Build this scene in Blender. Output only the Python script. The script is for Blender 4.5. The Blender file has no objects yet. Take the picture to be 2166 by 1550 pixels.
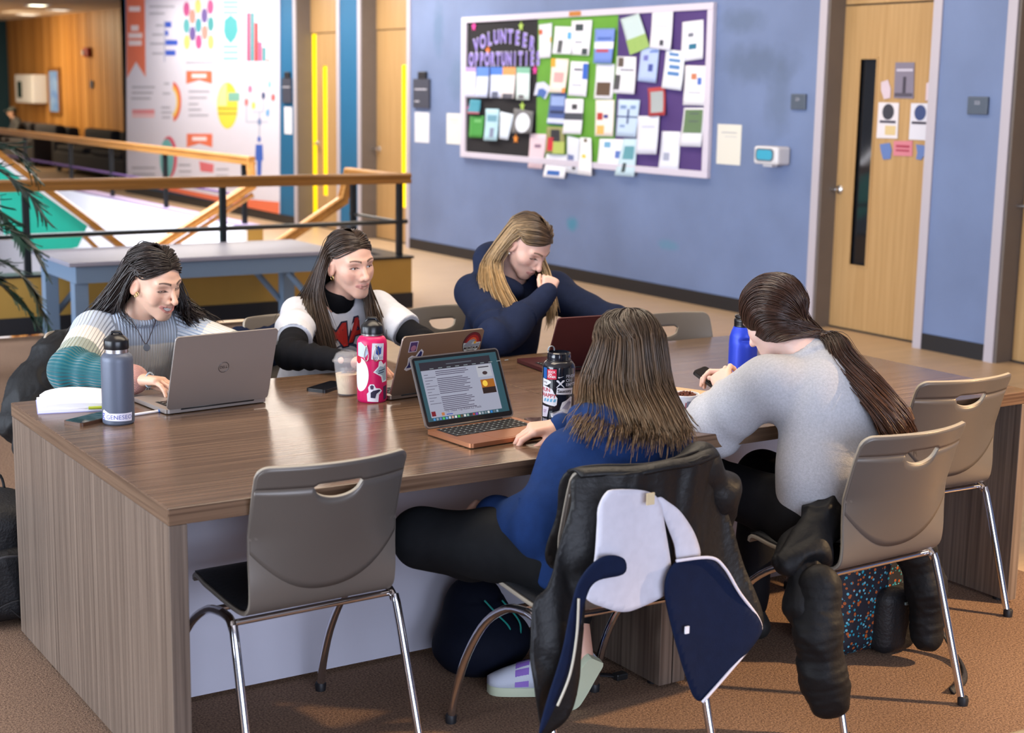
import bpy, bmesh, math, random
import numpy as np
from math import sin, cos, pi, radians, sqrt
from mathutils import Vector, Matrix, Euler

scene = bpy.context.scene
COL = scene.collection
RNG = np.random.RandomState(7)
random.seed(7)

# ------------------------------------------------------------------ camera
def look_axes(yaw, pitch, roll):
    y, p, r = radians(yaw), radians(pitch), radians(roll)
    f = np.array([sin(y)*cos(p), cos(y)*cos(p), -sin(p)])
    rt = np.array([cos(y), -sin(y), 0.0]); up = np.cross(rt, f)
    return rt*cos(r)+up*sin(r), -rt*sin(r)+up*cos(r), f
_r, _u, _f = look_axes(32.5997, 10.2795, 0.918)
cam_d = bpy.data.cameras.new('camera'); cam = bpy.data.objects.new('camera', cam_d); COL.objects.link(cam)
cam.matrix_world = Matrix(((_r[0], _u[0], -_f[0], -1.1604), (_r[1], _u[1], -_f[1], -3.2702),
                           (_r[2], _u[2], -_f[2], 1.6985), (0, 0, 0, 1)))
cam_d.sensor_width = 36; cam_d.sensor_fit = 'HORIZONTAL'; cam_d.lens = 3221.5*36/2166
cam_d.clip_start = 0.05; cam_d.clip_end = 200
cam_d.dof.use_dof = True; cam_d.dof.focus_distance = 4.6; cam_d.dof.aperture_fstop = 3.5
scene.camera = cam

# ------------------------------------------------------------------ view, world, lights
vs = scene.view_settings
vs.view_transform = 'Standard'; vs.look = 'None'; vs.gamma = 1.0; vs.use_curve_mapping = False
vs.exposure = 0.0
w = bpy.data.worlds.new('world'); scene.world = w; w.use_nodes = True
bg = w.node_tree.nodes['Background']; bg.inputs[0].default_value = (0.62, 0.70, 0.92, 1); bg.inputs[1].default_value = 0.24

def area(name, loc, target, sx, sy, energy, color, spread=180):
    d = bpy.data.lights.new(name, 'AREA'); d.shape = 'RECTANGLE'; d.size = sx; d.size_y = sy
    d.energy = energy; d.color = color; d.spread = radians(spread)
    o = bpy.data.objects.new(name, d); COL.objects.link(o); o.location = loc
    o.rotation_euler = (Vector(target)-Vector(loc)).to_track_quat('-Z', 'Y').to_euler()
    return o
def spot(name, loc, target, energy, color, ang, blend=0.5, rad=0.08):
    d = bpy.data.lights.new(name, 'SPOT'); d.energy = energy; d.color = color; d.spot_size = radians(ang)
    d.spot_blend = blend; d.shadow_soft_size = rad
    o = bpy.data.objects.new(name, d); COL.objects.link(o); o.location = loc
    o.rotation_euler = (Vector(target)-Vector(loc)).to_track_quat('-Z', 'Y').to_euler()
    return o
# daylight from the tall window bays to the left of and behind the tables, then an added wall fill
area('window_light_left', (-4.6, 0.8, 1.7), (1.2, 0.9, 0.7), 4.0, 2.4, 400, (0.80, 0.88, 1.0))
area('window_light_rear', (-0.4, -6.2, 1.5), (1.0, 0.5, 0.5), 4.5, 2.4, 330, (0.72, 0.80, 1.0))
area('landing_fill_light', (-4.8, 5.6, 1.5), (6.75, 7.6, 0.9), 4.0, 2.2, 320, (0.74, 0.85, 1.0), 120)  # added area light to brighten the corridor wall; no window known there
# daylight falling into the open stairwell from the glazed roof above it
area('stairwell_daylight', (1.6, 11.0, 3.1), (1.6, 11.0, -3.0), 4.5, 5.5, 900, (0.93, 0.95, 1.0), 110)
# warm ceiling lamps
spot('lamp_right', (5.0, -2.3, 2.7), (2.55, -0.55, 0.0), 1500, (1.0, 0.66, 0.34), 42, 0.7, 0.05)
area('lamp_corridor', (5.4, 5.5, 3.1), (5.4, 5.5, 0), 1.0, 6.0, 90, (1.0, 0.80, 0.58))
area('lamp_hall', (5.6, 14.0, 3.1), (5.6, 14.0, 0), 1.0, 9.0, 330, (1.0, 0.90, 0.78))
area('lamp_table', (1.5, 0.9, 3.1), (1.5, 0.9, 0), 3.0, 1.2, 85, (1.0, 0.84, 0.64))
area('lamp_lounge', (7.6, 31, 3.15), (9.0, 31, 0.8), 1.0, 9.0, 620, (1.0, 0.78, 0.50))

# ------------------------------------------------------------------ materials
MATS = {}
def mat(name, color, rough=0.5, metal=0.0, var=0.0, vscale=8.0, vstretch=(1, 1, 1), bump=0.0, bscale=60.0,
        color2=None, emit=0.0, coat=0.0, trans=0.0, sss=0.0, attr=False, spec=0.5, alpha=1.0, detail=4.0, bstretch=None, ior=1.45, sheen=0.0):
    if name in MATS: return MATS[name]
    m = bpy.data.materials.new(name); m.use_nodes = True; nt = m.node_tree; N = nt.nodes; L = nt.links
    b = N['Principled BSDF']
    c = (*color, 1)
    b.inputs['Base Color'].default_value = c; b.inputs['Roughness'].default_value = rough
    b.inputs['Metallic'].default_value = metal; b.inputs['Specular IOR Level'].default_value = spec
    b.inputs['IOR'].default_value = ior
    b.inputs['Coat Weight'].default_value = coat; b.inputs['Coat Roughness'].default_value = 0.08
    b.inputs['Transmission Weight'].default_value = trans; b.inputs['Alpha'].default_value = alpha
    if sheen: b.inputs['Sheen Weight'].default_value = sheen
    if sss:
        b.inputs['Subsurface Weight'].default_value = sss; b.inputs['Subsurface Radius'].default_value = (0.012, 0.005, 0.003)
        b.inputs['Subsurface Scale'].default_value = 0.5
    tc = N.new('ShaderNodeTexCoord')
    def noise(scale, stretch, det):
        mp = N.new('ShaderNodeMapping'); mp.inputs['Scale'].default_value = stretch
        L.new(tc.outputs['Object'], mp.inputs['Vector'])
        n = N.new('ShaderNodeTexNoise'); n.inputs['Scale'].default_value = scale; n.inputs['Detail'].default_value = det
        L.new(mp.outputs['Vector'], n.inputs['Vector']); return n
    src = None
    if attr:
        a = N.new('ShaderNodeAttribute'); a.attribute_name = 'Col'; src = a.outputs['Color']
    if var > 0 or color2 is not None:
        n = noise(vscale, vstretch, detail)
        r = N.new('ShaderNodeValToRGB')
        r.color_ramp.elements[0].position = 0.3; r.color_ramp.elements[1].position = 0.7
        c2 = color2 if color2 is not None else tuple(min(1, x*(1+var)) for x in color)
        c1 = color if color2 is not None else tuple(x*(1-var) for x in color)
        if src is not None:
            r.color_ramp.elements[0].color = (1-var, 1-var, 1-var, 1); r.color_ramp.elements[1].color = (1+var, 1+var, 1+var, 1)
            mx = N.new('ShaderNodeMix'); mx.data_type = 'RGBA'; mx.blend_type = 'MULTIPLY'; mx.inputs[0].default_value = 1
            L.new(src, mx.inputs[6]); L.new(r.outputs[0], mx.inputs[7]); src = mx.outputs[2]
        else:
            r.color_ramp.elements[0].color = (*c1, 1); r.color_ramp.elements[1].color = (*c2, 1); src = r.outputs[0]
        L.new(n.outputs['Fac'], r.inputs['Fac'])
    if src is not None: L.new(src, b.inputs['Base Color'])
    if bump > 0:
        n = noise(bscale, bstretch or (1, 1, 1), 5.0)
        bp = N.new('ShaderNodeBump'); bp.inputs['Strength'].default_value = bump; bp.inputs['Distance'].default_value = 0.01
        L.new(n.outputs['Fac'], bp.inputs['Height']); L.new(bp.outputs['Normal'], b.inputs['Normal'])
    if emit > 0:
        b.inputs['Emission Strength'].default_value = emit
        if src is not None: L.new(src, b.inputs['Emission Color'])
        else: b.inputs['Emission Color'].default_value = c
    MATS[name] = m; return m
def hexc(h, g=2.2):
    h = h.lstrip('#'); v = [int(h[i:i+2], 16)/255 for i in (0, 2, 4)]
    return tuple(((x+0.055)/1.055)**2.4 if x > 0.04045 else x/12.92 for x in v)

def wood(name, c1, c2, axis=0, scale=1.0, rough=0.3, coat=0.0, fine=1.0):
    if name in MATS: return MATS[name]
    st = [26*fine, 26*fine, 26*fine]; st[axis] = 0.9
    m = mat(name, c1, rough=rough, color2=c2, vscale=scale*1.6, vstretch=tuple(st), bump=0.04, bscale=3*scale, bstretch=tuple(st), coat=coat, detail=6)
    return m

# ------------------------------------------------------------------ mesh helpers
class MB:
    def __init__(s): s.v = []; s.f = []; s.m = []
    def add(s, v, f, mi=0):
        o = len(s.v); s.v += [tuple(map(float, p)) for p in v]
        for q in f: s.f.append(tuple(i+o for i in q)); s.m.append(mi)
        return s
    def box(s, x0, x1, y0, y1, z0, z1, bev=0.0, mi=0):
        if bev <= 0:
            v = [(x0, y0, z0), (x1, y0, z0), (x1, y1, z0), (x0, y1, z0), (x0, y0, z1), (x1, y0, z1), (x1, y1, z1), (x0, y1, z1)]
            return s.add(v, [(0, 3, 2, 1), (4, 5, 6, 7), (0, 1, 5, 4), (1, 2, 6, 5), (2, 3, 7, 6), (3, 0, 4, 7)], mi)
        bm = bmesh.new(); bmesh.ops.create_cube(bm, size=1)
        for v in bm.verts: v.co = Vector(((x0+x1)/2+v.co.x*(x1-x0), (y0+y1)/2+v.co.y*(y1-y0), (z0+z1)/2+v.co.z*(z1-z0)))
        bmesh.ops.bevel(bm, geom=bm.edges[:], offset=bev, segments=2, affect='EDGES', profile=0.5)
        return s.bm(bm, mi)
    def bm(s, bm, mi=0):
        bm.verts.ensure_lookup_table(); bm.verts.index_update()
        s.add([v.co for v in bm.verts], [tuple(v.index for v in f.verts) for f in bm.faces], mi); bm.free(); return s
    def tube(s, pts, r, n=10, cap=True, mi=0, closed=False, flat=1.0, up=None):
        P = [Vector(p) for p in pts]; R = r if hasattr(r, '__len__') else [r]*len(P)
        T = []
        for i in range(len(P)):
            if closed: t = P[(i+1) % len(P)]-P[i-1]
            else: t = P[min(i+1, len(P)-1)]-P[max(i-1, 0)]
            T.append(t.normalized() if t.length > 1e-9 else Vector((0, 0, 1)))
        a = Vector(up) if up is not None else Vector((0, 0, 1))
        if abs(T[0].dot(a)) > 0.95: a = Vector((1, 0, 0))
        nrm = (a-T[0]*a.dot(T[0])).normalized(); V = []
        for i, p in enumerate(P):
            nrm = (nrm-T[i]*nrm.dot(T[i])).normalized(); b = T[i].cross(nrm)
            for k in range(n):
                an = 2*pi*k/n; V.append(p+nrm*(cos(an)*R[i]*flat)+b*(sin(an)*R[i]))
        F = []; m = len(P)
        for i in range(m if closed else m-1):
            for k in range(n):
                j = (i+1) % m
                F.append((i*n+k, i*n+(k+1) % n, j*n+(k+1) % n, j*n+k))
        if cap and not closed: F += [tuple(range(n-1, -1, -1)), tuple((m-1)*n+k for k in range(n))]
        return s.add(V, F, mi)
    def lathe(s, prof, n=32, c=(0, 0, 0), mi=0, sx=1, sy=1):
        V = []; F = []
        for r, z in prof:
            for k in range(n): V.append((c[0]+r*cos(2*pi*k/n)*sx, c[1]+r*sin(2*pi*k/n)*sy, c[2]+z))
        for i in range(len(prof)-1):
            for k in range(n): F.append((i*n+k, i*n+(k+1) % n, (i+1)*n+(k+1) % n, (i+1)*n+k))
        F += [tuple(range(n-1, -1, -1)), tuple((len(prof)-1)*n+k for k in range(n))]
        return s.add(V, F, mi)
    def loft(s, rings, cap=True, mi=0, closed=True):
        n = len(rings[0]); V = [p for r in rings for p in r]; F = []
        for i in range(len(rings)-1):
            for k in range(n if closed else n-1): F.append((i*n+k, i*n+(k+1) % n, (i+1)*n+(k+1) % n, (i+1)*n+k))
        if cap and closed: F += [tuple(range(n-1, -1, -1)), tuple((len(rings)-1)*n+k for k in range(n))]
        return s.add(V, F, mi)
    def prism(s, poly, fn0, fn1, mi=0):
        """poly 2D outline; fn0/fn1 map (a,b)->3D for the two faces"""
        n = len(poly); V = [fn0(*p) for p in poly]+[fn1(*p) for p in poly]
        return s.add(V, [tuple(range(n-1, -1, -1)), tuple(range(n, 2*n))]+[(k, (k+1) % n, n+(k+1) % n, n+k) for k in range(n)], mi)
    def xf(s, M):
        s.v = [tuple(M @ Vector(p)) for p in s.v]; return s
    def build(s, name, mats, parent=None, smooth=False, loc=None):
        me = bpy.data.meshes.new(name); me.from_pydata(s.v, [], s.f)
        for mm in (mats if isinstance(mats, (list, tuple)) else [mats]): me.materials.append(mm)
        if any(s.m): me.polygons.foreach_set('material_index', s.m)
        bm = bmesh.new(); bm.from_mesh(me); bmesh.ops.recalc_face_normals(bm, faces=bm.faces[:]); bm.to_mesh(me); bm.free()
        if smooth: shade(me, smooth)
        me.update(); return link(name, me, parent, loc)
def shade(me, ang=True):
    me.polygons.foreach_set('use_smooth', [True]*len(me.polygons))
    if ang is not True:
        try: me.set_sharp_from_angle(angle=radians(ang))
        except Exception: pass
def link(name, me, parent=None, loc=None):
    o = bpy.data.objects.new(name, me); COL.objects.link(o)
    if parent is not None: o.parent = parent
    if loc is not None: o.location = loc
    return o
def tag(o, label=None, cat=None, group=None, kind=None):
    if label: o['label'] = label
    if cat: o['category'] = cat
    if group: o['group'] = group
    if kind: o['kind'] = kind
    return o
def thing(name, label, cat, loc=(0, 0, 0), rz=0.0, group=None):
    o = bpy.data.objects.new(name, None); o.empty_display_size = 0.05; COL.objects.link(o); o.location = loc; o.rotation_euler = (0, 0, radians(rz))
    return tag(o, label, cat, group)
def struct(o): o['kind'] = 'structure'; return o
def kids(o): return [c for c in bpy.data.objects if c.parent == o]
def copy_tree(o, parent=None):
    c = o.copy(); COL.objects.link(c); c.parent = parent
    for ch in kids(o): copy_tree(ch, c)
    return c
def spline(P, n, closed=False):
    P = np.array(P, float); m = len(P); out = []
    segs = m if closed else m-1
    for t in np.linspace(0, segs, n, endpoint=not closed):
        i = min(int(t), segs-1); u = t-i
        g = (lambda k: P[k % m]) if closed else (lambda k: P[min(max(k, 0), m-1)])
        p0, p1, p2, p3 = g(i-1), g(i), g(i+1), g(i+2)
        out.append(0.5*(2*p1+(p2-p0)*u+(2*p0-5*p1+4*p2-p3)*u*u+(3*p1-p0-3*p2+p3)*u**3))
    return np.array(out)
def rrect(x0, x1, y0, y1, r, n=5):
    out = []
    for cx, cy, a in ((x1-r, y1-r, 0), (x0+r, y1-r, 90), (x0+r, y0+r, 180), (x1-r, y0+r, 270)):
        for k in range(n+1):
            t = radians(a+90*k/n); out.append((cx+r*cos(t), cy+r*sin(t)))
    return out
def circ(cx, cy, r, n=24, sy=1.0): return [(cx+r*cos(2*pi*k/n), cy+r*sy*sin(2*pi*k/n)) for k in range(n)]
_fonts = {}
def text_mb(txt, size, bold=0.0, align='CENTER', extrude=0.0, shear=0.0, spacing=1.0):
    """flat text polygons in XY plane as (verts, faces)"""
    cu = bpy.data.curves.new('t', 'FONT'); cu.body = txt; cu.size = size; cu.align_x = align; cu.align_y = 'CENTER'
    cu.offset = bold; cu.extrude = extrude; cu.shear = shear; cu.resolution_u = 3; cu.space_character = spacing
    o = bpy.data.objects.new('t', cu); COL.objects.link(o)
    me = o.to_mesh(); v = [tuple(p.co) for p in me.vertices]; f = [tuple(p.vertices) for p in me.polygons]
    o.to_mesh_clear(); bpy.data.objects.remove(o); bpy.data.curves.remove(cu)
    return v, f
# ================================================================== THE SETTING
XW = 6.75        # plane of the corridor wall
M_carpet = mat('carpet', hexc('#57443b'), rough=0.95, color2=hexc('#a4866f'), vscale=170, bump=0.6, bscale=260, detail=3, spec=0.1)
M_vinyl = mat('hall_floor', hexc('#b49a7c'), rough=0.38, var=0.10, vscale=3, vstretch=(0.6, 6, 1), spec=0.4)
M_wallb = mat('blue_grey_paint', hexc('#6a7ca2'), rough=0.55, var=0.10, vscale=1.7, bump=0.03, bscale=30)
def wall_stains():
    """old paint touch-ups: soft-edged teal dabs and darker repainted patches at fixed places on the wall"""
    nt = M_wallb.node_tree; N, L = nt.nodes, nt.links; b = N['Principled BSDF']; src = b.inputs['Base Color'].links[0].from_socket; tc = N.new('ShaderNodeTexCoord')
    for (y, z, ry, rz, c, a) in ((8.12, .505, .10, .075, '#2f7f9a', .75), (6.72, .45, .16, .05, '#4a86a0', .5), (5.70, 1.92, .5, .16, '#4f5f78', .55), (5.45, 1.62, .16, .3, '#56667f', .45), (5.9, 2.25, .3, .1, '#4f6078', .5), (10.6, 2.3, .12, .3, '#4a6a8a', .5), (10.2, 1.8, .2, .25, '#55708c', .4)):
        mp = N.new('ShaderNodeMapping'); mp.inputs['Location'].default_value = (0, -y/ry, -z/rz); mp.inputs['Scale'].default_value = (0, 1/ry, 1/rz); L.new(tc.outputs['Object'], mp.inputs['Vector'])
        ln = N.new('ShaderNodeVectorMath'); ln.operation = 'LENGTH'; L.new(mp.outputs[0], ln.inputs[0]); ns = N.new('ShaderNodeTexNoise'); ns.inputs['Scale'].default_value = 9; L.new(tc.outputs['Object'], ns.inputs['Vector'])
        ad = N.new('ShaderNodeMath'); ad.operation = 'ADD'; L.new(ln.outputs['Value'], ad.inputs[0]); L.new(ns.outputs['Fac'], ad.inputs[1])
        mr = N.new('ShaderNodeMapRange'); mr.inputs['From Min'].default_value = .9; mr.inputs['From Max'].default_value = 1.6; mr.inputs['To Min'].default_value = a; mr.inputs['To Max'].default_value = 0; L.new(ad.outputs[0], mr.inputs['Value'])
        mx = N.new('ShaderNodeMix'); mx.data_type = 'RGBA'; L.new(mr.outputs[0], mx.inputs[0]); L.new(src, mx.inputs[6]); mx.inputs[7].default_value = (*hexc(c), 1); src = mx.outputs[2]
    L.new(src, b.inputs['Base Color'])
wall_stains()
M_teal = mat('teal_paint', hexc('#0b5f8c'), rough=0.6, var=0.04, vscale=2)
M_darkteal = mat('dark_teal_paint', hexc('#0d3a4c'), rough=0.6)
M_jamb = mat('grey_brown_jamb', hexc('#6d645e'), rough=0.55, var=0.04)
M_trim = mat('pale_corner_trim', hexc('#b3aeb8'), rough=0.4)
M_door = wood('maple_door', hexc('#a98657'), hexc('#ba9768'), axis=2, scale=0.8, rough=0.4)
M_black = mat('black_rubber', (0.012, 0.012, 0.015), rough=0.5)
M_blackm = mat('black_paint_metal', (0.01, 0.012, 0.014), rough=0.35, spec=0.4)
M_ceil = mat('ceiling_white', hexc('#d2cbc2'), rough=0.8, var=0.05, vscale=12)
M_ochre = mat('ochre_paint', hexc('#a07c38'), rough=0.6, var=0.05, vscale=5)
M_oak = wood('oak_rail_shaded', hexc('#70481a'), hexc('#8a5c28'), axis=0, scale=1.0, rough=0.32)  # near rail's shade put into a darker copy of the oak
M_oaky = wood('oak_rail_lit', hexc('#a56d30'), hexc('#bf8746'), axis=1, scale=1.0, rough=0.32)  # same oak, lighter for the daylit return, stair and far rails
M_white = mat('white_plaster', hexc('#eeedf2'), rough=0.6)
M_steel = mat('brushed_steel', (0.62, 0.62, 0.64), rough=0.28, metal=1)
M_paper = mat('white_paper', hexc('#e4e6f0'), rough=0.8)
M_sign = mat('sign_grey', hexc('#3f4250'), rough=0.45)
M_signtxt = mat('sign_lettering', hexc('#b8bac8'), rough=0.5)

def sbox(name, m, *a, **k): return struct(MB().box(*a, **k).build(name, m))
carp = sbox('floor', M_carpet, -7, 3.3, -8, 7.12, -0.25, 0.0)
hall = MB(); hall.box(3.3, 12, -8, 7.12, -0.25, 0.0); hall.box(4.5, 12, 7.12, 12.9, -0.25, 0.0); hall.box(4.5, 12, 12.9, 38, -0.25, 0.0)
struct(hall.build('floor_hall', M_vinyl))
ceil = MB(); ceil.box(-7, 12, -8, 7.6, 3.2, 3.3); ceil.box(4.6, 12, 7.6, 38, 3.2, 3.3); ceil.box(-7, 4.6, 14.5, 38, 3.2, 3.3)
struct(ceil.build('ceiling', M_ceil))
# corridor wall, cut at three door recesses; right (small y) to left (large y)
DOORS = [(2.35, 3.28), (3.97, 4.965), (11.26, 12.34), (12.95, 14.07)]   # recess openings y0..y1
def wallseg(y0, y1, m, name='wall_right'): return sbox(name, m, XW, XW+0.35, y0, y1, 0, 3.2)
wallseg(-8, 2.35, M_wallb); w1 = wallseg(3.28, 3.97, M_wallb); w2 = wallseg(4.965, 11.26, M_wallb)
wallseg(12.34, 12.95, M_teal); wallseg(14.07, 20.6, M_teal)
for i, (y0, y1) in enumerate(DOORS):
    rec = 0.15 if i < 2 else 0.18
    # far jamb (faces the camera), near jamb and pale corner trims
    sbox('trim_%d' % (i+1), M_jamb, XW+0.002, XW+0.35, y1-0.02, y1, 0, 3.2)
    j = MB().box(XW-0.012, XW+0.012, y1, y1+0.075, 0, 3.2); j.box(XW-0.012, XW+0.012, y0-0.075, y0, 0, 3.2)
    struct(j.build('trim_edge_%d' % (i+1), M_trim))
    head = 2.33
    sbox('wall_above_door_%d' % (i+1), M_door, XW+rec, XW+rec+0.05, y0, y1, head+0.012, 3.2)
    d = thing('door_%d' % (i+1), None, None, (XW+rec, 0, 0)); struct(d)
    tag(d, ['maple door at the end of the corridor wall', 'maple door with a narrow window and taped-up notices', 'plain maple door beside the bulletin board wall', 'maple door with bright yellow light in its window slit'][i])
    if i == 1:
        wy0, wy1, wz0, wz1 = 4.61, 4.765, 0.485, 1.955
        s = MB(); s.box(0, 0.045, y0, wy0, 0.01, head); s.box(0, 0.045, wy1, y1-0.02, 0.01, head); s.box(0, 0.045, wy0, wy1, 0.01, wz0); s.box(0, 0.045, wy0, wy1, wz1, head)
        s.build('door_leaf', M_door, d)
        MB().box(0.02, 0.026, wy0, wy1, wz0, wz1).build('pane', mat('dark_glass', (0.012, 0.013, 0.016), rough=0.06, spec=0.8), d)
        e = MB(); e.box(-0.006, 0.02, wy0-0.014, wy0, wz0-0.014, wz1+0.014); e.box(-0.006, 0.02, wy1, wy1+0.014, wz0-0.014, wz1+0.014)
        e.box(-0.006, 0.02, wy0, wy1, wz0-0.014, wz0); e.box(-0.006, 0.02, wy0, wy1, wz1, wz1+0.014); e.build('glazing_bead', M_door, d)
        hy = 4.905
    elif i == 3:
        wy0, wy1 = 13.60, 13.73
        s = MB(); s.box(0, 0.045, y0, wy0, 0.01, head); s.box(0, 0.045, wy1, 13.89, 0.01, head); s.box(0, 0.045, wy0, wy1, 0.01, 0.4); s.box(0, 0.045, wy0, wy1, 1.95, head)
        s.build('door_leaf', M_door, d)
        yl = mat('yellow_lit_glass', hexc('#ffd500'), rough=0.3, emit=0.85)
        MB().box(0.015, 0.02, wy0, wy1, 0.4, 1.95).build('pane', yl, d)
        MB().box(0.015, 0.02, 13.90, 14.04, 0.0, head).build('lit_gap', yl, d)
        hy = 13.86
    else:
        MB().box(0, 0.045, y0+0.01, y1-0.025, 0.01, head, 0.003).build('door_leaf', M_door, d)
        if i == 2: MB().box(-0.004, 0.004, 11.60, 11.70, 0.4, 1.95).build('pane', mat('yellow_lit_glass', hexc('#ffd500'), rough=0.3, emit=0.85), d)
        hy = y1-0.1
    h = MB(); h.lathe([(0.0, 0), (0.032, 0), (0.032, 0.01), (0.026, 0.016), (0.012, 0.02), (0.012, 0.05), (0.0, 0.052)], 20)
    h.xf(Matrix.Rotation(radians(-90), 4, 'Y')); h.tube([(-0.045, 0, 0), (-0.05, 0.03, 0), (-0.052, 0.11, -0.004)] if i != 3 else [(-0.045, 0, 0), (-0.05, -0.03, 0), (-0.052, -0.11, -0.004)], [0.011, 0.01, 0.009], 10)
    h.build('handle', M_steel, d, smooth=40, loc=(0, hy-0.0, 1.02))
    sbox('door_sill_%d' % (i+1), M_black, XW+rec-0.01, XW+rec+0.05, y0, y1, 0, 0.012)
sbox('wall_return', M_jamb, XW+0.30, XW+0.36, 2.35, 14, 0, 3.2)
# baseboards
for i, (a, b_) in enumerate([(-8, 2.27), (3.36, 3.89), (5.04, 11.18), (12.42, 12.87), (14.15, 20.6)]):
    sbox('baseboard_%d' % (i+1), M_black, XW-0.012, XW, a, b_, 0, 0.11)
# lounge far behind
planks = struct(MB().box(9.06, 9.2, 20.0, 37, 0, 3.2).build('wall_lounge', mat('plank_joint', hexc('#5a3512'), rough=0.7)))
M_pl = [wood('lounge_plank_%d' % k, c1, c2, axis=2, scale=0.7, rough=0.45) for k, (c1, c2) in enumerate([(hexc('#9a6a30'), hexc('#b07c3c')), (hexc('#a3723a'), hexc('#b98646')), (hexc('#8f6029'), hexc('#a57236'))])]
plk = [MB().box(-0.03, 0.03, -0.155, 0.155, -1.6, 1.6) for _ in M_pl]
pm = []
for k, m_ in enumerate(M_pl):
    me = bpy.data.meshes.new('plank'); me.from_pydata(plk[k].v, [], plk[k].f); me.materials.append(m_); pm.append(me)
yy = 26.0; k = 0
while yy < 36.4:
    o = link('plank', pm[(k*7+k//3) % 3], planks, (9.03+0.004*((k*5) % 3), yy, 1.6)); yy += 0.325; k += 1
sbox('wall_back', M_darkteal, 4.5, 12, 36.3, 36.6, 0, 3.2)
sbox('wall_poster_return', M_teal, XW, 9.06, 20.4, 20.6, 0, 3.2)
sbox('baseboard_lounge', M_black, 8.97, 9.0, 26, 36.3, 0, 0.12)
# recessed ceiling lights over the lounge
M_lamp = mat('ceiling_lamp_glow', (1.0, 0.95, 0.7), emit=6.0)
for i, (px_, py_) in enumerate([(7.6, 34.6), (7.4, 27.6), (8.4, 32.0), (8.3, 29.2)]):
    l = thing('recessed_ceiling_light', ['bright recessed ceiling light nearest the dark teal wall', 'bright recessed ceiling light nearest the infographic poster', 'dim recessed ceiling light close to the planks, nearer the dark teal wall', 'dim recessed ceiling light close to the planks, nearer the poster'][i], 'ceiling light', (px_, py_, 3.2), 0, 'recessed lights over the lounge')
    fr = MB(); fr.box(-0.2, 0.2, -0.3, -0.26, -0.02, 0); fr.box(-0.2, 0.2, 0.26, 0.3, -0.02, 0); fr.box(-0.2, -0.16, -0.26, 0.26, -0.02, 0); fr.box(0.16, 0.2, -0.26, 0.26, -0.02, 0)
    fr.build('frame', M_white, l); MB().box(-0.16, 0.16, -0.26, 0.26, -0.012, -0.002).build('diffuser', M_lamp if i < 2 else mat('dim_lamp_glow', (1, .95, .8), emit=1.5), l)

# ------------------------------------------------------------------ stair opening: curb, railings, stair
YC, XC = 7.19, 4.42
sbox('wall_curb_front', M_ochre, -6, XC+0.16, YC, YC+0.16, 0, 0.39)
sbox('wall_curb_side', M_ochre, XC, XC+0.16, YC+0.16, 8.05, 0, 0.39)
sbox('wall_curb_far', M_ochre, XC, XC+0.16, 10.1, 22, 0, 0.39)
cap = MB().box(-6, XC+0.175, YC-0.012, YC+0.175, 0.39, 0.408); struct(cap.build('trim_curb_cap', M_blackm))
cap = MB().box(XC-0.012, XC+0.175, YC+0.175, 8.06, 0.39, 0.408); struct(cap.build('trim_curb_cap_side', M_blackm))
cap = MB().box(XC-0.012, XC+0.175, 10.09, 22, 0.39, 0.408); struct(cap.build('trim_curb_cap_far', mat('violet_grey_metal', hexc('#8f7f9f'), rough=0.4)))
sbox('baseboard_curb', M_black, -6, XC+0.165, YC-0.014, YC, 0, 0.12)
def railpoly(w_=0.035, h_=0.04):
    # grooved oak handrail section (across, up)
    return [(-w_, -h_), (w_, -h_), (w_, -0.012), (w_*0.75, -0.006), (w_*0.75, 0.006), (w_, 0.012), (w_, h_*0.7), (w_*0.6, h_), (-w_*0.6, h_), (-w_, h_*0.7), (-w_, 0.012), (-w_*0.75, 0.006), (-w_*0.75, -0.006), (-w_, -0.012)]
def rail_between(mb, a, b, sect=None):
    a, b = Vector(a), Vector(b); t = (b-a).normalized(); side = t.cross(Vector((0, 0, 1))).normalized(); up = side.cross(t)
    rp = sect or railpoly(); mb.loft([[p+side*u+up*v for u, v in rp] for p in (a, b)])
R1 = thing('stair_railing', 'oak-topped black metal railing on the ochre curb behind the students', 'railing', (0, YC+0.08, 0.408))
def loc_(o, p): return tuple(Vector(p)-o.location)
mb = MB(); rail_between(mb, loc_(R1, (-5.8, YC+.08, 1.01)), loc_(R1, (XC+.18, YC+.08, 1.01))); mb.build('handrail', M_oak, R1)
mb = MB(); rail_between(mb, loc_(R1, (XC+.08, YC+.10, 1.01)), loc_(R1, (XC+.08, 8.15, 1.01))); mb.build('handrail_return', M_oaky, R1)
mb = MB(); rail_between(mb, loc_(R1, (XC+.08, 8.12, 1.02)), loc_(R1, (XC+.06, 8.22, .76))); mb.build('handrail_gooseneck', M_oaky, R1)
mb = MB(); rail_between(mb, loc_(R1, (XC+.08, 8.2, .79)), loc_(R1, (XC-1.7, 8.2, -.25))); mb.build('stair_handrail', M_oaky, R1)
MB().tube([loc_(R1, (-5.8, YC+.08, .645)), loc_(R1, (XC+.16, YC+.08, .672))], 0.018, 8).build('mid_rail', M_blackm, R1)
MB().tube([loc_(R1, (XC+.08, YC+.08, .672)), loc_(R1, (XC+.08, 8.1, .672))], 0.013, 8).build('mid_rail', M_blackm, R1)
pp = MB().box(-.021, .021, -.021, .021, 0, .57).build('post', M_blackm, R1); pp.location = loc_(R1, (1.63, YC+.08, .408))
for q in [(3.05, YC+.08), (XC+.09, YC+.08), (XC+.08, 8.05), (.2, YC+.08), (-1.2, YC+.08), (-2.6, YC+.08)]:
    c = pp.copy(); COL.objects.link(c); c.location = loc_(R1, (q[0], q[1], .408))
R2 = thing('stair_railing', 'oak-topped black metal railing on the far side of the stair opening', 'railing', (XC+.08, 10.1, 0.408))
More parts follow.
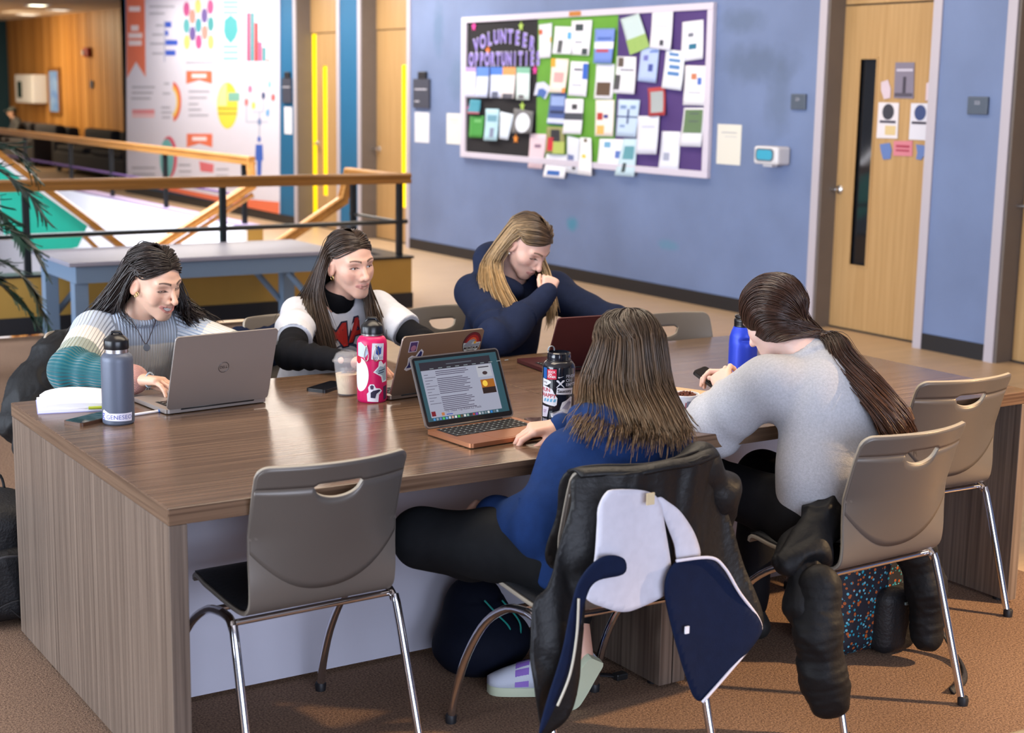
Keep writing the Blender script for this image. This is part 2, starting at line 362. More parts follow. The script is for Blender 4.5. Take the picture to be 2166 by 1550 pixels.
mb = MB(); rail_between(mb, loc_(R2, (XC+.08, 10.15, 1.01)), loc_(R2, (XC+.08, 21.5, 1.01))); mb.build('handrail', M_oaky, R2)
mb = MB(); rail_between(mb, loc_(R2, (XC+.08, 10.2, 1.02)), loc_(R2, (XC+.06, 10.1, .76))); mb.build('handrail_gooseneck', M_oaky, R2)
mb = MB(); rail_between(mb, loc_(R2, (XC+.06, 10.1, .79)), loc_(R2, (XC-2.2, 10.1, -.5))); mb.build('stair_handrail', M_oaky, R2)
mb = MB(); rail_between(mb, loc_(R2, (XC+.06, 10.1, .70)), loc_(R2, (XC-2.2, 10.1, -.59)), railpoly(.02, .018)); mb.build('stair_handrail_lower', M_oaky, R2)
MB().tube([loc_(R2, (XC+.08, 10.15, .672)), loc_(R2, (XC+.08, 21.5, .672))], 0.013, 8).build('mid_rail', mat('violet_metal', hexc('#5a3f70'), rough=.35), R2)
for y_ in (10.35, 12.5, 14.3, 15.9, 18.0, 20):
    c = pp.copy(); COL.objects.link(c); c.parent = R2; c.location = loc_(R2, (XC+.08, y_, .408))
# stair flight going down towards -x and the bright lower hall
st = struct(MB().box(XC-.02, XC, 8.05, 10.1, -.3, -.02).build('stair_flight', M_vinyl))
for k in range(14):
    MB().box(0, .30, 0, 1.95, -.17, 0, .006).build('step', M_vinyl, st, loc=(XC-.32-.29*k, 8.10, -.17-.17*k))
sbox('wall_stair_side_far', M_white, -3.0, XC, 10.12, 10.24, -3.4, -.28)
sbox('floor_lower', M_white, -7, 4.5, 7.0, 20, -3.5, -3.4)
sbox('wall_lower_far', M_white, XC-.03, XC-.0005, 10.1, 22, -3.4, .388)
sbox('wall_lower_near', M_white, XC-.03, XC-.0005, 7.4, 8.05, -3.4, .388)
sbox('wall_atrium_back', mat('atrium_grey', hexc('#77777f'), rough=.7), -7, 4.39, 22, 22.2, -3.4, 3.2)
# green stair parapet of the flight that climbs on the far side of the well
PY = 9.3
def par(name, poly, m, y0, y1):
    return struct(MB().prism(poly, lambda a, b: (a, y0, b), lambda a, b: (a, y1, b)).build(name, m))
par('wall_stair_green', [(0.6, 2.1), (2.669, .532), (2.584, .362), (2.3, .30), (2.0, .47), (1.98, .80), (0.6, 1.2)], mat('green_paint', hexc('#159a86'), rough=.5, var=.06, vscale=3), PY, PY+.06)
par('trim_stair_white', [(0.6, 2.1), (0.6, 2.2), (2.80, .54), (2.669, .532)], M_white, PY-.01, PY+.08)
par('trim_stair_cap', [(0.6, 2.2), (0.6, 2.26), (3.2, .185), (3.12, .185)], M_oak, PY-.03, PY+.10)
par('trim_stair_lower', [(2.62, .45), (2.65, .46), (3.0, .10), (2.96, .10)], M_oak, PY-.03, PY+.05)
# ================================================================== TABLES
M_tbltop = wood('walnut_laminate_top', hexc('#4a372a'), hexc('#7d6450'), axis=0, scale=1.1, rough=0.20, coat=0.0, fine=2.4)
M_tblpan = wood('walnut_laminate_panel', hexc('#544840'), hexc('#7c6d61'), axis=2, scale=1.0, rough=0.34, fine=2.2)
M_modesty = mat('grey_laminate', hexc('#c6c5d2'), rough=0.5, var=0.02, vscale=5)
TH = 0.74
def study_table(x0, x1, label):
    t = thing('study_table', label, 'table', ((x0+x1)/2, 0.685, 0)); cx = (x0+x1)/2
    L = lambda mb: mb.xf(Matrix.Translation((-cx, -0.685, 0)))
    L(MB().box(x0, x1, 0, 1.37, TH-.042, TH, 0.0025)).build('tabletop', M_tbltop, t)
    L(MB().box(x0+.001, x0+.046, .001, 1.369, 0.012, TH-.0425, 0.002)).build('end_panel', M_tblpan, t)
    L(MB().box(x1-.046, x1-.001, .001, 1.369, 0.012, TH-.0425, 0.002)).build('end_panel', M_tblpan, t)
    L(MB().box(x0+.047, x1-.047, .60, .625, 0.012, TH-.043)).build('modesty_panel', M_modesty, t)
    xe = x0-.0006 if x0 < .1 else x1+.0006
    L(MB().box(min(xe, xe+.0008), max(xe, xe+.0008), .0026, 1.3674, TH-.0405, TH-.0015)).build('edge_band', wood('walnut_edge_band', hexc('#574436'), hexc('#7d6552'), axis=1, scale=1.1, rough=.3, fine=2.4), t)
    for fx in (x0+.023, x1-.023):
        for fy in (.06, 1.31): L(MB().lathe([(0, 0), (.016, 0), (.016, .012), (0, .012)], 12, (fx, fy, 0))).build('foot', M_black, t)
    return t
study_table(0, 1.4985, 'walnut laminate study table with the silver laptop and pink bottle on it')
study_table(1.5015, 2.995, 'walnut laminate study table with the blue bottle and yoghurt cup on it')

# ================================================================== STACKING CHAIRS
M_shell = mat('taupe_lacquer', hexc('#6f6963'), rough=0.33, metal=0.25, var=0.03, vscale=4, spec=0.5)
M_shell_shade = mat('taupe_back_shade', hexc('#625c57'), rough=0.36, metal=0.25, spec=0.5)  # darker taupe: shading of the curved back put into the colour
M_edge = mat('pale_ply_edge', hexc('#a39a8c'), rough=0.4)
M_pad = mat('black_vinyl_pad', (0.012, 0.013, 0.016), rough=0.5, bump=0.1, bscale=90)
M_chrome = mat('chrome', (0.75, 0.74, 0.78), rough=0.12, metal=1)
# side profile of the shell (y, z), from the seat front to the top of the back
PROF = spline([(.225, .432), (.21, .452), (.12, .447), (0, .438), (-.08, .437), (-.125, .452), (-.150, .50), (-.168, .58), (-.193, .67), (-.220, .76), (-.246, .826)], 60)
PL = np.concatenate([[0], np.cumsum(np.linalg.norm(np.diff(PROF, axis=0), axis=1))])
STOT = PL[-1]
SB = PL[np.argmin(np.abs(PROF[:, 1]-.47)+(PROF[:, 0] > -.1)*1)]    # where the back begins
def shell_pt(x, s, off=0.0):
    y = np.interp(s, PL, PROF[:, 0]); z = np.interp(s, PL, PROF[:, 1])
    y2 = np.interp(s+.004, PL, PROF[:, 0]); z2 = np.interp(s+.004, PL, PROF[:, 1]); y1 = np.interp(s-.004, PL, PROF[:, 0]); z1 = np.interp(s-.004, PL, PROF[:, 1])
    t = np.array([y2-y1, z2-z1]); t /= np.linalg.norm(t)+1e-9
    k = min(1, max(0, (s-SB)/.18))
    y += k*.052*(x/.21)**2
    return (x, y+off*(-t[1]), z+off*t[0]) if False else (x, y-off*t[1], z+off*t[0])
def half_w(s):
    k = min(1, max(0, (s-SB)/(STOT-SB)))
    return .200+.004*k if s > SB else .200-.010*max(0, (.1-s)/.1)
def shell_mesh(lo_fn=None, off=0.0, shrink=0.0, rowsn=56):
    mb = MB(); nc = 65; r = .03
    us = np.sin(np.linspace(-1, 1, nc)*pi/2*0.985)/sin(pi/2*0.985)
    us = 0.5*us+0.5*np.linspace(-1, 1, nc)
    ht_ = STOT-.055; hw = .068; hh = .036
    def top(x, w_):
        w_ = .21
        d = abs(x)-(w_-r)
        return STOT-(r-sqrt(max(0, r*r-d*d)) if d > 0 else 0)
    def hole_b(x):
        if abs(x) >= hw: return ht_-.008, ht_-.008
        e = abs(x)/hw
        t = ht_-.008+.008*sqrt(max(0, 1-e**10)); b = ht_-.008-hh*sqrt(max(0, 1-e**2.0)); return b, t
    rowsA = np.linspace(0, 1, rowsn); rowsB = np.linspace(0, 1, 7)
    def sheet(lo, hi, rows):
        g = []
        for v in rows:
            for u in us:
                s1 = hi(u*.21); s0 = lo(u*.21); s = s0+(s1-s0)*v; x = u*(half_w(s)-shrink); g.append(shell_pt(x, s, off))
        f = [(i*nc+k, i*nc+k+1, (i+1)*nc+k+1, (i+1)*nc+k) for i in range(len(rows)-1) for k in range(nc-1)]
        mb.add(g, f)
    # align columns to the ends of the hand hole
    k = np.argmin(np.abs(us*.21-hw)); us[k] = hw/.21; us[nc-1-k] = -hw/.21
    sheet(lo_fn or (lambda x: 0.0), lambda x: hole_b(x)[0]-shrink, rowsA)
    sheet(lambda x: hole_b(x)[1]+shrink, lambda x: top(x, .21)-shrink, rowsB)
    return mb
def make_chair():
    t = thing('stacking_chair', 'chair', 'chair')
    mb = shell_mesh(); o = mb.build('seat_shell', [M_shell, M_edge], t)
    bm = bmesh.new(); bm.from_mesh(o.data); bmesh.ops.remove_doubles(bm, verts=bm.verts[:], dist=0.0008); bmesh.ops.recalc_face_normals(bm, faces=bm.faces[:])
    bm.to_mesh(o.data); bm.free(); shade(o.data, True)
    md = o.modifiers.new('thickness', 'SOLIDIFY'); md.thickness = 0.012; md.offset = 0; md.material_offset_rim = 1
    md2 = o.modifiers.new('edge', 'BEVEL'); md2.width = 0.002; md2.segments = 1; md2.limit_method = 'ANGLE'
    # rear facing: added darker skin, painting the back's shading above a curved arc
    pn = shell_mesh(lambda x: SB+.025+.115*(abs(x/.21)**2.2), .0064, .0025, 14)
    po = pn.build('back_shade_panel', M_shell_shade, t, smooth=True); 
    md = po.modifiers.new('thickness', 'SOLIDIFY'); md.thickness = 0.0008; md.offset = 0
    # seat pad
    pd = MB(); g = []; rows = 26; nc = 17
    for v in np.linspace(0, 1, rows):
        for u in np.linspace(-1, 1, nc):
            s = .02+(SB+.03-.02)*v; e = max(0, 1-max(abs(u), abs(2*v-1))**6); g.append(shell_pt(u*(half_w(s)-.006), s, -.0065-.008*e))
    pd.add(g, [(i*nc+k, i*nc+k+1, (i+1)*nc+k+1, (i+1)*nc+k) for i in range(rows-1) for k in range(nc-1)])
    pdo = pd.build('seat_pad', M_pad, t, smooth=True); md = pdo.modifiers.new('thickness', 'SOLIDIFY'); md.thickness = 0.004
    # legs: straight rear tube and big front arc on each side
    for sx in (-1, 1):
        rear = [(sx*.236, -.225, .012), (sx*.226, -.115, .375), (sx*.224, -.098, .405)]
        bend = [(sx*.224, -.098, .405), (sx*.222, -.075, .424), (sx*.222, -.035, .428)]
        arc = [(sx*.222, -.035, .428), (sx*.222, .06, .408), (sx*.225, .17, .335), (sx*.229, .26, .215), (sx*.232, .315, .09), (sx*.234, .335, .012)]
        MB().tube(list(spline(rear, 8))+list(spline(bend, 8))[1:], .0115, 12).build('rear_leg', M_chrome, t, smooth=50)
        MB().tube(spline(arc, 22), .0115, 12).build('front_leg', M_chrome, t, smooth=50)
        for (fx, fy) in ((sx*.2365, -.2285), (sx*.234, .335)):
            MB().lathe([(0, 0), (.015, 0), (.016, .02), (.0125, .026), (0, .026)], 12, (fx, fy, 0)).build('foot_cap', M_black, t, smooth=40)
    for y_ in (-.085, .075):
        MB().tube([(-.222, y_, .416 if y_ < 0 else .4), (.222, y_, .416 if y_ < 0 else .4)], .0085, 10).build('cross_bar', M_chrome, t, smooth=50)
    return t
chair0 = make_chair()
CH = [(.391, .150, 2, 'empty taupe stacking chair tucked in beside the student in blue hoodie'),
      (1.043, -.235, -2, 'taupe stacking chair draped with a black jacket, student in blue hoodie sitting on it'),
      (1.893, -.300, 2, 'taupe stacking chair with a black puffer coat, student in grey sweatshirt sitting on it'),
      (2.632, .160, -3, 'empty taupe stacking chair tucked in beside the student in grey sweatshirt'),
      (1.93, 1.86, 184, 'dark stacking chair behind the student in navy hoodie'),
      (2.60, 1.275, 178, 'empty dark stacking chair tucked in beside the student in navy hoodie'),
      (1.27, 1.93, 180, 'stacking chair under the student in white t-shirt'),
      (.52, 1.93, 182, 'stacking chair covered by a black coat under the student in striped sweater')]
chairs = []
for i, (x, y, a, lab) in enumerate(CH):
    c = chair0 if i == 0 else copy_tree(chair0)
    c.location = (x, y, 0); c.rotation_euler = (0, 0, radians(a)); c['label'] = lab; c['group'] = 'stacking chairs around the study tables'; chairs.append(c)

# ================================================================== BENCH TABLE BY THE CURB
M_bench = mat('grey_blue_laminate', hexc('#8a8794'), rough=.4, var=.03, vscale=3)
M_benchs = mat('blue_grey_frame', hexc('#66798f'), rough=.5)
b = thing('bench_table', 'low grey bench table standing against the ochre curb', 'table', (2.55, 6.63, 0))
MB().box(-.95, .95, -.43, .43, .565, .592, .004).build('top', M_bench, b)
a = MB(); a.box(-.90, .90, -.40, -.375, .455, .564); a.box(-.90, .90, .375, .40, .455, .564); a.box(-.90, -.875, -.375, .375, .455, .564); a.box(.875, .90, -.375, .375, .455, .564)
a.build('apron', M_benchs, b)
for sx in (-1, 1):
    for sy in (-1, 1):
        MB().box(sx*.86-.045, sx*.86+.045, sy*.33-.045, sy*.33+.045, .03, .455, .003).build('leg', M_benchs, b)
        MB().box(sx*.86-.035, sx*.86+.035, sy*.33-.035, sy*.33+.035, 0, .03).build('foot', M_black, b)
        MB().tube([(sx*.82, sy*.36, .16), (sx*.56, sy*.36, .455)], .022, 4).build('brace', M_benchs, b)
# ================================================================== IMPLICIT-SURFACE MODELLER (for people, cloth and bags)
A_ = lambda *p: np.array(p, np.float32)
def smin(a, b, k):
    if k <= 0: return np.minimum(a, b)
    h = np.maximum(k-np.abs(a-b), 0)/k; return np.minimum(a, b)-h*h*k*0.25
def smax(a, b, k): return -smin(-a, -b, k)
class Field:
    def __init__(s, lo, hi, h):
        s.h = h; s.lo = np.array(lo, np.float32); n = np.ceil((np.array(hi)-np.array(lo))/h).astype(int)+1; s.n = n
        s.F = np.full(n, 1.0, np.float32)
        s.ax = [s.lo[i]+h*np.arange(n[i], dtype=np.float32) for i in range(3)]
    def _sub(s, lo, hi):
        sl = []
        for i in range(3):
            a = int(max(0, math.floor((lo[i]-s.lo[i])/s.h))); b = int(min(s.n[i], math.ceil((hi[i]-s.lo[i])/s.h)+1))
            if b <= a: return None, None
            sl.append(slice(a, b))
        X = s.ax[0][sl[0]][:, None, None]; Y = s.ax[1][sl[1]][None, :, None]; Z = s.ax[2][sl[2]][None, None, :]
        return tuple(sl), (X, Y, Z)
    def op(s, fn, lo, hi, k=0.0, mode='add'):
        pad = k+3*s.h
        sl, P = s._sub(np.array(lo)-pad, np.array(hi)+pad)
        if sl is None: return s
        d = fn(*P)
        s.F[sl] = smin(s.F[sl], d, k) if mode == 'add' else smax(s.F[sl], -d, k)
        return s
    def ell(s, c, r, k=0.0, mode='add', R=None):
        c = np.array(c, float); r = np.array(r, float); q = max(r)
        def fn(X, Y, Z):
            x, y, z = X-c[0], Y-c[1], Z-c[2]
            if R is not None:
                x, y, z = (R[0][0]*x+R[1][0]*y+R[2][0]*z, R[0][1]*x+R[1][1]*y+R[2][1]*z, R[0][2]*x+R[1][2]*y+R[2][2]*z)
            k0 = np.sqrt((x/r[0])**2+(y/r[1])**2+(z/r[2])**2); k1 = np.sqrt((x/r[0]**2)**2+(y/r[1]**2)**2+(z/r[2]**2)**2)+1e-6
            return k0*(k0-1)/k1
        ext = np.full(3, q) if R is not None else r
        return s.op(fn, c-ext, c+ext, k, mode)
    def cone(s, a, b, r0, r1=None, k=0.0, mode='add', flat=None):
        """tapered capsule; flat=(direction, factor): factor<1 makes it thinner along direction"""
        a = np.array(a, float); b = np.array(b, float); r1 = r0 if r1 is None else r1; ab = b-a; L2 = max(1e-9, ab @ ab)
        if flat is not None:
            n = np.array(flat[0], float); n /= np.linalg.norm(n); g = 1/flat[1]-1
        def fn(X, Y, Z):
            x, y, z = X-a[0], Y-a[1], Z-a[2]
            t = np.clip((x*ab[0]+y*ab[1]+z*ab[2])/L2, 0, 1)
            x, y, z = x-t*ab[0], y-t*ab[1], z-t*ab[2]
            if flat is not None:
                d = (x*n[0]+y*n[1]+z*n[2])*g; x, y, z = x+d*n[0], y+d*n[1], z+d*n[2]
            return np.sqrt(x*x+y*y+z*z)-(r0+(r1-r0)*t)
        m = max(r0, r1); return s.op(fn, np.minimum(a, b)-m, np.maximum(a, b)+m, k, mode)
    def chain(s, pts, rs, k=0.0, mode='add', flat=None):
        for i in range(len(pts)-1): s.cone(pts[i], pts[i+1], rs[i], rs[i+1], k, mode, flat)
        return s
    def box(s, c, half, rad, k=0.0, mode='add', R=None):
        c = np.array(c, float); hb = np.array(half, float)-rad
        def fn(X, Y, Z):
            x, y, z = X-c[0], Y-c[1], Z-c[2]
            if R is not None:
                x, y, z = (R[0][0]*x+R[1][0]*y+R[2][0]*z, R[0][1]*x+R[1][1]*y+R[2][1]*z, R[0][2]*x+R[1][2]*y+R[2][2]*z)
            qx, qy, qz = np.abs(x)-hb[0], np.abs(y)-hb[1], np.abs(z)-hb[2]
            return np.sqrt(np.maximum(qx, 0)**2+np.maximum(qy, 0)**2+np.maximum(qz, 0)**2)+np.minimum(np.maximum(qx, np.maximum(qy, qz)), 0)-rad
        e = np.full(3, np.linalg.norm(half)) if R is not None else np.array(half)
        return s.op(fn, c-e, c+e, k, mode)
    def plane(s, p, n, k=0.0):
        """keep only the half space below the plane"""
        n = np.array(n, float); n /= np.linalg.norm(n); p = np.array(p, float)
        X, Y, Z = s.ax[0][:, None, None], s.ax[1][None, :, None], s.ax[2][None, None, :]
        s.F = smax(s.F, ((X-p[0])*n[0]+(Y-p[1])*n[1]+(Z-p[2])*n[2]).astype(np.float32), k); return s
    def mesh(s):
        F = s.F; S = F < 0; n = s.n
        c = [slice(0, -1), slice(1, None)]
        any_ = np.zeros(n-1, bool); all_ = np.ones(n-1, bool)
        for i in (0, 1):
            for j in (0, 1):
                for k in (0, 1):
                    q = S[c[i], c[j], c[k]]; any_ |= q; all_ &= q
        act = any_ & ~all_; idx = np.argwhere(act)
        if len(idx) == 0: return np.zeros((0, 3)), np.zeros((0, 4), int)
        I, J, K = idx.T; acc = np.zeros((len(idx), 3)); cnt = np.zeros(len(idx))
        for ax in range(3):
            o = [a for a in range(3) if a != ax]
            for p in (0, 1):
                for q in (0, 1):
                    d0 = [0, 0, 0]; d0[o[0]] = p; d0[o[1]] = q; d1 = list(d0); d1[ax] = 1
                    f0 = F[I+d0[0], J+d0[1], K+d0[2]]; f1 = F[I+d1[0], J+d1[1], K+d1[2]]
                    m = (f0 < 0) != (f1 < 0); t = f0[m]/(f0[m]-f1[m]); pt = np.tile(np.array(d0, float), (m.sum(), 1)); pt[:, ax] = t
                    acc[m] += pt; cnt[m] += 1
        V = (idx+acc/cnt[:, None])*s.h+s.lo
        vid = np.full(n-1, -1, np.int64); vid[I, J, K] = np.arange(len(idx)); Q = []
        for ax in range(3):
            o = [a for a in range(3) if a != ax]; u, v = o
            sa = [slice(None)]*3; sb = [slice(None)]*3; sa[ax] = slice(0, -1); sb[ax] = slice(1, None)
            e = S[tuple(sa)] != S[tuple(sb)]; ed = np.argwhere(e); ed = ed[(ed[:, u] > 0) & (ed[:, v] > 0) & (ed[:, u] < n[u]-1) & (ed[:, v] < n[v]-1)]
            if len(ed) == 0: continue
            def cell(du, dv):
                q = ed.copy(); q[:, u] += du; q[:, v] += dv; return vid[q[:, 0], q[:, 1], q[:, 2]]
            quad = np.stack([cell(-1, -1), cell(0, -1), cell(0, 0), cell(-1, 0)], 1)
            inside = S[ed[:, 0], ed[:, 1], ed[:, 2]]; flip = inside if ax != 1 else ~inside
            quad[~flip] = quad[~flip][:, ::-1]; Q.append(quad)
        Q = np.concatenate(Q); Q = Q[(Q >= 0).all(1)]
        return V, Q
def vnormals(V, Q):
    n = np.cross(V[Q[:, 2]]-V[Q[:, 0]], V[Q[:, 3]]-V[Q[:, 1]]); N = np.zeros_like(V)
    for k in range(4): np.add.at(N, Q[:, k], n)
    return N/(np.linalg.norm(N, axis=1, keepdims=True)+1e-12)
def relax(V, Q, it=2, lam=0.5):
    e = np.concatenate([Q[:, [0, 1]], Q[:, [1, 2]], Q[:, [2, 3]], Q[:, [3, 0]]])
    for _ in range(it):
        s = np.zeros_like(V); c = np.zeros(len(V)); np.add.at(s, e[:, 0], V[e[:, 1]]); np.add.at(s, e[:, 1], V[e[:, 0]])
        np.add.at(c, e[:, 0], 1); np.add.at(c, e[:, 1], 1); V = V+lam*(s/np.maximum(c, 1)[:, None]-V)
    return V
def waves(P, freq, seed, n=7, warp=0.0):
    r = np.random.RandomState(seed); P = np.asarray(P, float)
    if warp: P = P+warp*np.stack([waves(P, freq*.6, seed+11+i, 4) for i in range(3)], 1)
    out = np.zeros(len(P))
    for i in range(n):
        d = r.normal(size=3); d /= np.linalg.norm(d); out += np.sin(P @ d*freq*r.uniform(.6, 1.5)+r.uniform(0, 6.28))
    return out/sqrt(n)
def ridged(P, freq, seed, warp=.03): return 1-np.minimum(1, np.abs(waves(P, freq, seed, 4, warp))*1.3)
def qmesh(name, V, Q, mats, parent=None, col=None, attrs=None, smooth=True, tris=None):
    me = bpy.data.meshes.new(name)
    faces = np.asarray(Q); nq = len(faces); me.vertices.add(len(V)); me.vertices.foreach_set('co', np.asarray(V, np.float32).ravel())
    me.loops.add(nq*4); me.loops.foreach_set('vertex_index', faces.astype(np.int32).ravel())
    me.polygons.add(nq); me.polygons.foreach_set('loop_start', np.arange(0, nq*4, 4, dtype=np.int32))
    try: me.polygons.foreach_set('loop_total', np.full(nq, 4, np.int32))
    except Exception: pass
    me.update(calc_edges=True); me.validate()
    for m in (mats if isinstance(mats, (list, tuple)) else [mats]): me.materials.append(m)
    if smooth: me.polygons.foreach_set('use_smooth', [True]*len(me.polygons))
    if col is not None:
        a = me.attributes.new('Col', 'FLOAT_COLOR', 'POINT'); a.data.foreach_set('color', np.concatenate([col, np.ones((len(col), 1))], 1).astype(np.float32).ravel())
    for k, v in (attrs or {}).items():
        a = me.attributes.new(k, 'FLOAT', 'POINT'); a.data.foreach_set('value', np.asarray(v, np.float32))
    return link(name, me, parent)
def seg_param(P, pts):
    """nearest point along a polyline: (arc length, distance, segment index)"""
    best = np.full(len(P), 1e9); arc = np.zeros(len(P)); L = 0.0
    for i in range(len(pts)-1):
        a, b = np.array(pts[i], float), np.array(pts[i+1], float); ab = b-a; l = np.linalg.norm(ab)
        t = np.clip(((P-a) @ ab)/(l*l+1e-12), 0, 1); d = np.linalg.norm(P-a-t[:, None]*ab, axis=1)
        m = d < best; best[m] = d[m]; arc[m] = L+t[m]*l; L += l
    return arc, best, L
# ================================================================== PEOPLE
def basis(fwd, up=(0, 0, 1), roll=0.0):
    """columns: x = person's left... right-handed with y = face direction, z = up"""
    f = np.array(fwd, float); f /= np.linalg.norm(f); u = np.array(up, float)
    x = np.cross(f, u); x /= np.linalg.norm(x); z = np.cross(x, f)
    if roll:
        c, s = cos(radians(roll)), sin(radians(roll)); x, z = x*c+z*s, -x*s+z*c
    return np.stack([x, f, z], 1)
SKIN_M = mat('skin', (0.7, 0.45, 0.35), rough=0.42, sss=0.25, attr=True, spec=0.4, bump=.02, bscale=400)
def skin_mat(): return SKIN_M

TEETH = [0, 0, 0, 0, 0]
def head_mesh(neck_local, eye_open=.8, smile=0.0, mouth_open=0.0, h=.0019, skin=(0.62, .38, .29), brow=(.03, .018, .012), lip=(.52, .19, .17), nose=0.0, ears=True):
    f = Field((-.105, -.125, -.27), (.105, .125, .13), h)
    f.ell((0, -.012, .028), (.0735, .094, .083))
    f.ell((0, .016, -.034), (.0565, .064, .074), .03)
    for s in (-1, 1):
        f.cone((s*.044, -.004, -.050), (s*.0155, .058, -.0975), .0165, .0145, .022)
        f.ell((s*.037, .044, -.022), (.022, .023, .020), .03)
        f.cone((s*.012, .078, .021), (s*.044, .063, .024), .009, .008, .018)
    f.ell((0, .066, -.096), (.018, .0165, .016), .02)
    f.ell((0, .062, -.063), (.029, .024, .027), .022)
    f.cone((0, .079, .012), (0, .1010+nose, -.027), .0068, .0086, .012)
    f.ell((0, .1020+nose, -.0335), (.0092, .0105, .0088), .008)
    for s in (-1, 1): f.cone((s*.009, .077, .002), (s*.0150, .0800, -.030), .0075, .0085, .014)
    for s in (-1, 1): f.ell((s*.0125, .0885, -.0375), (.0078, .010, .0078), .006)
    for s in (-1, 1):
        f.ell((s*.0315, .090, .002), (.019, .019, .0145), .012, 'sub')
        f.ell((s*.0315, .0570, .001), (.0150, .0142, .0142), .005)
    cz = -.0650+.0080*smile; cw = .0220+.0075*smile; zl = -.0700-.0080*mouth_open; zu = -.0600+.001*mouth_open
    for s in (-1, 1):
        if smile > .2: f.ell((s*(cw+.012), .052, -.040), (.013, .0140, .014), .016)
    sy = lambda x, z: surf_y(f, x, z)
    zmu, zml = (cz*.45+zu*.55)+.0004, (cz*.45+zl*.55)-.001; yc = sy(cw, cz)-.0012; ym = sy(cw*.52, zmu)-.0008; ym2 = sy(cw*.52, zml)-.0012; y0 = sy(0, zu)-.0005; y1 = sy(0, zl)-.0022; ymid = sy(0, (zu+zl)/2)
    LU = [(-cw, yc, cz), (-cw*.52, ym, zmu), (-.004, y0, zu), (.004, y0, zu), (cw*.52, ym, zmu), (cw, yc, cz)]
    LL = [(-cw, yc, cz-.001), (-cw*.52, ym2, zml), (0, y1, zl), (cw*.52, ym2, zml), (cw, yc, cz-.001)]
    f.chain(LU, [.0022, .0034, .0042, .0042, .0034, .0022], .0035); f.chain(LL, [.0022, .0044, .0058, .0044, .0022], .0035)
    for s in (-1, 1):
        f.ell((s*.0062, .0965, -.0445), (.0036, .006, .003), .002, 'sub')
        Re = np.array(Euler((radians(-12), 0, radians(s*14))).to_matrix())
        if not ears: continue
        f.ell((s*.0755, -.012, -.012), (.0075, .0175, .030), .005, R=Re)
        f.ell((s*.0835, -.007, -.010), (.0055, .0095, .018), .004, 'sub', R=Re)
    if mouth_open > 0:
        mo = .0066*mouth_open; zm = (zl+zu)/2+.0008
        f.chain([(-cw*.82, yc+.003, cz-.0005), (-cw*.45, ym+.001, (zmu+zml)/2+.0008), (0, ymid+.001, zm), (cw*.45, ym+.001, (zmu+zml)/2+.0008), (cw*.82, yc+.003, cz-.0005)], [.0014, mo*.80, mo, mo*.80, .0014], .0012, 'sub')
        TEETH[:] = [ymid-.0055, ym-.0045, cw*.5, zm, mo]
    for s in (-1, 1):
        eo = max(.0016, .0062*eye_open); zc = .0012-(1-eye_open)*.0042
        f.ell((s*.0315, .0755, zc), (.0145, .0115, eo), .0012, 'sub')
    nb = np.array(neck_local, float)
    f.chain([(0, -.022, -.045), (0, -.026, -.085), nb], [.050, .047, .052], .022)
    f.chain([nb, nb+(nb-np.array((0, -.026, -.085)))*.6], [.052, .07], .03)
    V, Q = f.mesh(); V = relax(V, Q, 1, .35)
    x, y, z = V.T; ax = np.abs(x)
    C = np.tile(np.array(skin, float), (len(V), 1))
    def blend(c, a):
        nonlocal C
        a = np.clip(a, 0, 1)[:, None]; C = C*(1-a)+np.array(c)*a
    S = np.array(skin)
    front = (y > .045)
    g = lambda cx, cz_, rx, rz: np.exp(-((ax-cx)/rx)**2-((z-cz_)/rz)**2)*front
    blend(S*np.array([1.04, .74, .70]), .30*g(.042, -.030, .02, .016))
    blend(S*np.array([1.03, .80, .76]), .35*np.exp(-(x/.014)**2-((z+.035)/.012)**2)*(y > .085))
    blend(S*np.array([.86, .72, .70]), .22*g(.0315, .010, .02, .006))
    blend(S*np.array([1.0, .74, .68]), .5*np.clip((ax-.074)/.006, 0, 1)*(np.abs(z+.01) < .05)*(y < .02))
    # lips
    P = V.copy(); P[:, 0] = ax
    _, d1, _ = seg_param(P, LU[3:]); _, d2, _ = seg_param(P, LL[2:])
    blend(lip, np.clip((np.where(d1 < d2, .0056, .0066)-np.minimum(d1, d2))/.0016, 0, 1)*.8)
    if mouth_open > 0:
        _, d4, _ = seg_param(P, [(0, ymid-.004, (zl+zu)/2), (cw*.8, yc-.001, cz)]); blend((.10, .025, .025), np.clip((.0052-d4)/.001, 0, 1)*(y < np.interp(ax, [0, cw*.5, cw], [ymid, ym, yc])-.002))
    else:
        _, d3, _ = seg_param(P, [(cw+.001, yc+.001, cz), (cw*.52, (ym+ym2)/2+.003, (zmu+zml)/2), (0, (y0+y1)/2+.004, -.0652)]); blend(np.array(lip)*.25, np.clip((.0026-d3)/.0014, 0, 1)*.9)
    # brows
    bz = .0255+.0048*np.sin(np.clip((ax-.012)/.040, 0, 1)*pi*.85); bw = .0044*(1-.5*np.clip((ax-.014)/.036, 0, 1))
    blend(brow, .85*np.clip((bw-np.abs(z-bz))/.0014+.3, 0, 1)*(ax > .0115)*(ax < .050)*front)
    # lash lines around the eye opening
    ze = .0012-(1-eye_open)*.0042; eo = max(.0016, .0062*eye_open)
    er = np.sqrt(((ax-.0315)/.0150)**2+((z-ze)/(eo+.0017))**2)
    blend(np.array(brow)*.6, np.clip(1.25-np.abs(er-.95)*3.2, 0, 1)*(z > ze-.0005-.004*(eye_open < .4))*front*.9)
    return V, Q, C
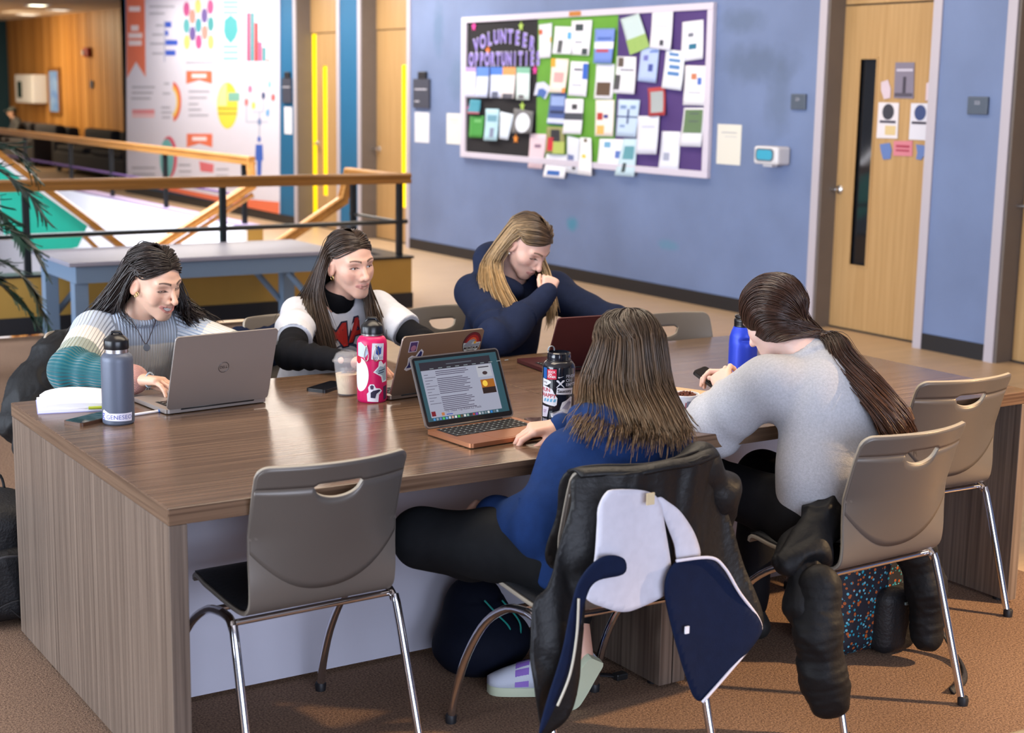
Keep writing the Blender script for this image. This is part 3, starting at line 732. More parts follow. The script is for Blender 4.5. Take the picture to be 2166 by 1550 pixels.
def eyes_mesh(mb, gaze=(0, 0), side=(-1, 1)):
    """two eyeballs: white, iris, pupil rings facing the gaze"""
    for s in side:
        c = Vector((s*.0315, .0568, .001)); r = .0130
        d = Vector((gaze[0], 1, gaze[1])).normalized(); q = Vector((0, 0, 1)).rotation_difference(d).to_matrix()
        n = 20; rings = [0, .1, .18, .2, .34, .40, .6, .9, 1.3, 1.8]
        V = []; F = []; M = []
        for a in rings:
            for k in range(n): V.append(c+q @ Vector((r*sin(a)*cos(2*pi*k/n), r*sin(a)*sin(2*pi*k/n), r*cos(a))))
        o = len(mb.v)
        for i in range(len(rings)-1):
            for k in range(n):
                mb.f.append((o+i*n+k, o+i*n+(k+1) % n, o+(i+1)*n+(k+1) % n, o+(i+1)*n+k)); mb.m.append(2 if rings[i+1] <= .18 else (1 if rings[i+1] <= .40 else 0))
        mb.v += [tuple(p) for p in V]
    return mb
def hand_mesh(wrist, fdir, ndir, left=True, curl=(.3, .35, .4, .45), spread=.06, thumb=(.5, .35), size=1.0, skin=(0.62, .38, .29), h=.0023, stub=.07, lift=0.0, curl2=None, fdirs=None):
    """wrist point, finger direction, back-of-hand normal -> vertices in world"""
    y = np.array(fdir, float); y /= np.linalg.norm(y); z = np.array(ndir, float); z -= y*(z @ y); z /= np.linalg.norm(z); x = np.cross(y, z)
    s = 1 if left else -1
    f = Field((-.085, -stub-.03, -.115), (.085, .20, .05), h)
    # palm
    for k, px in enumerate((-.027, -.009, .009, .026)):
        f.cone((px*.55, .008, -.002), (px, .078-.004*abs(k-1.3), .0), .0150, .0128, .014)
    f.cone((0, -stub, 0), (0, .01, -.002), .026, .0235, .014, flat=((0, 0, 1), .78))
    f.ell((-s*-.0 + s*.022, .026, -.010), (.015, .025, .013), .012)
    L = [(.042, .025, .021), (.046, .029, .022), (.043, .027, .021), (.034, .020, .018)]
    order = [1, 0, -1, -2]
    for i in range(4):
        px = s*(.0275-.0182*i); base = np.array((px, .078-.003*abs(i-1)-(.006 if i == 3 else 0), .0)); a = 0.0
        sp = s*spread*(1.3-i*.9); c1 = curl[i]; c2 = (curl2[i] if curl2 else curl[i]*1.1); r = (.0092, .0094, .0090, .0079)[i]; p = base; ang = c1-lift
        for j in range(3):
            d = np.array((sin(sp)*cos(ang), cos(sp)*cos(ang), -sin(ang))); q = p+d*L[i][j]
            f.cone(p, q, r*(1-.08*j), r*(1-.08*(j+1))*(.92 if j == 2 else 1), .0035 if j == 0 else .002); p = q; ang += c2*(1 if j == 0 else .7)
    t0 = np.array((s*.020, .014, -.010)); ta, tb = thumb
    d = np.array((s*sin(ta+.25), cos(ta+.25), -.35*tb-.25)); d /= np.linalg.norm(d); p1 = t0+d*.042
    d2 = np.array((s*sin(ta-.05), cos(ta-.05), -.5*tb-.1)); d2 /= np.linalg.norm(d2); p2 = p1+d2*.032
    d3 = np.array((s*sin(ta-.35), cos(ta-.35), -.55*tb)); d3 /= np.linalg.norm(d3); p3 = p2+d3*.026
    f.cone(t0, p1, .0135, .0110, .010); f.cone(p1, p2, .0108, .0096, .003); f.cone(p2, p3, .0096, .0078, .002)
    V, Q = f.mesh(); V = relax(V, Q, 1, .3)
    C = np.tile(np.array(skin, float), (len(V), 1))
    tip = np.clip((V[:, 1]-.10)/.06, 0, 1)[:, None]; C = C*(1-.22*tip)+np.array(skin)*np.array([1.0, .72, .68])*.22*tip
    W = np.array(wrist)+size*(V[:, :1]*x+V[:, 1:2]*y+V[:, 2:3]*z)
    return W, Q, C
def merge(parts):
    V = []; Q = []; C = []; o = 0
    for v, q, c in parts: V.append(v); Q.append(q+o); C.append(c); o += len(v)
    return np.concatenate(V), np.concatenate(Q), np.concatenate(C)
def cut(f, p, n, r, k=.003):
    p = np.array(p, float); n = np.array(n, float); n /= np.linalg.norm(n)
    return f.op(lambda X, Y, Z: np.maximum(-((X-p[0])*n[0]+(Y-p[1])*n[1]+(Z-p[2])*n[2]), np.sqrt((X-p[0])**2+(Y-p[1])**2+(Z-p[2])**2)-r), p-r, p+r, k, 'sub')
def surf_y(f, x, z):
    i = int(round((x-f.lo[0])/f.h)); k = int(round((z-f.lo[2])/f.h)); c = f.F[i, :, k]; j = np.nonzero(c < 0)[0][-1]
    t = c[j]/(c[j]-c[j+1]); return f.ax[1][j]+t*f.h
class Person:
    def __init__(s, label, loc, head_c, fwd, roll=0, skin=(0.62, .38, .29)):
        s.root = thing('person', label, 'person', loc); s.o = np.array(loc, float)
        s.hc = np.array(head_c, float); s.B = basis(fwd, roll=roll); s.skin = skin; s.parts = []
    def w(s, p): return s.hc+np.asarray(p) @ s.B.T
    def l(s, p): return (np.asarray(p)-s.hc) @ s.B
    def head(s, neck_w, eyes=True, gaze=(0, 0), iris=(.06, .03, .015), teeth=False, **k):
        V, Q, C = head_mesh(s.l(np.array(neck_w, float)), skin=s.skin, **k); s.parts.append((s.w(V), Q, C)); s.hk = k
        if eyes:
            for sd in (-1, 1):
              mb = eyes_mesh(MB(), gaze, (sd,)); mb.v = [tuple(s.w(p)-s.o) for p in mb.v]
              mb.build('eye', [mat('eye_white', (.78, .76, .74), rough=.15), mat('iris_%.3f' % iris[0], iris, rough=.1), mat('pupil', (.005, .005, .005), rough=.05)], s.root, smooth=True)
        if teeth:
            mb = MB(); n = 10; ya, yb, xb, zm, mo = TEETH
            for i in range(n):
                u = (i-(n-1)/2); x0 = u*.0046; y0 = ya-(ya-yb)*(x0/xb)**2; hw = .0024 if abs(u) > 1 else .0030
                a = math.atan2(-2*(ya-yb)*x0/xb**2, 1)
                t = MB().box(-hw, hw, -.0015, .0015, zm-mo*.45, zm+mo*1.05, .0006)
                t.xf(Matrix.Translation((x0, y0, 0)) @ Matrix.Rotation(a, 4, 'Z')); mb.add(t.v, t.f)
            mb.v = [tuple(s.w(p)-s.o) for p in mb.v]
            mb.build('teeth', mat('teeth', (.86, .84, .80), rough=.2), s.root, smooth=40)
    def hand(s, *a, **k): s.parts.append(hand_mesh(*a, skin=s.skin, **k))
    def core(s, chains, h=.014):
        pts = np.array([p for c in chains for p in c[0]]); f = Field(pts.min(0)-.16, pts.max(0)+.16, h)
        for p, r in chains: f.chain(p, r, .03)
        V, Q = f.mesh(); s.parts.append((V, Q, np.tile(np.array(s.skin, float), (len(V), 1))))
    def finish(s):
        V, Q, C = merge(s.parts); return qmesh('body', V-s.o, Q, SKIN_M, s.root, C)
    def cloth(s, name, V, Q, m, **k): return qmesh(name, V-s.o, Q, m, s.root, **k)

def fold_sleeve(V, Q, pts, amp=.006, freq=70, seed=3, centers=((.28, .09),), noise=.003, nf=26):
    """scrunch folds around a limb near given arc positions, plus soft cloth noise"""
    N = vnormals(V, Q); arc, d, L = seg_param(V, pts)
    a = sum(np.exp(-((arc-c)/w_)**2) for c, w_ in centers)
    ph = waves(V, 9, seed, 5)*1.6+waves(V, 22, seed+1, 5)*.7
    disp = amp*a*np.sin(arc*freq+ph)
    return disp, N, arc, d
def clothify(V, Q, disp): return V+vnormals(V, Q)*disp[:, None]

# ---- hair: sheets of strands between guide curves
def strands(name, person, guides, n, r=.0028, m=None, seed=1, jit=.004, seg=22, base=True, col=(.1, .06, .04), colvar=.35, tip=None, wavy=0.0, wf=30., inset=.006, taper=.35, lmin=.86):
    """guides: list of world polylines (equal count of control points) swept from one to the next"""
    rs = np.random.RandomState(seed); G = np.array([spline(g, seg) for g in guides]); ng = len(G)
    V = []; Q = []; C = []; o = 0
    def at(u):
        t = u*(ng-1); i = min(int(t), ng-2); k = t-i
        p0, p1, p2, p3 = G[max(i-1, 0)], G[i], G[i+1], G[min(i+2, ng-1)]
        return 0.5*(2*p1+(p2-p0)*k+(2*p0-5*p1+4*p2-p3)*k*k+(3*p1-p0-3*p2+p3)*k**3)
    if base:
        us = np.linspace(0, 1, ng*5); sb_ = max(4, int(seg*(lmin-.06 if lmin < .8 else 1))); g = np.array([at(u)[:sb_] for u in us])
        cen = person.hc
        d = g-cen; d /= np.linalg.norm(d, axis=2, keepdims=True); g = g-d*inset
        nu = len(us); V.append(g.reshape(-1, 3)); q = [(i*sb_+j, i*sb_+j+1, (i+1)*sb_+j+1, (i+1)*sb_+j) for i in range(nu-1) for j in range(sb_-1)]
        Q.append(np.array(q)); C.append(np.tile(np.array(col)*.6, (nu*sb_, 1))); o += nu*sb_
    ns = 3; ca = np.cos(2*pi*np.arange(ns)/ns); sa = np.sin(2*pi*np.arange(ns)/ns)
    t = np.linspace(0, 1, seg); env = np.clip(t*5, 0.25, 1)
    q0 = np.array([(i*ns+k, i*ns+(k+1) % ns, (i+1)*ns+(k+1) % ns, (i+1)*ns+k) for i in range(seg-1) for k in range(ns)])
    for a in range(n):
        u = (a+rs.uniform(0, 1))/n
        p = at(min(1, max(0, u))).copy()
        j = rs.normal(size=3)*jit; j2 = rs.normal(size=3)*jit*1.6
        p = p+env[:, None]*(j*(1-t)[:, None]+j2*t[:, None]*(.5+t[:, None]))
        if wavy:
            ph = rs.uniform(0, 6.28); wd = rs.normal(size=3); wd /= np.linalg.norm(wd)
            p = p+(wavy*np.clip(t*1.8-.35, 0, 1)*np.sin(t*wf+ph+u*9))[:, None]*wd
        L = rs.uniform(lmin, 1.0); pp_ = np.stack([np.interp(t*L, t, p[:, c]) for c in range(3)], 1)
        T = np.gradient(pp_, axis=0); T /= np.linalg.norm(T, axis=1, keepdims=True)+1e-9
        ref = pp_-person.hc; nn = ref-T*(ref*T).sum(1, keepdims=True); nn /= np.linalg.norm(nn, axis=1, keepdims=True)+1e-9; b = np.cross(T, nn)
        rr = r*rs.uniform(.7, 1.35)*np.minimum(1, np.minimum(t*6+.35, (1-t)*4+taper))
        ring = pp_[:, None, :]+rr[:, None, None]*(ca[None, :, None]*nn[:, None, :]*.55+sa[None, :, None]*b[:, None, :]*1.25)
        V.append(ring.reshape(-1, 3)); Q.append(q0+o); o += seg*ns
        k = 1+colvar*rs.uniform(-1, 1); cc = np.array(col)*k
        if tip is not None:
            e = np.clip((t-tip[1])/max(1e-3, tip[2]-tip[1]), 0, 1)[:, None]; cs = cc*(1-e)+np.array(tip[0])*k*e
        else: cs = np.tile(cc, (seg, 1))
        C.append(np.repeat(cs, ns, axis=0))
    return np.concatenate(V), np.concatenate(Q), np.concatenate(C)
def hair_obj(person, sheets, m):
    V, Q, C = merge(sheets); return qmesh('hair', V-person.o, Q, m, person.root, C)
HE_C = np.array((0, -.014, .030)); HE_R = np.array((.081, .101, .092))
def scalp(person, d, k=1.0):
    d = np.array(d, float); d /= np.linalg.norm(d); return person.w(HE_C+HE_R*k*d)
def sdir(az, el):
    """azimuth 0 = face, 90 = person's right (+x), 180 = back"""
    a, e = radians(az), radians(el); return np.array((sin(a)*cos(e), cos(a)*cos(e), sin(e)))
def over(person, d0, d1, n=5, k=1.0):
    d0 = np.array(d0)/np.linalg.norm(d0); d1 = np.array(d1)/np.linalg.norm(d1); om = math.acos(np.clip(d0 @ d1, -1, 1)); out = []
    for t in np.linspace(0, 1, n):
        d = d0 if om < 1e-4 else (sin((1-t)*om)*d0+sin(t*om)*d1)/sin(om); out.append(scalp(person, d, k))
    return out
def og(person, *ds, n=4, k=1.0):
    out = []
    for a, b in zip(ds[:-1], ds[1:]):
        seg = over(person, sdir(*a), sdir(*b), n, k); out += seg if not out else seg[1:]
    return out
def hair_mat(name, rough=.38): return mat(name, (.1, .06, .04), rough=rough, attr=True, var=.12, vscale=60, spec=.5, coat=.15)
def knit_mat():
    m = mat('rib_knit', (.7, .7, .7), rough=.85, attr=True, spec=.2, sheen=.3)
    nt = m.node_tree; N, L = nt.nodes, nt.links; b = N['Principled BSDF']
    a = N.new('ShaderNodeAttribute'); a.attribute_name = 'rib'
    s = N.new('ShaderNodeMath'); s.operation = 'MULTIPLY'; s.inputs[1].default_value = 2*pi/.0095; L.new(a.outputs['Fac'], s.inputs[0])
    q = N.new('ShaderNodeMath'); q.operation = 'SINE'; L.new(s.outputs[0], q.inputs[0])
    bp = N.new('ShaderNodeBump'); bp.inputs['Strength'].default_value = .75; bp.inputs['Distance'].default_value = .004
    L.new(q.outputs[0], bp.inputs['Height']); L.new(bp.outputs['Normal'], b.inputs['Normal']); return m
def fabric(name, c, rough=.85, bump=.15, bs=500, var=.08, vs=40, **k): return mat(name, c, rough=rough, bump=bump, bscale=bs, var=var, vscale=vs, spec=.2, **k)
def ring(c, n, r, m=14, sx=1.0, ph=0.0):
    c = np.array(c, float); n = np.array(n, float); n /= np.linalg.norm(n); a = np.cross(n, (0, 1, 0.1)); a /= np.linalg.norm(a); b = np.cross(n, a)
    return [c+r*(cos(t)*a*sx+sin(t)*b) for t in np.linspace(0, 2*pi, m)+ph]
def bounds(pts, pad): p = np.array(pts, float); return p.min(0)-pad, p.max(0)+pad
def legs(P, hipR, hipL, knR, knL, anR, anL, m, toe=(0, -1, 0), shoe=None, r=(.088, .066, .05), h=.008):
    lo, hi = bounds([hipR, hipL, knR, knL, anR, anL], .13); f = Field(lo, hi, h)
    for a, b, c in ((hipR, knR, anR), (hipL, knL, anL)): f.chain([a, b, c], list(r), .03)
    f.cone(hipR, hipL, .105, .105, .05)
    V, Q = f.mesh(); V = clothify(V, Q, .004*waves(V, 30, 5, 6, .02)); P.cloth('trousers', V, Q, m)
    if shoe is not None:
        t = np.array(toe, float)
        for an in (anR, anL):
            a = np.array(an, float); f = Field(a-.22, a+.22, .007); bz = .028
            f.chain([np.array((a[0], a[1], bz+.01))-t*.04, np.array((a[0], a[1], bz))+t*.09, np.array((a[0], a[1], bz-.004))+t*.16], [.036, .036, .026], .02); f.cone(np.array((a[0], a[1], .04))-t*.02, a, .036, .04, .03)
            V, Q = f.mesh(); P.cloth('shoe', V, Q, shoe)
M_jeans = fabric('dark_denim', (.018, .022, .035)); M_shoe = mat('black_shoe', (.02, .02, .02), rough=.6)

# ------------------------------------------------------------------ student in the striped sweater
SK1 = (.74, .46, .335)
P = Person('smiling student with long dark wavy hair in a pale striped ribbed sweater', (.53, 1.96, 0), (.562, 1.658, 1.046), (.40, -.90, -.30), roll=-3, skin=SK1)
nb = (.53, 1.735, .925)
P.head(nb, eyes=True, gaze=(.0, -.6), eye_open=.22, smile=1.15, mouth_open=1.2, teeth=True, nose=.004, brow=(.018, .011, .009), lip=(.50, .17, .16))
shR, shL = (.385, 1.765, .868), (.685, 1.745, .858); elR, elL = (.235, 1.52, .795), (.86, 1.55, .79); wrR, wrL = (.355, 1.285, .795), (.67, 1.32, .795)
J = [(.53, 1.96, .50), (.53, 1.90, .62), (.53, 1.79, .80)]
f = Field(*bounds([shR, shL, elR, elL, wrR, wrL]+J+[(.5, 1.7, .95)], .14), .0062)
f.chain(J, [.165, .150, .150], .05, flat=((0, 1, .25), .72)); f.cone(shR, shL, .066, .066, .05); f.cone(J[2], nb, .12, .062, .05, flat=((0, 1, .2), .8))
f.chain([shR, elR, wrR], [.074, .066, .046], .035); f.chain([shL, elL, wrL], [.074, .062, .045], .035)
f.cone((.53, 1.74, .925), (.53, 1.70, 1.06), .0585, .075, .008, 'sub')
f.chain(ring((.53, 1.732, .922), (0, -.28, 1), .062, 18, 1.05), [.0095]*18, .008)
V, Q = f.mesh(); arms = [[shR, elR, wrR], [shL, elL, wrL]]
aR, dR, LR = seg_param(V, arms[0]); aL, dL, LL = seg_param(V, arms[1])
N = vnormals(V, Q); eR, eL = .345, .33
disp = .0045*np.exp(-((aR-eR)/.10)**2)*(dR < .085)*np.sin(aR*85+waves(V, 14, 3)*2)+.0035*waves(V, 16, 8, 6, .03)+.004*np.exp(-((aL-eL)/.1)**2)*(dL < .085)*np.sin(aL*85+waves(V, 14, 4)*2)
V = V+N*disp[:, None]
isR = (dR < .088) & (V[:, 0] < .44); isL = (dL < .085) & (V[:, 0] > .64); arm = np.where(isR, aR, np.where(isL, aL, -1))
pale, cream, sage, teal, pink = hexc('#c0ccde'), hexc('#f0ece6'), hexc('#a0aa9e'), hexc('#12606a'), hexc('#d9a096')
C = np.where((V[:, 2] > .832)[:, None], pale, cream)
for lo_, hi_, c in ((.0, .10, pale), (.10, .19, cream), (.19, .275, sage), (.275, .49, teal), (.49, 9, pink)):
    k = (arm >= lo_) & (arm < hi_) & (arm > .02); C[k] = c
rib = V[:, 0].copy()
for k, (s0, e0, w0) in ((isR, arms[0]), (isL, arms[1])):
    ax_ = np.where((seg_param(V, [s0, e0])[1] < seg_param(V, [e0, w0])[1])[:, None], np.array(e0)-np.array(s0), np.array(w0)-np.array(e0)); ax_ = ax_/np.linalg.norm(ax_, axis=1, keepdims=True)
    rel = V-np.array(e0); rel -= ax_*(rel*ax_).sum(1, keepdims=True); u = np.cross(ax_, (0, 0, 1)); u /= np.linalg.norm(u, axis=1, keepdims=True); v_ = np.cross(ax_, u)
    rib[k] = (np.arctan2((rel*v_).sum(1), (rel*u).sum(1))*.058)[k]
P.cloth('sweater', V, Q, knit_mat(), col=C, attrs={'rib': rib})
P.hand(np.array(wrR)+(.012, -.02, .003), (.62, -.72, -.02), (.1, .1, 1), left=False, curl=(.32, .34, .36, .4), thumb=(.35, .4), size=.95, stub=.035)
P.hand(np.array(wrL)+(-.01, -.02, .003), (-.55, -.78, -.02), (-.1, .1, 1), left=True, curl=(.3, .32, .36, .4), thumb=(.35, .4), size=.95, stub=.035)
P.core([([J[0], J[2], nb], [.11, .10, .05]), ([shR, elR, wrR], [.045, .036, .026]), ([shL, elL, wrL], [.045, .036, .026])]); P.finish()
legs(P, (.45, 1.94, .52), (.61, 1.94, .52), (.43, 1.55, .53), (.64, 1.55, .53), (.43, 1.52, .10), (.64, 1.52, .10), M_jeans, shoe=M_shoe)
HM = hair_mat('dark_hair'); hc = (.020, .012, .010)
G = [og(P, (2, 30), (38, 22), (68, 7), (95, 4), n=3, k=.955)+[(.448, 1.70, .99), (.44, 1.745, .94), (.40, 1.79, .90), (.375, 1.85, .84), (.372, 1.88, .77)],
     og(P, (2, 48), (65, 46), (112, 6))+[(.430, 1.73, .99), (.40, 1.79, .93), (.36, 1.83, .88), (.34, 1.86, .83), (.345, 1.89, .75)],
     og(P, (0, 68), (95, 55), (132, 2))+[(.435, 1.775, .99), (.405, 1.82, .93), (.38, 1.86, .87), (.37, 1.89, .80), (.38, 1.92, .73)],
     over(P, sdir(120, 80), sdir(160, 0), 6)+[(.47, 1.80, .98), (.46, 1.84, .92), (.45, 1.88, .85), (.45, 1.91, .78), (.45, 1.93, .72)],
     over(P, sdir(180, 78), sdir(185, 0), 6)+[(.53, 1.81, .98), (.53, 1.84, .92), (.54, 1.88, .86), (.55, 1.91, .80), (.56, 1.93, .74)],
     over(P, sdir(240, 80), sdir(215, 0), 6)+[(.60, 1.79, .98), (.62, 1.82, .93), (.66, 1.86, .88), (.69, 1.89, .83), (.70, 1.91, .78)],
     og(P, (0, 70), (265, 55), (236, 4))+[(.645, 1.75, .98), (.67, 1.77, .94), (.71, 1.80, .91), (.76, 1.80, .88), (.80, 1.78, .83)],
     og(P, (4, 52), (295, 48), (254, 6))+[(.66, 1.70, .985), (.68, 1.70, .945), (.72, 1.70, .925), (.765, 1.70, .89), (.80, 1.70, .845)],
     og(P, (6, 30), (322, 22), (292, 7), (270, 0), n=3, k=.955)+[(.655, 1.655, .985), (.66, 1.655, .94), (.665, 1.665, .91), (.68, 1.665, .885), (.70, 1.66, .85)]]
S = [strands('h', P, G, 1150, r=.0021, jit=.0065, seed=3, col=hc, colvar=.5, wavy=.017, wf=15, seg=24)]
G2 = [og(P, (20, 32), (50, 34), (92, 8))+[(.455, 1.672, .98), (.462, 1.665, .935), (.485, 1.655, .905), (.49, 1.64, .88)], og(P, (20, 36), (55, 36), (97, 6))+[(.447, 1.68, .98), (.45, 1.68, .94), (.47, 1.668, .91), (.47, 1.65, .86)]]
S.append(strands('h', P, G2, 30, r=.0016, jit=.004, seed=5, col=hc, base=False, wavy=.006, wf=14))
hair_obj(P, S, HM)
# jewellery
gold = mat('gold', (.75, .52, .22), rough=.25, metal=1)
mb = MB()
for z_ in (-.036, -.030): mb.tube([P.w((.0765, -.002+(z_+.036)*1.2, z_))+np.array(P.B @ np.array((0, .007*cos(t), .007*sin(t)))) for t in np.linspace(0, 2*pi, 12, endpoint=False)], .0012, 6, closed=True)
mb.xf(Matrix.Translation(-P.root.location)); mb.build('earrings', gold, P.root, smooth=True)
mb = MB(); nr = [np.array((.53, 1.715, .915))+np.array((.060*sin(t), -.058*cos(t)+.0, -.022*(.5+.5*cos(t)))) for t in np.linspace(-2.2, 2.2, 30)]
for p in nr: mb.lathe([(0, -.0025), (.0022, -.0012), (.0022, .0012), (0, .0025)], 6, p)
mb.xf(Matrix.Translation(-P.root.location)); mb.build('bead_necklace', mat('beads', hexc('#7c86a0'), rough=.3), P.root)
mb = MB(); mb.tube(spline([(.478, 1.665, .925), (.495, 1.640, .885), (.512, 1.622, .845), (.535, 1.633, .875), (.565, 1.66, .92)], 24), .0014, 6)
mb.lathe([(0, -.003), (.011, -.003), (.012, 0), (.011, .003), (0, .003)], 18, (0, 0, 0)) if False else None
mb.xf(Matrix.Translation(-P.root.location)); mb.build('cord_necklace', mat('dark_cord', (.03, .015, .02)), P.root)
mb = MB().lathe([(0, -.0025), (.011, -.0025), (.012, 0), (.011, .0025), (0, .0025)], 18); mb.xf(Matrix.Translation(Vector((.513, 1.614, .833))-P.root.location) @ Matrix.Rotation(radians(80), 4, 'X')); mb.build('pendant', mat('pewter', (.25, .30, .36), rough=.35, metal=.9), P.root, smooth=40)
mb = MB(); wq = np.array(wrR)+(.035, -.048, .003)
for t in np.linspace(0, 2*pi, 22, endpoint=False):
    a_ = np.array((.76, .65, 0)); c_ = wq+.0255*cos(t)*a_+.022*sin(t)*np.array((0, 0, 1)); mb.lathe([(0, -.003), (.003, -.0015), (.003, .0015), (0, .003)], 6, c_)
mb.xf(Matrix.Translation(-P.root.location)); mb.build('bead_bracelet', mat('bracelet_beads', hexc('#9fb2bd'), rough=.25), P.root)
P1 = P

# ------------------------------------------------------------------ student in the white t-shirt
SK2 = (.72, .43, .325)
P = Person('student with long straight brown hair in a white t-shirt over black sleeves', (1.29, 1.96, 0), (1.292, 1.655, 1.074), (.12, -.98, -.12), roll=-5, skin=SK2)
nb = (1.27, 1.73, .945)
P.head(nb, gaze=(-.38, -.05), eye_open=.62, smile=.45, brow=(.045, .026, .016), lip=(.50, .20, .18), iris=(.05, .035, .02))
shR, shL = (1.135, 1.765, .88), (1.435, 1.745, .882); elR, elL = (.985, 1.50, .79), (1.51, 1.50, .79); wrR, wrL = (1.10, 1.29, .79), (1.36, 1.28, .79)
J = [(1.29, 1.96, .50), (1.285, 1.90, .62), (1.28, 1.79, .81)]
f = Field(*bounds([shR, shL, elR, elL]+J+[(1.3, 1.7, .97)], .13), .006)
f.chain(J, [.165, .150, .148], .05, flat=((0, 1, .25), .72)); f.cone(shR, shL, .064, .064, .05); f.cone(J[2], nb, .12, .06, .05, flat=((0, 1, .2), .8))
mR = np.array(shR)+.66*(np.array(elR)-shR); mL = np.array(shL)+.66*(np.array(elL)-shL)
f.chain([shR, np.array(mR)+(np.array(elR)-shR)*.2], [.066, .071], .035); f.chain([shL, np.array(mL)+(np.array(elL)-shL)*.2], [.066, .070], .035)
cut(f, mR, np.array(elR)-shR, .17); cut(f, mL, np.array(elL)-shL, .17)
f.cone((1.27, 1.725, .94), (1.265, 1.69, 1.08), .066, .08, .006, 'sub')
V, Q = f.mesh(); V = clothify(V, Q, .010*ridged(V*np.array((1, 1, .6)), 15, 9, .06)-.004+.0035*waves(V, 34, 4, 6, .02)); tshirtV = V
tso = P.cloth('t_shirt', V, Q, fabric('white_jersey', hexc('#d6d7de'), var=.05, bump=.1))
from mathutils.bvhtree import BVHTree
tb = BVHTree.FromPolygons([tuple(p) for p in V-P.o], [tuple(int(i) for i in q) for q in Q])
def on_shirt(name, v2, f2, m, e):
    out = []
    for (px, pz) in v2:
        h_ = tb.ray_cast(Vector((px, -1.2, pz)), Vector((0, 1, 0))); out.append((px, (h_[0].y if h_[0] is not None else -.3)-e, pz))
    MB().add(out, f2).build(name, m, P.root)
for ch, cx, cz, rt, sz in (('V', -.105, .792, .10, .105), ('M', -.045, .805, .12, .12), ('A', .040, .825, .16, .12)):
    for bd, m_, e in ((.009, mat('print_outline', (.02, .02, .05), rough=.7), .003), (.003, mat('print_red', hexc('#b3261e'), rough=.7), .0045)):
        v, f_ = text_mb(ch, sz, bd); on_shirt('shirt_letter', [(cx+(p[0]*cos(rt)-p[1]*sin(rt)), cz+(p[0]*sin(rt)+p[1]*cos(rt))) for p in v], f_, m_, e)
on_shirt('shirt_print', [(.0+.06*cos(t), .745+.035*sin(t)) for t in np.linspace(0, 2*pi, 20)[:-1]], [tuple(range(19))], mat('print_slate', hexc('#4a5a78'), rough=.7), .003)
f = Field(*bounds([shR, shL, elR, elL, wrR, wrL, nb, (1.27, 1.7, 1.0)], .09), .006)
f.chain([shR, elR, wrR], [.052, .052, .034], .02); f.chain([shL, elL, wrL], [.052, .050, .034], .02); f.chain([(1.28, 1.78, .84), nb, np.array(nb)+(0, -.03, .07)], [.07, .062, .058], .02)
cut(f, np.array(nb)+(-.003, -.016, .036), (-.05, -.35, .9), .12)
V, Q = f.mesh(); aR, dR, _ = seg_param(V, [shR, elR, wrR]); aL, dL, _ = seg_param(V, [shL, elL, wrL])
V = clothify(V, Q, .0035*np.exp(-((np.where(dR < dL, aR, aL)-.36)/.12)**2)*np.sin(np.where(dR < dL, aR, aL)*110+waves(V, 18, 2)*2)); P.cloth('black_turtleneck', V, Q, fabric('black_jersey', (.006, .006, .008), bump=.2))
P.hand(np.array(wrR)+(.01, -.012, .0), (.80, -.45, -.10), (.05, .1, 1), left=False, curl=(.30, .32, .36, .4), thumb=(.3, .4), size=.95, stub=.03)
P.hand(np.array(wrL)+(-.005, -.01, .0), (-.50, -.80, -.05), (-.1, .1, 1), left=True, curl=(.4, .42, .46, .5), thumb=(.4, .5), size=.95, stub=.03)
P.core([([J[0], J[2], nb], [.11, .10, .05]), ([shR, elR, wrR], [.040, .034, .025]), ([shL, elL, wrL], [.040, .034, .025])]); P.finish()
legs(P, (1.21, 1.94, .52), (1.37, 1.94, .52), (1.19, 1.55, .53), (1.39, 1.55, .53), (1.19, 1.52, .10), (1.39, 1.52, .10), M_jeans, shoe=M_shoe)
HM2 = hair_mat('brown_hair', .36); hc = (.038, .021, .013)
G = [og(P, (2, 30), (40, 24), (70, 9), (97, 2), n=3, k=.955)+[(1.183, 1.675, 1.00), (1.18, 1.655, .94), (1.185, 1.625, .88), (1.19, 1.59, .82), (1.195, 1.565, .755)],
     og(P, (2, 48), (65, 46), (108, 4))+[(1.175, 1.69, 1.00), (1.165, 1.675, .93), (1.165, 1.64, .87), (1.165, 1.61, .81), (1.17, 1.58, .74)],
     og(P, (0, 68), (95, 55), (125, 2))+[(1.175, 1.73, 1.00), (1.15, 1.735, .95), (1.135, 1.715, .92), (1.115, 1.70, .89), (1.135, 1.66, .80)],
     over(P, sdir(120, 80), sdir(155, 0), 6)+[(1.20, 1.78, 1.00), (1.18, 1.81, .94), (1.15, 1.84, .90), (1.11, 1.85, .86), (1.10, 1.87, .80)],
     over(P, sdir(180, 78), sdir(185, 0), 6)+[(1.26, 1.80, 1.00), (1.27, 1.84, .94), (1.28, 1.87, .88), (1.29, 1.89, .82), (1.29, 1.91, .74)],
     over(P, sdir(240, 78), sdir(215, 0), 6)+[(1.33, 1.78, 1.0), (1.36, 1.80, .95), (1.38, 1.82, .92), (1.40, 1.84, .86), (1.40, 1.87, .78)],
     og(P, (0, 66), (265, 55), (242, 2))+[(1.362, 1.71, 1.0), (1.375, 1.69, .95), (1.385, 1.66, .90), (1.39, 1.63, .85), (1.385, 1.615, .79)],
     og(P, (2, 48), (295, 46), (258, 4))+[(1.358, 1.675, 1.0), (1.365, 1.655, .95), (1.37, 1.635, .90), (1.365, 1.615, .85), (1.36, 1.605, .80)],
     og(P, (2, 30), (320, 23), (290, 8), (272, 0), n=3, k=.955)+[(1.345, 1.645, 1.0), (1.348, 1.635, .95), (1.345, 1.62, .90), (1.345, 1.605, .86), (1.345, 1.60, .81)]]
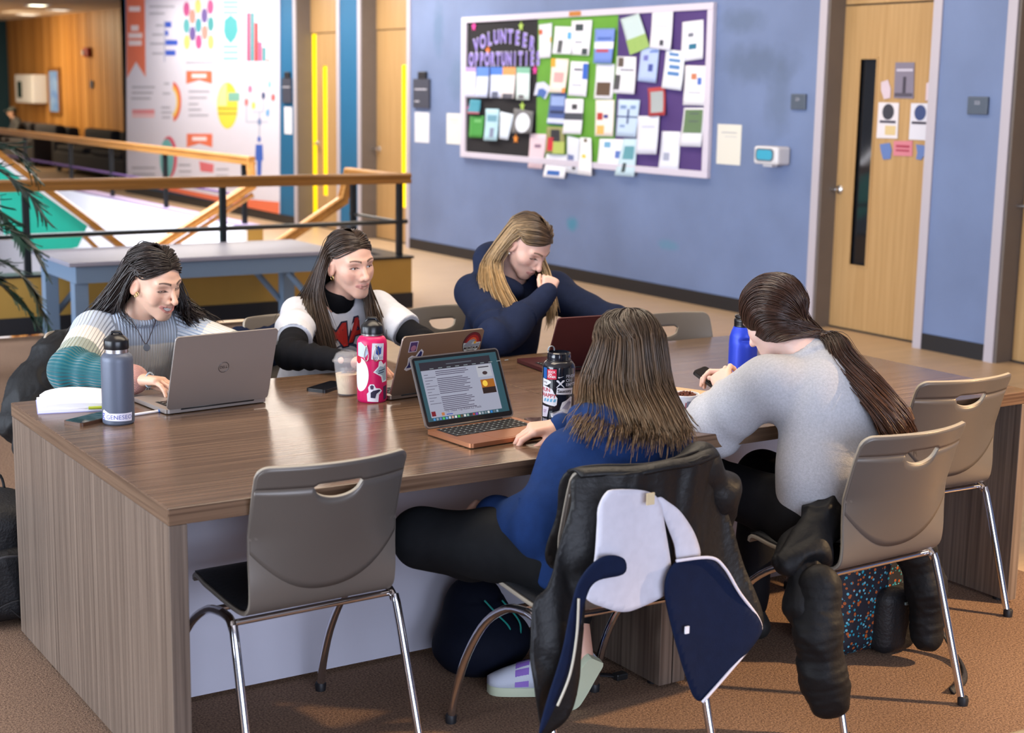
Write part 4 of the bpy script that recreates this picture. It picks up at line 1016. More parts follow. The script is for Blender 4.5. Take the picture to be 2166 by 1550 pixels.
hair_obj(P, [strands('h', P, G, 1150, r=.0020, jit=.0045, seed=4, col=hc, colvar=.45, tip=((.075, .045, .028), .45, 1.0), wavy=.003, wf=9, seg=20)], HM2)
mb = MB(); mb.tube([P.w((.0765, -.006, -.043))+np.array(P.B @ np.array((0, .009*cos(t), .009*sin(t)))) for t in np.linspace(0, 2*pi, 14, endpoint=False)], .0018, 6, closed=True)
mb.xf(Matrix.Translation(-P.root.location)); mb.build('hoop_earring', gold, P.root, smooth=True)
P2 = P

# ------------------------------------------------------------------ student in the navy hoodie, hand at the mouth
SK3 = (.76, .475, .38)
P = Person('student with blond-tipped hair in a navy hoodie resting chin on hand', (2.08, 1.98, 0), (2.075, 1.69, 1.104), (.24, -.76, -.64), roll=2, skin=SK3)
nb = (2.06, 1.785, .985)
P.head(nb, gaze=(0, -.5), eye_open=.2, smile=0., brow=(.10, .06, .035), lip=(.55, .22, .20))
shR, shL = (1.905, 1.80, .915), (2.255, 1.77, .895); elR, elL = (1.77, 1.40, .80), (2.38, 1.47, .79); wrR, wrL = (2.055, 1.510, .942), (2.17, 1.27, .79)
J = [(2.10, 2.0, .50), (2.09, 1.94, .64), (2.075, 1.84, .84)]
f = Field(*bounds([shR, shL, elR, elL, wrR, wrL]+J+[(2.0, 1.9, 1.08)], .14), .0062)
f.chain(J, [.18, .165, .16], .05, flat=((0, 1, .3), .76)); f.cone(shR, shL, .072, .072, .05); f.cone(J[2], nb, .13, .072, .05, flat=((0, 1, .2), .85))
f.chain([shR, elR, wrR], [.082, .073, .046], .035); f.chain([shL, elL, wrL], [.082, .070, .045], .035)
f.chain(spline([(2.17, 1.79, 1.0), (2.13, 1.86, 1.045), (2.05, 1.885, 1.06), (1.985, 1.865, 1.05), (1.955, 1.81, 1.0), (1.97, 1.735, .955), (2.03, 1.70, .925)], 14), [.030, .037, .040, .042, .043, .044, .044, .043, .041, .038, .035, .032, .030, .028], .025)
f.ell((2.05, 1.88, .96), (.10, .045, .07), .03)
f.cone((2.06, 1.775, .975), (2.058, 1.72, 1.10), .064, .085, .01, 'sub')
V, Q = f.mesh(); aR, dR, _ = seg_param(V, [shR, elR, wrR]); aL, dL, _ = seg_param(V, [shL, elL, wrL]); aa = np.where(dR < dL, aR, aL)
V = clothify(V, Q, .010*np.exp(-((aa-.42)/.16)**2)*np.sin(aa*55+waves(V, 12, 2)*2.4)+.013*ridged(V*np.array((1, 1, .7)), 13, 31, .07)+.004*waves(V, 30, 6)-.006+.004*((aa > .60) & (aa < .605)))
P.cloth('hoodie', V, Q, fabric('navy_fleece', hexc('#1b2540'), var=.1, bump=.2, bs=350))
# closed fist under the nose
P.hand(np.array(wrR)+(-.004, .0, -.012), (.30, .12, .85), (-.35, -.85, .25), left=False, curl=(1.25, 1.3, 1.35, 1.4), curl2=(1.3, 1.3, 1.3, 1.3), thumb=(.3, 1.1), size=.86, stub=.03)
P.hand(np.array(wrL)+(-.005, -.01, .0), (-.3, -.9, -.05), (-.1, .1, 1), left=True, curl=(.4, .42, .46, .5), thumb=(.4, .5), size=.95, stub=.03)
P.core([([J[0], J[2], nb], [.11, .10, .05]), ([shR, elR, wrR], [.040, .034, .025]), ([shL, elL, wrL], [.040, .034, .025])]); P.finish()
legs(P, (2.02, 1.97, .52), (2.18, 1.97, .52), (2.0, 1.56, .53), (2.22, 1.56, .53), (2.0, 1.53, .10), (2.22, 1.53, .10), M_jeans, shoe=M_shoe)
HM3 = hair_mat('blond_hair', .34); hc = (.075, .045, .026); bl = (.42, .28, .14)
G = [og(P, (350, 30), (33, 23), (64, 8), (90, 10), n=3, k=.955)+[(1.965, 1.72, 1.06), (1.935, 1.665, 1.00), (1.925, 1.585, .93), (1.925, 1.515, .875), (1.915, 1.465, .82)],
     og(P, (352, 46), (60, 46), (102, 8))+[(1.945, 1.725, 1.05), (1.915, 1.675, 1.0), (1.89, 1.60, .94), (1.885, 1.535, .89), (1.875, 1.475, .83)],
     og(P, (352, 66), (90, 55), (118, 6))+[(1.94, 1.755, 1.05), (1.905, 1.70, 1.0), (1.87, 1.63, .955), (1.86, 1.575, .91), (1.85, 1.51, .86)],
     over(P, sdir(120, 84), sdir(140, 4), 6)+[(1.955, 1.80, 1.05), (1.92, 1.77, 1.01), (1.885, 1.72, .965), (1.885, 1.68, .92), (1.89, 1.64, .88)],
     over(P, sdir(180, 80), sdir(180, 0), 6)+[(2.06, 1.86, 1.06), (2.06, 1.87, 1.03), (2.06, 1.87, 1.0), (2.06, 1.87, .97), (2.06, 1.87, .94)],
     over(P, sdir(260, 82), sdir(225, 2), 6)+[(2.14, 1.80, 1.05), (2.16, 1.76, .99), (2.17, 1.70, .93), (2.16, 1.66, .88), (2.15, 1.63, .84)],
     og(P, (352, 54), (290, 48), (255, 4))+[(2.15, 1.74, 1.05), (2.155, 1.68, .98), (2.14, 1.62, .91), (2.12, 1.58, .86), (2.10, 1.56, .82)],
     og(P, (350, 30), (316, 23), (290, 8), (272, 4), n=3, k=.955)+[(2.14, 1.70, 1.06), (2.14, 1.64, .99), (2.11, 1.575, .91), (2.08, 1.53, .85), (2.06, 1.51, .80)]]
hair_obj(P, [strands('h', P, G, 1150, r=.0020, jit=.004, seed=6, col=hc, colvar=.5, tip=(bl, .28, .72), wavy=.004, wf=10, seg=20)], HM3)
mb = MB()
for q in ((.0785, -.004, -.040), (.0785, -.012, -.034)): mb.lathe([(0, -.004), (.003, -.003), (.004, 0), (.003, .003), (0, .004)], 10, P.w(q))
mb.xf(Matrix.Translation(-P.root.location)); mb.build('pearl_earrings', mat('pearl', (.8, .78, .74), rough=.15), P.root, smooth=True)
P3 = P
# ------------------------------------------------------------------ student in the royal blue hoodie, seen from behind
P = Person('student seen from behind in a royal blue hoodie with long light brown hair', (1.05, -.20, 0), (1.247, -.068, 1.004), (.10, .96, -.26), roll=0, skin=SK2)
nb = (1.235, -.135, .885)
P.head(nb, gaze=(0, -.3), eye_open=.6, h=.003)
shR, shL = (1.345, -.10, .765), (1.03, -.14, .762); elR, elL = (1.39, .085, .70), (.935, -.170, .618); wrR, wrL = (1.185, .135, .778), (.905, .020, .588)
J = [(1.05, -.235, .50), (1.09, -.225, .64), (1.19, -.165, .78)]
f = Field(*bounds([shR, shL, elR, elL, wrR, wrL]+J+[(1.2, -.2, .92)], .16), .0062)
f.chain(J, [.170, .160, .150], .05, flat=((.1, 1, -.3), .74)); f.cone(shR, shL, .072, .072, .05); f.cone(J[2], nb, .115, .062, .05, flat=((0, 1, .2), .85))
f.chain([shR, elR, wrR], [.080, .068, .040], .035); f.chain([shL, elL, wrL], [.086, .086, .054], .035)
# hood lying on the back
f.chain(spline([(1.10, -.075, .855), (1.09, -.15, .850), (1.12, -.215, .815), (1.20, -.245, .780), (1.28, -.215, .800), (1.325, -.15, .835), (1.32, -.07, .845)], 14), [.036, .040, .046, .05, .054, .056, .058, .058, .056, .052, .048, .044, .040, .036], .03)
f.ell((1.22, -.215, .75), (.105, .05, .08), .04)
f.cone((1.24, -.11, .88), (1.25, -.07, 1.01), .060, .08, .01, 'sub'); f.plane((0, 0, .468), (0, 0, -1), .02)
V, Q = f.mesh(); aR, dR, _ = seg_param(V, [shR, elR, wrR]); aL, dL, _ = seg_param(V, [shL, elL, wrL]); aa = np.where(dR < dL, aR, aL)
V = clothify(V, Q, .006*np.exp(-((aa-.26)/.12)**2)*np.sin(aa*60+waves(V, 12, 22)*2.2)+.010*ridged(V*np.array((1, 1, .55)), 12, 41, .07)+.003*waves(V, 30, 16))
P.cloth('hoodie', V, Q, fabric('royal_fleece', hexc('#163060'), var=.1, bump=.2, bs=350))
P.hand(np.array(wrR)+(-.012, .002, .006), (-.93, .34, -.10), (-.20, -.05, 1), left=False, curl=(.42, .45, .5, .55), curl2=(.55, .55, .5, .5), thumb=(.25, .6), size=.98, stub=.05)
P.hand(np.array(wrL)+(-.004, .012, .004), (-.40, .80, .05), (-.5, -.1, .8), left=True, curl=(.9, .95, 1.0, 1.05), curl2=(1.1, 1.1, 1.1, 1.1), thumb=(.3, 1.0), size=.92, stub=.03)
P.core([([J[0], J[2], nb], [.11, .10, .05]), ([shR, elR, wrR], [.040, .034, .025]), ([shL, elL, wrL], [.040, .034, .025])]); P.finish()
# folded left leg and right leg down to a tucked foot
M_trk = fabric('black_nylon', (.007, .008, .010), rough=.8, var=.1, bump=.08)
hipL, hipR = (.985, -.185, .525), (1.135, -.185, .525); knL, knR = (.735, .125, .530), (1.22, .24, .52)
f = Field(*bounds([hipL, hipR, knL, knR, (1.15, .0, .2), (.98, .0, .45)], .14), .0065)
f.chain([hipL, (.86, -.02, .535), knL], [.098, .086, .074], .04); f.chain([knL, (.86, .07, .475), (1.05, -.0, .462)], [.070, .056, .045], .035); f.cone(hipL, hipR, .115, .115, .05)
f.chain([hipR, knR], [.095, .070], .04); f.chain([knR, (1.195, .06, .25)], [.066, .045], .03)
V, Q = f.mesh(); V = clothify(V, Q, .0055*ridged(V, 16, 51, .06)+.003*waves(V, 36, 5)); P.cloth('trousers', V, Q, M_trk)
f = Field((1.09, -.06, .06), (1.30, .16, .32), .005); f.chain([(1.195, .065, .27), (1.190, .012, .145)], [.036, .029], .02); V, Q = f.mesh(); qmesh('ankle', V-P.o, Q, mat('skin_plain', SK2, rough=.45, sss=.2), P.root)
def sneaker(toe, heel, up, name='sneaker'):
    """running shoe: toe and heel points of the sole, up = away from the sole; returns dict part -> mesh builder"""
    t = np.array(toe, float); hl = np.array(heel, float); d = t-hl; L = np.linalg.norm(d); d /= L; u = np.array(up, float); u -= d*(u @ d); u /= np.linalg.norm(u); r = np.cross(d, u)
    n = 22; S = []
    for i in range(n):
        k = i/(n-1); y = k*L; w_ = (.030+.012*sin(min(1, k*1.25)*pi*.5)**2)*(1 if k < .8 else sqrt(max(.03, 1-((k-.8)/.2)**2)))*(1 if k > .06 else .75+.25*k/.06)
        S.append((y, w_))
    pt = lambda x, y, z: tuple(hl+r*x+d*y+u*z)
    sole = MB(); sole.loft([[pt(x*w_, y, z) for x, z in ((-1, 0), (1, 0), (1.06, .014), (1, .026), (-1, .026), (-1.06, .014))] for y, w_ in S])
    up_ = MB(); rings = []
    for (y, w_), i in zip(S, range(n)):
        k = i/(n-1); hgt = np.interp(k, [0, .1, .3, .5, .75, 1], [.062, .078, .078, .066, .046, .022])
        rings.append([pt(.94*w_*cos(a), y*.99+.002, .024+hgt*max(0, sin(a))**.75) for a in np.linspace(0, pi, 11)])
    up_.loft(rings, cap=False, closed=False); stripe = MB()
    def band(a0, a1, k0, k1, off):
        g = []
        for k in np.linspace(k0, k1, 8):
            i = k*(n-1); i0 = int(min(i, n-2)); fr = i-i0
            for q in np.linspace(a0, a1, 6):
                j = q*10; j0 = int(min(j, 9)); fj = j-j0; p = lambda ii, jj: np.array(rings[ii][jj])
                v = (p(i0, j0)*(1-fr)+p(i0+1, j0)*fr)*(1-fj)+(p(i0, j0+1)*(1-fr)+p(i0+1, j0+1)*fr)*fj
                c = hl+d*(k*L)+u*.03; v = v+(v-c)/np.linalg.norm(v-c)*off; g.append(v)
        stripe.add(g, [(a*6+b_, a*6+b_+1, (a+1)*6+b_+1, (a+1)*6+b_) for a in range(7) for b_ in range(5)])
    return sole, up_, band, stripe
M_sole = mat('pale_green_sole', hexc('#c9d3b8'), rough=.6); M_shw = mat('white_mesh', hexc('#cfd6e6'), rough=.7, bump=.2, bscale=300); M_shp = mat('violet_band', hexc('#8f6bc8'), rough=.6); M_shb = mat('blue_heel', hexc('#2f5fae'), rough=.6)
def build_shoe(parent, off, toe, heel, up):
    s_, u_, band, st_ = sneaker(toe, heel, up); T = Matrix.Translation(-Vector(off))
    so = s_.xf(T).build('sole', M_sole, parent, smooth=50)
    o = u_.xf(T).build('upper', M_shw, parent, smooth=True); md = o.modifiers.new('t', 'SOLIDIFY'); md.thickness = .003
    band(0.02, .98, .38, .58, .002); st_.xf(T).build('band', M_shp, parent, smooth=True); st2 = MB(); st_.v = []; st_.f = []; st_.m = []
    band(.15, .85, .02, .2, .002); st_.xf(T).build('heel_patch', M_shb, parent, smooth=True)
sh_ = bpy.data.objects.new('sneaker_worn', None); COL.objects.link(sh_); sh_.parent = P.root; sh_.name = 'sneaker'
build_shoe(sh_, P.root.location, (1.150, -.005, .010), (1.200, -.015, .185), (.12, 1, .25)) if False else build_shoe(sh_, P.root.location, (1.125, .01, .006), (1.205, -.035, .150), (.30, .85, .55))
HM4 = hair_mat('light_brown_hair', .34); hc = (.050, .031, .020); ti = (.17, .098, .048)
G = [og(P, (0, 60), (305, 40), (278, 8), k=1.04)+[(1.145, -.025, .96), (1.125, -.05, .91), (1.085, -.095, .875), (1.045, -.13, .85), (1.015, -.16, .815)],
     og(P, (0, 75), (285, 50), (262, 6), k=1.04)+[(1.135, -.065, .955), (1.105, -.11, .905), (1.06, -.165, .875), (1.015, -.20, .85), (.985, -.225, .815)],
     og(P, (180, 85), (262, 45), (240, 4), k=1.05)+[(1.140, -.125, .95), (1.115, -.18, .90), (1.085, -.245, .865), (1.055, -.28, .84), (1.035, -.295, .80)],
     og(P, (180, 80), (235, 40), (215, 2), k=1.06)+[(1.17, -.175, .95), (1.155, -.235, .90), (1.135, -.30, .86), (1.115, -.33, .835), (1.10, -.34, .795)],
     og(P, (180, 78), (190, 40), (188, 0), k=1.06)+[(1.225, -.20, .95), (1.215, -.265, .90), (1.195, -.325, .855), (1.185, -.345, .83), (1.18, -.35, .79)],
     og(P, (180, 78), (150, 40), (160, 0), k=1.06)+[(1.275, -.19, .95), (1.265, -.25, .90), (1.25, -.31, .855), (1.245, -.33, .83), (1.24, -.335, .79)],
     og(P, (180, 80), (120, 40), (135, 2), k=1.06)+[(1.315, -.155, .95), (1.30, -.205, .90), (1.285, -.265, .86), (1.28, -.29, .835), (1.28, -.30, .795)],
     og(P, (180, 85), (95, 45), (112, 4), k=1.05)+[(1.345, -.105, .955), (1.335, -.15, .905), (1.315, -.195, .87), (1.31, -.215, .84), (1.315, -.225, .80)],
     og(P, (0, 75), (75, 50), (95, 6), k=1.04)+[(1.345, -.05, .96), (1.345, -.085, .91), (1.34, -.12, .87), (1.335, -.14, .84), (1.335, -.155, .80)]]
for g_ in G: g_[-1] = tuple(np.array(g_[-1])+(0, 0, .026)); g_[-2] = tuple(np.array(g_[-2])+(0, 0, .014))
hair_obj(P, [strands('h', P, G, 2300, r=.0014, jit=.0055, seed=14, col=hc, colvar=.5, tip=(ti, .45, 1.0), wavy=.006, wf=9, seg=20, lmin=.74)], HM4)
P4 = P
# the second sneaker stands on the carpet
s2 = thing('sneaker', 'white and violet sneaker on the carpet beside the navy bag', 'shoe', (1.09, .18, 0))
build_shoe(s2, s2.location, (1.02, .245, .002), (1.18, .13, .002), (0, 0, 1))

# ------------------------------------------------------------------ student in the grey sweatshirt with a ponytail
SK5 = (.78, .53, .45)
P = Person('student with an auburn ponytail in a light grey sweatshirt looking at a phone', (1.88, -.22, 0), (1.828, .002, 1.062), (-.20, .80, -.56), roll=0, skin=SK5)
nb = (1.86, -.115, .965)
P.head(nb, gaze=(0, -.4), eye_open=.25, brow=(.10, .05, .03), ears=False, h=.0025)
shR, shL = (2.00, -.14, .855), (1.735, -.105, .895); elR, elL = (2.15, .14, .80), (1.682, .095, .728); wrR, wrL = (2.02, .33, .79), (1.90, .29, .785)
J = [(1.88, -.235, .52), (1.88, -.235, .64), (1.88, -.185, .82)]
f = Field(*bounds([shR, shL, elR, elL, wrR, wrL]+J+[(1.85, -.2, 1.0)], .17), .0066)
f.chain(J, [.180, .182, .165], .05, flat=((-.1, 1, -.25), .82)); f.cone(shR, shL, .080, .080, .05); f.cone(J[2], nb, .13, .060, .05, flat=((0, 1, .2), .85))
f.chain([shR, elR, wrR], [.086, .076, .042], .035); f.chain([shL, elL, wrL], [.090, .092, .045], .04)
f.cone((1.85, -.10, .952), (1.828, -.02, 1.05), .060, .085, .008, 'sub')
f.plane((1.85, -.25, .478), (-.12, 0, -1), .02)
f.chain(ring((1.853, -.105, .962), (-.1, .5, .8), .064, 16), [.010]*16, .01)
V, Q = f.mesh(); aR, dR, _ = seg_param(V, [shR, elR, wrR]); aL, dL, _ = seg_param(V, [shL, elL, wrL]); aa = np.where(dR < dL, aR, aL)
disp = .005*np.exp(-((aa-.30)/.13)**2)*np.sin(aa*45+waves(V, 10, 62)*2.2)+.008*waves(V*np.array((1, 1, .6)), 13, 71, 5, .05)+.003*waves(V, 24, 66)
V = clothify(V, Q, disp); P.cloth('sweatshirt', V, Q, fabric('heather_grey', hexc('#b4b5bb'), var=.10, vs=160, bump=.25, bs=300))
P.hand(np.array(wrL)+(.004, .006, .002), (.35, .62, .50), (-.75, -.1, .55), left=True, curl=(.5, .55, .6, .65), curl2=(.8, .8, .8, .8), thumb=(.35, .5), size=.95, stub=.03)
P.hand(np.array(wrR)+(-.004, .006, .002), (-.45, .62, .35), (.55, -.1, .75), left=False, curl=(.5, .55, .6, .65), curl2=(.8, .8, .8, .8), thumb=(.35, .5), size=.95, stub=.03)
P.core([([J[0], J[2], nb], [.11, .10, .05]), ([shR, elR, wrR], [.040, .034, .025]), ([shL, elL, wrL], [.040, .034, .025])]); P.finish()
legs(P, (1.97, -.22, .525), (1.80, -.22, .525), (1.99, .20, .53), (1.775, .20, .53), (1.99, .22, .10), (1.775, .24, .10), fabric('black_leggings', (.006, .006, .008), rough=.7), toe=(0, 1, 0), shoe=M_shoe, r=(.100, .074, .048))
HM5 = hair_mat('auburn_hair', .32); hc = (.042, .018, .011); ti = (.10, .040, .018)
tie = np.array((1.885, -.142, 1.028)); T_ = tuple(tie)
def pony(az0, el0, azm, elm): return og(P, (az0, el0), (azm, elm), n=5, k=1.0)
G = []
for az in (6, 40, 62, 84, 105, 130, 160, 190, 215, 245, 268, 290, 312, 335, 354):
    el = {6: 30, 40: 18, 62: -10, 84: -38, 105: -52, 130: -50, 160: -46, 190: -46, 215: -44, 245: -46, 268: -38, 290: -20, 312: 0, 335: 20, 354: 30}[az]
    d0 = sdir(az, el); dt = P.l(tie)-HE_C; dt = dt/HE_R; dt /= np.linalg.norm(dt); aa_ = abs(((az+180) % 360)-180); sg_ = sin(radians(az)); m = d0+dt
    if aa_ < 50: m = np.array((.75*sg_, -.30, .80))
    elif aa_ < 80: m = np.array((.85*np.sign(sg_), -.40, .42))
    elif aa_ < 110: m = np.array((.90*np.sign(sg_), -.45, -.32))
    m /= np.linalg.norm(m)
    sd_ = abs(sin(radians(az))); G.append(over(P, d0, m, 5, .965+.085*sd_)+over(P, m, dt, 5, 1.06+.03*sd_)[1:]+[tie])
def push_(p, k=1.045):
    v = p-HE_C; r_ = np.linalg.norm(v/HE_R); return P.w(HE_C+v*max(1, k/r_))
LOW = {62: (.060, .050, -.012), 84: (.071, .016, -.060), 105: (.069, -.018, -.082), 130: (.052, -.058, -.092), 160: (.022, -.080, -.098)}
for az, q in LOW.items():
    for sg_, a_ in ((1, az), (-1, 360-az)):
        i = (6, 40, 62, 84, 105, 130, 160, 190, 215, 245, 268, 290, 312, 335, 354).index(a_) if a_ in (62, 84, 105, 130, 160) else {298: 12, 276: 10, 255: 9, 230: 8, 200: 7}[a_]
        q_ = np.array(q)*(sg_, 1, 1); tl_ = P.l(tie); G[i] = [push_(q_+(tl_-q_)*t_+np.array((sg_*(.025 if az < 120 else .008), 0, .006 if az > 100 else (.03 if az > 70 else .085)))*sin(pi*t_)) for t_ in np.linspace(0, 1, 9)]
G[11] = [push_(np.array((-.066, .035, -.035))+(P.l(tie)-np.array((-.066, .035, -.035)))*t_+np.array((-.025, 0, .05))*sin(pi*t_)) for t_ in np.linspace(0, 1, 9)]
G = [spline(g_, 13) for g_ in G]; G2_ = []
for g_, n_ in zip(G, G[1:]+[G[0]]):
    G2_ += [np.array([push_(P.l(p_), 1.03) if 0 < j_ < 11 else p_ for j_, p_ in enumerate(g_)]), np.array([push_(P.l((p_+q_)/2), 1.035) if j_ < 11 else (p_+q_)/2 for j_, (p_, q_) in enumerate(zip(g_, n_))])]
G = G2_[:-1]
S = [strands('h', P, G, 1500, r=.0015, jit=.0022, seed=24, col=hc, colvar=.4, seg=18, taper=1.0, inset=.004)]
ctr = [tie, tie+(.015, -.035, -.014), (1.895, -.235, .960), (1.915, -.325, .89), (1.955, -.375, .81), (1.975, -.385, .745)]
wd = [.013, .022, .032, .036, .034, .020]; tl = np.array(ctr); Gp = []
for a in np.linspace(0, 2*pi, 9):
    g = []
    for i, c in enumerate(tl):
        t = tl[min(i+1, len(tl)-1)]-tl[max(i-1, 0)]; t = t/np.linalg.norm(t); n1 = np.cross(t, (0, 0, 1)); n1 /= np.linalg.norm(n1); n2 = np.cross(t, n1)
        g.append(c+wd[i]*(cos(a)*n1*1.15+sin(a)*n2*.8))
    Gp.append(g)
S.append(strands('h', P, Gp, 1000, r=.0014, jit=.0065, seed=25, col=hc, colvar=.45, tip=(ti, .4, 1.0), seg=18, inset=0.006, wavy=.004, wf=8))
hair_obj(P, S, HM5)
mb = MB(); mb.tube([tuple(np.array(p)-P.o) for p in ring(tie+(.008, -.012, -.002), np.array(ctr[2])-tie, .0165, 14)[:-1]], .005, 8, closed=True); mb.build('hair_tie', mat('grey_band', (.06, .05, .05), rough=.7), P.root, smooth=True)
P5 = P
# ================================================================== CLOTH SHEETS, COATS, BAGS
def inside(px, pz, poly):
    c = np.zeros(px.shape, bool); n = len(poly); j = n-1
    for i in range(n):
        xi, zi = poly[i]; xj, zj = poly[j]
        m = ((zi > pz) != (zj > pz)) & (px < (xj-xi)*(pz-zi)/(zj-zi+1e-12)+xi); c ^= m; j = i
    return c
def cloth_sheet(poly, cell=.011):
    poly = [tuple(p) for p in spline(poly, len(poly)*6, closed=True)]
    p = np.array(poly); lo, hi = p.min(0)-cell, p.max(0)+cell; nx, nz = np.ceil((hi-lo)/cell).astype(int)
    X, Z = np.meshgrid(lo[0]+cell*np.arange(nx+1), lo[1]+cell*np.arange(nz+1), indexing='ij')
    cin = inside(X[:-1, :-1]+cell/2, Z[:-1, :-1]+cell/2, poly); ids = -np.ones((nx+1, nz+1), int); I, J = np.nonzero(cin)
    quads = [((i, j), (i+1, j), (i+1, j+1), (i, j+1)) for i, j in zip(I, J)]; V = []; Q = []; cnt = {}
    for q in quads:
        r = []
        for a in q:
            if ids[a] < 0: ids[a] = len(V); V.append((X[a], Z[a]))
            cnt[ids[a]] = cnt.get(ids[a], 0)+1; r.append(ids[a])
        Q.append(r)
    V = np.array(V); b = np.array([cnt[k] < 4 for k in range(len(V))]); e0 = p; e1 = np.roll(p, -1, 0)
    for k in np.nonzero(b)[0]:
        d = e1-e0; t = np.clip(((V[k]-e0)*d).sum(1)/((d*d).sum(1)+1e-12), 0, 1); c = e0+t[:, None]*d; V[k] = c[np.argmin(((c-V[k])**2).sum(1))]
    return V, np.array(Q)
def sheet_obj(name, poly, y0, m, parent, off, amp=.012, seed=1, fr=(22, 9), thick=.006, cell=.011, lean=0.0):
    V, Q = cloth_sheet(poly, cell); P3_ = np.stack([V[:, 0], np.zeros(len(V)), V[:, 1]], 1)
    y = (y0(V[:, 0], V[:, 1]) if callable(y0) else y0)+amp*waves(P3_*np.array((1, 1, .28)), fr[0], seed, 6, .02)+amp*.5*ridged(P3_*np.array((1, 1, .45)), fr[1]*2.2, seed+3, .05)+lean*(V[:, 1]-.8)
    P3_[:, 1] = y; o = qmesh(name, P3_-np.array(off), Q, m, parent); md = o.modifiers.new('thickness', 'SOLIDIFY'); md.thickness = thick; md.offset = 0
    return o
M_jblack = mat('black_shell', (.006, .006, .007), rough=.5, bump=.25, bscale=55, spec=.4); M_navy = fabric('navy_lining', hexc('#0e1a36'), var=.08); M_lin = fabric('white_lining', hexc('#c9c8d4'), var=.04, bump=.05)
POLY = {
'body': [(0.832, 0.812), (0.922, 0.820), (1.091, 0.822), (1.208, 0.828), (1.255, 0.785), (1.302, 0.648), (1.339, 0.519), (1.383, 0.386), (1.325, 0.352), (1.109, 0.398), (1.08, 0.56), (0.929, 0.596), (0.847, 0.58), (0.834, 0.483), (0.788, 0.28), (0.735, 0.211), (0.715, 0.231), (0.682, 0.372), (0.699, 0.524), (0.74, 0.568), (0.790, 0.664), (0.822, 0.742)],
'hood': [(0.873, 0.741), (0.89, 0.773), (0.917, 0.78), (1.008, 0.764), (1.045, 0.736), (1.067, 0.662), (1.097, 0.532), (1.062, 0.49), (0.963, 0.477), (0.885, 0.503), (0.843, 0.531), (0.858, 0.575), (0.868, 0.630), (0.872, 0.702)],
'hoodside': [(1.044, 0.744), (1.076, 0.728), (1.114, 0.696), (1.161, 0.63), (1.176, 0.573), (1.112, 0.573), (1.096, 0.621), (1.074, 0.672)],
'flap': [(1.107, 0.571), (1.211, 0.565), (1.259, 0.529), (1.309, 0.459), (1.376, 0.378), (1.374, 0.334), (1.296, 0.267), (1.206, 0.196), (1.158, 0.269), (1.099, 0.416), (1.073, 0.517)],
'flapedge': [(1.104, 0.575), (1.208, 0.567), (1.256, 0.533), (1.306, 0.463), (1.375, 0.379), (1.373, 0.335), (1.293, 0.267), (1.202, 0.197)],
'strip': [(0.887, 0.615), (0.947, 0.605), (0.951, 0.566), (0.871, 0.559), (0.842, 0.514), (0.821, 0.407), (0.78, 0.297), (0.729, 0.216), (0.747, 0.292), (0.784, 0.402), (0.804, 0.503), (0.827, 0.574)],
'zip': [(0.814, 0.533), (0.811, 0.446), (0.795, 0.356), (0.762, 0.286)]}
for k_, (dx_, dz_) in {'body': (0, 0), 'hood': (-.030, .013), 'hoodside': (-.027, .012), 'flap': (-.045, .025), 'flapedge': (-.045, .025), 'strip': (-.055, .031), 'zip': (-.055, .031)}.items(): POLY[k_] = [(a_+dx_, b_+dz_) for a_, b_ in POLY[k_]]
jk = thing('jacket', 'black jacket with white and navy lining hung over the chair back', 'jacket', (1.03, -.47, .20))
jo = (1.03, -.47, .20)
bowl_ = lambda x: .05*np.minimum(((x-1.043)/.21)**2, 1.3)
sheet_obj('outer_shell', POLY['body'], lambda x, z: -.503+bowl_(x)*np.clip((z-.35)/.4, 0, 1), M_jblack, jk, jo, .013, 3, (34, 13))
# front half, over the top of the chair back and down on the sitter's side
fp = [(0.838, 0.822), (1.04, .825), (1.245, .822), (1.27, .70), (1.24, .56), (1.03, .54), (.84, .56), (.83, .70)]
sheet_obj('front_half', fp, lambda x, z: -.462+bowl_(x)+(.83-z)*.33, M_jblack, jk, jo, .004, 9)
mb = MB(); mb.loft([[(x, -.510+.058*t+float(bowl_(np.array(x))), .819+.012*sin(pi*t)+.002*sin(x*37)) for t in np.linspace(0, 1, 8)] for x in np.linspace(.832, 1.250, 24)], cap=False, closed=False)
mb.xf(Matrix.Translation(-Vector(jo))); o = mb.build('shoulder_fold', M_jblack, jk, smooth=True); md = o.modifiers.new('t', 'SOLIDIFY'); md.thickness = .008
sheet_obj('hood_lining', POLY['hood'], -.520, M_lin, jk, jo, .017, 5, (26, 10), .008); sheet_obj('lining_strip', POLY['hoodside'], -.515, M_lin, jk, jo, .006, 6)
sheet_obj('navy_flap', POLY['flap'], -.540, M_navy, jk, jo, .008, 7); sheet_obj('navy_placket', POLY['strip'], -.552, M_navy, jk, jo, .007, 8)
E_ = lambda q, y: [(x-jo[0], y-jo[1], z-jo[2]) for x, z in spline(q, 40)]
MB().tube(E_(POLY['flapedge'], -.542), .0042, 8).build('white_piping', mat('white_piping', hexc('#d9d6e2'), rough=.6), jk, smooth=True)
MB().tube(E_(POLY['zip'], -.566), .003, 8).build('zip', mat('pale_zip', hexc('#b9b4a4'), rough=.4), jk, smooth=True)
MB().box(-.011, .011, -.002, .002, -.014, .014).build('care_label', mat('cream_label', hexc('#cdbb96'), rough=.7), jk, loc=(.972-jo[0], -.545-jo[1], .765-jo[2]))
MB().box(-.006, .006, -.002, .002, -.009, .009).build('size_label', M_paper, jk, loc=(1.09-jo[0], -.553-jo[1], .425-jo[2]))
